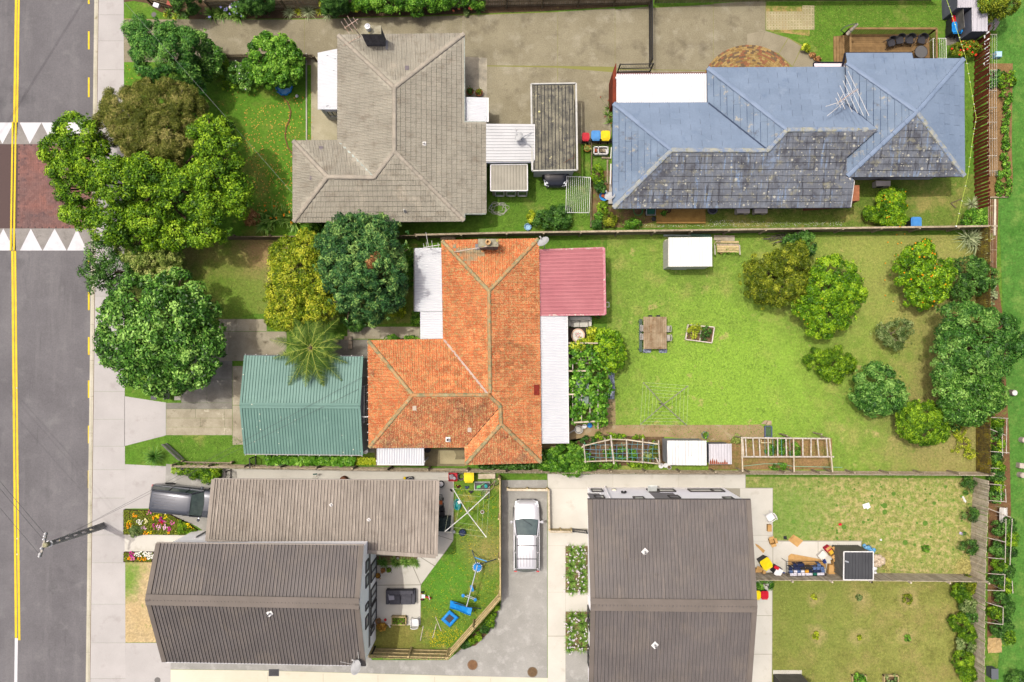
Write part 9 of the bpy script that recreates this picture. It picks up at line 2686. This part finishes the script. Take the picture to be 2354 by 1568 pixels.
t.pt('cloth',MB().box(c+VC((.12,.16,.28)),(.16,.2,.05),rz=.5),white)
t=Th('lawn_mower','orange and green lawn mower under the edge of the lower garage roof','mower',P(10,1650,1450))
c=P(10,1648,1462,0)
t.pt('engine',MB().bx(c.x-.2,c.x+.18,c.y-.12,c.y+.12,.15,.4),mat('mower_orange',C(220,120,70),rg=.5))
t.pt('catcher',MB().bx(c.x-.16,c.x+.02,c.y+.12,c.y+.4,.12,.36),mat('mower_green',C(50,150,90)))
t.pt('handle',MB().tube([(c.x-.2,c.y+.1,.3),(c.x-.22,c.y+.6,.9),(c.x+.2,c.y+.6,.9),(c.x+.18,c.y+.1,.3)],.018,6),black)
for sx_ in(-.24,.22):
 for sy_ in(-.16,.18):
  t.pt('wheel',MB().tube([(c.x+sx_-.03,c.y+sy_,.1),(c.x+sx_+.03,c.y+sy_,.1)],.1,10),tyre)
t=Th('balance_bike','small white-wheeled bike parked at the top end of the yard path','bicycle',P(10,1655,1305))
for x,y in((1656,1308),):
 c=P(10,x,y,.3)
 t.pt('wheel',MB().lathe([(.17,-.03),(.23,-.02),(.23,.02),(.17,.03)],c,18,cap=False),tyre)
 t.pt('hub',MB().lathe([(.02,-.02),(.16,-.01),(.02,.03)],c,10),wplas)
 t.pt('frame',MB().tube([c,c+VC((-.25,.1,.15)),c+VC((-.3,-.15,.3))],.02,6).tube([c,(c.x,c.y,0)],.03,6),mat('magenta_paint',C(150,40,80)))
t=Th('covered_barbecue','barbecue under a dark green cover at the yard path','barbecue',P(14,1680,150))
mb=MB();G=7
a0,a1=P(14,1622,222,.9),P(14,1740,100,.9)
vs=[(a0.x+(a1.x-a0.x)*i/G,a0.y+(a1.y-a0.y)*j/G,.85+.25*math.sin(math.pi*i/G)*math.sin(math.pi*(.2+.6*j/G))+random.uniform(-.03,.03))for j in range(G+1)for i in range(G+1)]
mb.add(vs,[(j*(G+1)+i,j*(G+1)+i+1,(j+1)*(G+1)+i+1,(j+1)*(G+1)+i)for j in range(G)for i in range(G)])
cvm=mat('dark_green_cover',C(52,66,64),C(40,52,52),6,rg=.6)
t.pt('cover',mb,cvm)
t.pt('skirt',MB().bx(a0.x+.02,a1.x-.02,a0.y+.02,a1.y-.02,.1,.86),cvm)
for px in(a0.x+.1,a1.x-.1):
 t.pt('leg',MB().bx(px-.03,px+.03,a0.y+.1,a0.y+.16,0,.12),black)
one('speaker_box','black plastic storage box between mower and covered barbecue','box',MB().box(P(14,1660,70,.3),(.42,.36,.55)).box(P(14,1660,20,.2),(.36,.3,.36),rz=.3),black)
def bike(lb_,r,c0,c1,m,z=.16):
 a,b=P(r,*c0,z),P(r,*c1,z+.1)
 t=Th('bicycle',lb_,'bicycle',((a.x+b.x)/2,(a.y+b.y)/2,0))
 for p in(a,b):
  t.pt('wheel',MB().lathe([(.27,-.018),(.3,-.018),(.3,.018),(.27,.018)],p,22,cap=False),tyre)
  sp=MB()
  for k in range(8):
   w=math.pi*k/8
   sp.tube([p-VC((math.cos(w),math.sin(w),0))*.27,p+VC((math.cos(w),math.sin(w),0))*.27],.004,3)
  t.pt('spokes',sp,steel)
 m1=a.lerp(b,.5)+VC((.18,0,.05))
 t.pt('frame',MB().tube([a,m1,b],.022,6).tube([a,a.lerp(b,.45)+VC((-.12,0,.08)),b],.02,6),m)
 t.pt('saddle',MB().box(a.lerp(b,.3)+VC((-.2,0,.12)),(.22,.12,.05),rz=.4),black)
 t.pt('handlebar',MB().tube([b+VC((.15,-.2,.1)),b+VC((.2,.2,.1))],.018,6),black)
 return t
bike('tan-framed bicycle lying on its side against the new paling fence',10,(2132,1282),(2050,1395),mat('tan_paint',C(170,150,130)))
t=Th('crate','white wire crate with green and teal things on the grass','crate',P(10,2020,1324))
a,b=P(10,1952,1358,.3),P(10,2086,1290,.3)
for f in np.linspace(0,1,6):
 t.pt('wire',MB().tube([(a.x+(b.x-a.x)*f,a.y,.02),(a.x+(b.x-a.x)*f,a.y,.3)],.01,4).tube([(a.x+(b.x-a.x)*f,b.y,.02),(a.x+(b.x-a.x)*f,b.y,.3)],.01,4),white)
t.pt('rim',MB().tube([(a.x,a.y,.3),(b.x,a.y,.3),(b.x,b.y,.3),(a.x,b.y,.3),(a.x,a.y,.3)],.018,5),white)
t.pt('floor',MB().bx(a.x,b.x,a.y,b.y,.0,.03),dgrey)
one('toy','lime toys heaped in the white wire crate','toy',MB().box(P(10,1990,1330,.2),(.26,.16,.12),rz=.3).tube([P(10,1970,1345,.32),P(10,2040,1300,.32)],.02,5),mat('lime_plastic',C(110,210,110),rg=.4))
one('watering_can','teal watering can in the white wire crate','watering can',MB().lathe([(.13,.05),(.12,.3),(.06,.32)],(P(10,2056,1320,0).x,P(10,2056,1320,0).y,0),12).tube([P(10,2056,1320,.2),P(10,2040,1300,.34)],.02,5),mat('teal_plastic',C(40,160,160)))
t=Th('box','red box of odds and ends behind the lower garage','box',P(10,1762,1240))
a,b=P(10,1722,1282,.3),P(10,1800,1208,.3)
for x0,x1,y0,y1 in((a.x,b.x,a.y,a.y+.03),(a.x,b.x,b.y-.03,b.y),(a.x,a.x+.03,a.y,b.y),(b.x-.03,b.x,a.y,b.y)):
 t.pt('side',MB().bx(x0,x1,y0,y1,0,.34),rplas)
t.pt('floor',MB().bx(a.x,b.x,a.y,b.y,0,.04),rplas)
one('bundle','mixed clothes and papers in the red box','bundle',MB().box((a.x+.2,a.y+.28,.26),(.26,.3,.14),rz=.2).box((a.x+.38,a.y+.2,.3),(.2,.2,.1),rz=.6),mat('mixed_cloth',C(190,180,190),C(120,110,120),14))
one('basket','dark wire basket between the red box and the yellow bin','basket',MB().lathe([(.16,0),(.22,.4),(.24,.4),(.2,.36)],(P(10,1836,1236,0).x,P(10,1836,1236,0).y,0),12,cap=False),mat('dark_basket',C(90,86,90),C(150,140,150),16))
t=Th('pallet','bleached timber pallet leaning by the fence near the bicycle','pallet',P(10,2050,1235))
for k in range(5):
 t.pt('slat',MB().beam(P(10,1985,1222+k*9,.15),P(10,2135,1218+k*9,.2),.06,.02),tgrey)
for x in(2000,2120):
 t.pt('bearer',MB().beam(P(10,x,1215,.08),P(10,x,1262,.08),.06,.1),timber)
for x,y,m,lb in((1808,1332,mat('maroon_cloth',C(70,36,40)),'dark maroon cloth dropped on the yard grass'),(1884,1340,mat('navy_cloth',C(70,84,120)),'navy and white cloth dropped beside the wire crate'),(1755,1366,black,'black shoe-like cloth at the yard path edge'),(1920,1380,black,'small black cloth below the wire crate')):
 c=P(10,x,y,.04)
 one('dropped_cloth',lb,'cloth',MB().ball(c,.1,8,.5).ball(c+VC((.1,.05,0)),.08,8,.5).ball(c+VC((-.08,.06,0)),.07,8,.5),m,group='cloths dropped in the play yard')
t=Th('sawhorse','small green metal stand on the side path above the lower garage','stand',P(10,545,1240))
t.pt('top',MB().box(P(10,545,1220,.6),(.28,.08,.05),rz=.1),mat('teal_grey',C(70,100,96)))
for x in(530,562):
 t.pt('leg',MB().tube([P(10,545+(x-545)*.4,1222,.6),P(10,x,1262,.0)],.015,5),mat('cream_box',C(240,238,214)))
c=P(10,798,1270,.3)
t=Th('drum','rusty brown drum on the side path at the lower garage eave','drum',(c.x,c.y,0))
t.pt('shell',MB().lathe([(.24,0),(.25,.3),(.24,.55),(.2,.6),(.02,.62)],(c.x,c.y,0),16),mat('brown_rust',C(130,86,64),C(110,70,52),5))
t.pt('band',MB().lathe([(.255,.28),(.262,.3),(.255,.32)],(c.x,c.y,0),16,cap=False),iron)
t=Th('golf_bag','black bag with a yellow ball beside it on the side path','bag',P(10,1380,1258))
t.pt('bag',MB().tube([P(10,1352,1262,.15),P(10,1412,1256,.18)],.14,10),mat('black_bag',C(70,74,84),C(50,52,60),6,rg=.7))
t.pt('strap',MB().tube([P(10,1360,1262,.3),P(10,1385,1245,.42),P(10,1408,1256,.32)],.015,5),offw)
one('ball','yellow ball beside the black bag on the side path','ball',MB().ball(P(10,1336,1254,.1),.1,12),yplas,smooth=True)
pot('white plastic drum beside the green garage back corner',10,1000,1010,.17,.4,wplas,wplas)
pot('dark tyre-like tub beside the white back porch',10,1540,998,.22,.2,black,gplas)
sheet('concrete_pad',[(10,1648,1002),(10,1770,1010),(10,1790,1050),(10,1780,1090),(10,1868,1090),(10,1868,1130),(10,1648,1128)],.012,mat('pale_yard_pad',C(186,176,140),C(168,158,124),1.4,fn=.1))
for k,(x,y)in enumerate(((820,1480),(855,1480),(858,1520),(856,1556),(740,1502))):
 one('concrete_block',('grey concrete block beside the palm tree, '+('left of the top pair','right of the top pair','middle of the column','lowest of the column','apart on the left')[k]),'block',MB().box(P(6,x,y,.1),(.24,.25,.2),rz=random.uniform(-.05,.05)),mat('block_grey',C(170,156,138),C(150,138,122),4,rg=.95),group='concrete blocks by the palm')
t=Th('bench','rough timber bench against the fence above the orange roof','bench',P(6,1715,592))
t.pt('seat_board',MB().beam(P(6,1652,594,.45),P(6,1778,590,.45),.26,.05),timber)
for x in(1665,1780):
 t.pt('leg',MB().box(P(6,x,600,.22),(.08,.22,.44)),timber)
t.pt('backpost',MB().box(P(6,1783,570,.5),(.1,.1,1.0)),timber)
t=Th('shed','small dark ribbed-roof shed with white trim on the patchy yard edge','shed',P(16,890,520))
q=[P(16,760,650,2.0),P(16,1022,651,2.0),P(16,1022,402,2.1),P(16,763,402,2.1)]
sheets(t,'roof',q,.7,(mat('charcoal_sheet',C(82,84,88),C(74,76,80),.8,rg=.5),mat('charcoal_groove_shade',C(44,44,48))),trap(3,.025,.4,.1,False))
for a,b in zip(q,q[1:]+q[:1]):
 t.pt('trim',MB().beam(a,b,.06,.08),white)
w4=inset([(p.x,p.y)for p in q],.06)
dw=mat('charcoal_wall',C(132,130,122),C(112,110,104),2,rg=.6)
t.pt('wall',MB().prism(w4,0,1.97),dw)
for k in range(12):
 for p0,p1 in((w4[0],w4[3]),(w4[3],w4[2])):
  p=VC((*p0,0)).lerp(VC((*p1,0)),(k+.5)/12)
  t.pt('wall_rib',MB().box(p+VC((0,0,.97)),(.05,.05,1.9)),dw)
t.pt('roof_vent',MB().tube([P(16,775,485,2.12),P(16,805,495,2.12)],.05,8),steel,t.o.children[0])
card=mat('cardboard',C(214,172,112),C(196,154,96),2.5,fn=.05)
def sheetcard(lb_,pts,z=.02,th=.015,fold=None):
 t=Th('cardboard',lb_,'cardboard',P(16,pts[0][0],pts[0][1]))
 q=[P(16,x,y,z)for x,y in pts]
 t.pt('panel',MB().prism([(p.x,p.y)for p in q],z,z+th),card)
 if fold:
  t.pt('flap',MB().quad(*[P(16,x,y,zz)for x,y,zz in fold]),card)
 return t
sheetcard('flattened cardboard box alone on the pale path',[(270,300),(318,250),(405,305),(352,362)],fold=[(318,250,.04),(330,262,.16),(300,292,.16),(285,284,.04)])
sheetcard('largest flattened cardboard sheet behind the clothes rack',[(272,440),(300,420),(568,470),(606,520),(606,545),(272,520)],fold=[(290,425,.05),(330,432,.2),(320,470,.2),(280,470,.05)])
sheetcard('narrow cardboard strip lying near the yellow bin',[(-10,352),(8,342),(68,392),(52,416)],fold=[(-10,352,.03),(-20,330,.1),(0,340,.1),(8,342,.03)])
def carton(lb_,x,y,s,rz,h=.4,open_=True,m=card,z=.0,r=16):
 c=P(r,x,y,z+h*.5)
 t=Th('carton',lb_,'carton',(0,0,0))
 a,b=s[0]/2,s[1]/2
 mb=MB()
 for x0,x1,y0,y1 in((-a,a,-b,-b+.015),(-a,a,b-.015,b),(-a,-a+.015,-b,b),(a-.015,a,-b,b)):
  mb.bx(x0,x1,y0,y1,0,h)
 t.pt('sides',mb,m)
 t.pt('bottom',MB().bx(-a,a,-b,b,0,.015),m)
 if open_:
  t.pt('flap',MB().quad((-a,-b,h),(a,-b,h),(a,-b-.16,h+.04),(-a,-b-.16,h+.04)),m)
  t.pt('flap',MB().quad((-a,b,h),(-a,b+.16,h+.02),(a,b+.16,h+.02),(a,b,h)),m)
  t.pt('flap',MB().quad((a,-b,h),(a,b,h),(a+.14,b,h+.06),(a+.14,-b,h+.06)),m)
 else:
  t.pt('lid',MB().bx(-a,a,-b,b,h,h+.02),m)
 t.o.location=(c.x,c.y,z)
 t.o.rotation_euler=(0,0,rz)
 return t
carton('open carton showing yellow contents among the boxes by the dark shed',645,400,(.4,.5),.6,.45)
one('packet','yellow packet inside the open carton by the dark shed','packet',MB().box(P(16,645,400,.25),(.26,.34,.2),rz=.6),mat('mustard_packet',C(220,180,60),rg=.6))
carton('tall tan carton with flaps up beside the dark shed wall',690,520,(.38,.6),.15,.5)
carton('large tan carton lying before the dark shed, lowest of the heap',650,555,(.42,.62),-.1,.35,False)
carton('white-fronted carton tilted at the left of the box heap',568,432,(.5,.42),.75,.3,False,mat('white_print_card',C(240,236,230),C(226,222,216),5,rg=.6))
carton('bright red carton at the top of the box heap',615,372,(.36,.3),.6,.4,False,mat('red_card',C(206,50,76),C(180,40,60),6,rg=.7))
carton('open tan carton partly under the house eave by the yellow bin',12,580,(.5,.4),-.3,.3)
carton('small pale carton standing alone by the lawn edge, upper one',104,192,(.26,.44),.0,.25,False)
carton('small open carton standing alone by the lawn edge, lower one',128,310,(.34,.36),.3,.3)
one('blue_bag','small blue cloth bag beside the clothes rack','bag',MB().box(P(16,592,488,.12),(.18,.22,.2),rz=.4).box(P(16,232,600,.1),(.16,.2,.18)),mat('royal_blue_cloth',C(40,80,180)))
t=Th('clothes_rack','long clothes airer full of jeans and white washing along the fence','drying rack',P(16,425,560))
r0,r1,r2_,r3_=P(16,262,620,.95),P(16,608,612,.95),P(16,606,490,.95),P(16,256,490,.95)
for a,b in((r0,r1),(r1,r2_),(r2_,r3_),(r3_,r0)):
 t.pt('frame_tube',MB().tube([a,b],.018,6),black)
for k in range(1,8):
 t.pt('rod',MB().tube([r0.lerp(r3_,k/8),r1.lerp(r2_,k/8)],.01,5),black)
for p in(r0,r1,r2_,r3_):
 t.pt('leg',MB().tube([p,(p.x,p.y,0)],.016,6),black)
cols=[mat('denim',C(100,126,170),C(70,92,140),8,rg=.95),mat('navy_denim',C(44,54,90),C(30,38,66),8,rg=.95),mat('white_cotton',C(236,234,244),C(214,212,226),8,rg=.95),mat('pale_denim',C(150,166,196),rg=.95),mat('amber_cotton',C(236,170,50),rg=.95),mat('bottle_cotton',C(30,110,90),rg=.95),black]
nms=['light denim','navy denim','white cotton','pale denim','amber','bottle green','black']
for row in range(4):
 for k in range(9):
  f,g=.06+.1*k+random.uniform(0,.02),.08+.22*row
  if row==3 and k not in(1,2,3,7):
   continue
  ci=2 if row==0 else(random.choice((0,2,3,1))if row<2 else(1 if k<6 else 0))
  if row==1 and k==4:ci=4
  if row==0 and k==6:ci=5
  if row==2 and 2<k<6:ci=6
  a=r0.lerp(r3_,g).lerp(r1.lerp(r2_,g),f)
  b=r0.lerp(r3_,g).lerp(r1.lerp(r2_,g),f+.088)
  u=VC((0,.012,0))
  mb=MB()
  dz=VC((0,0,random.uniform(.3,.6)))
  bulge=VC((0,.10,-.02))
  mb.quad(a+VC((0,0,.02)),b+VC((0,0,.02)),b-bulge-VC((0,0,.04)),a-bulge-VC((0,0,.04)))
  mb.quad(a+VC((0,0,.02)),b+VC((0,0,.02)),b+bulge,a+bulge)
  mb.quad(a-bulge-VC((0,0,.04)),b-bulge-VC((0,0,.04)),b-bulge-dz,a-bulge-dz)
  mb.quad(a+bulge,b+bulge,b+bulge-dz,a+bulge-dz)
  one('garment',f'{nms[ci]} garment on the airer by the fence, '+('front row','second row','third row','back row')[row]+', '+('far left end','second from left','third from left','fourth from left','middle','fourth from right','third from right','second from right','far right end')[k],'garment',mb,cols[ci],'washing on the airer')
c=P(16,168,562,.4)
t=Th('bin','white swing-top bin with red inside next to the yellow bin','bin',(c.x,c.y,0))
t.pt('body',MB().box((c.x,c.y,.35),(.42,.5,.7),rz=-.5),gplas)
t.pt('lid',MB().box((c.x+.03,c.y-.08,.73),(.44,.5,.06),rz=-.5),wplas)
t.pt('red_panel',MB().box((c.x-.1,c.y+.22,.74),(.34,.2,.05),rz=-.5),rplas)
t=Th('bag_heap','blue plastic bag slumped at the right of the dark shed','bag',P(16,985,375))
mb=MB()
for k in range(7):
 mb.ball(P(16,945+14*k,350+10*(k%3)+6*k,.15),.14+.03*(k%2),9,.8)
t.pt('bag',mb,mat('sky_blue_film',C(70,160,220),C(150,196,226),8,rg=.3),smooth=True)
t.pt('cord',MB().tube([P(16,940,360,.4),P(16,985,340,.45),P(16,1020,390,.4)],.012,4),black)
t=Th('bag_heap','cream plastic sacks piled at the lower right of the dark shed','sack',P(16,1075,480))
mb=MB()
for k in range(8):
 mb.ball(P(16,1045+30*(k%3),450+22*(k//2),.18),.2,9,.8)
t.pt('sacks',mb,mat('cream_film',C(222,206,184),C(196,176,150),7,rg=.5),smooth=True)
t.pt('spill',MB().ball(P(16,1035,550,.15),.18,9,.7).ball(P(16,1040,590,.1),.13,9,.7),wplas,smooth=True)
t=Th('straw_heap','low heap of straw-coloured clippings in the fence corner','heap',P(16,1835,540))
V=[]
cc_=P(16,1840,540,0)
p_=np.column_stack([rng.normal(cc_.x,.33,1400),rng.normal(cc_.y,.28,1400),np.zeros(1400)])
p_[:,2]=.02+.3*np.exp(-(((p_[:,0]-cc_.x)/.4)**2+((p_[:,1]-cc_.y)/.35)**2))*rng.uniform(.2,1,1400)
t.pt('clippings',amesh('clippings',lquads(p_,unit(rng.normal(0,.4,(1400,3))+np.array([0,0,1])),.25,.03)-np.array(t.loc),4,mat('straw',C(214,204,130),C(186,178,104),5)),None,kind='stuff')
t=Th('straw_heap','drift of yellow clippings beside the cream sacks','heap',P(16,1145,490))
cc_=P(16,1140,500,0)
p_=np.column_stack([rng.normal(cc_.x,.13,400),rng.normal(cc_.y,.3,400),rng.uniform(.02,.15,400)])
t.pt('clippings',amesh('clippings',lquads(p_,unit(rng.normal(0,.4,(400,3))+np.array([0,0,1])),.22,.03)-np.array(t.loc),4,mat('straw',C(214,204,130))),None,kind='stuff')
for r,x,y,sx_,sy_,rz,m,lb in((12,962,1498,.45,.3,.3,white,'white torn panel lying on the patchy yard grass'),(12,1825,1440,.12,.4,.5,white,'narrow white panel on the grass near the timber fence'),(16,730,160,.2,.13,.3,rplas,'small red scrap on the patchy yard grass'),(16,1090,297,.12,.1,.2,white,'tiny white scrap on the patchy lawn above the dark shed'),(16,1798,241,.22,.16,-.4,mat('lilac_plastic',C(216,206,236)),'lilac-white scrap near the fence bushes'),(16,245,278,.2,.2,0,black,'small black ring on the grass by the pale path')):
 c=P(r,x,y,.03)
 one('litter',lb,'litter',MB().box(c,(sx_,sy_,.03),rz=rz).box(c+VC((sx_*.3,-sy_*.35,.005)),(sx_*.6,sy_*.5,.03),rz=rz+.3),m,group='litter on the patchy yard')
t=Th('shed','low slatted dark shed at the bottom edge of the olive lawn','shed',P(16,260,1540))
struct('concrete_pad',MB().prism([(p.x,p.y)for p in PP([(16,138,1448),(16,392,1448),(16,392,1490),(16,138,1490)])],-.03,.02),new_con)
a0,a1=P(16,142,1800,0),P(16,385,1484,0)
t.pt('wall',MB().prism([(a0.x,a0.y),(a1.x,a0.y),(a1.x,a1.y),(a0.x,a1.y)],0,1.9),black)
for k in range(14):
 x=a0.x+(a1.x-a0.x)*(k+.5)/14
 t.pt('slat',MB().bx(x-.05,x+.05,a1.y,a1.y+.03,.02,1.9),dw)
t.pt('roof',MB().bx(a0.x-.1,a1.x+.1,a0.y-.1,a1.y+.02,1.9,1.98),dgrey)
for x0,x1,lb in((840,966,'left'),(1118,1248,'right')):
 a,b=P(16,x0,1700,.25),P(16,x1,1494,.25)
 t=Th('raised_bed',f'timber-edged vegetable bed at the bottom edge of the olive lawn, {lb} one','raised bed',((a.x+b.x)/2,(a.y+b.y)/2,0))
 for xa,xb,ya,yb_ in((a.x,b.x,b.y-.06,b.y),(a.x,a.x+.05,a.y,b.y),(b.x-.05,b.x,a.y,b.y),(a.x,b.x,a.y,a.y+.06)):
  t.pt('board',MB().bx(xa,xb,ya,yb_,0,.28),tnew)
 t.pt('soil',MB().bx(a.x+.05,b.x-.05,a.y+.06,b.y-.06,0,.2),soil)
 plant('garden_plant',f'leafy greens filling the {lb} timber-edged bed at the bottom edge','plant',[(16,(x0+x1)/2,1530,.3,48,40,.15),(16,(x0+x1)/2,1600,.3,48,60,.15)],'bright' if lb=='left' else 'grey',(.14,.07),.14,.8,.02)
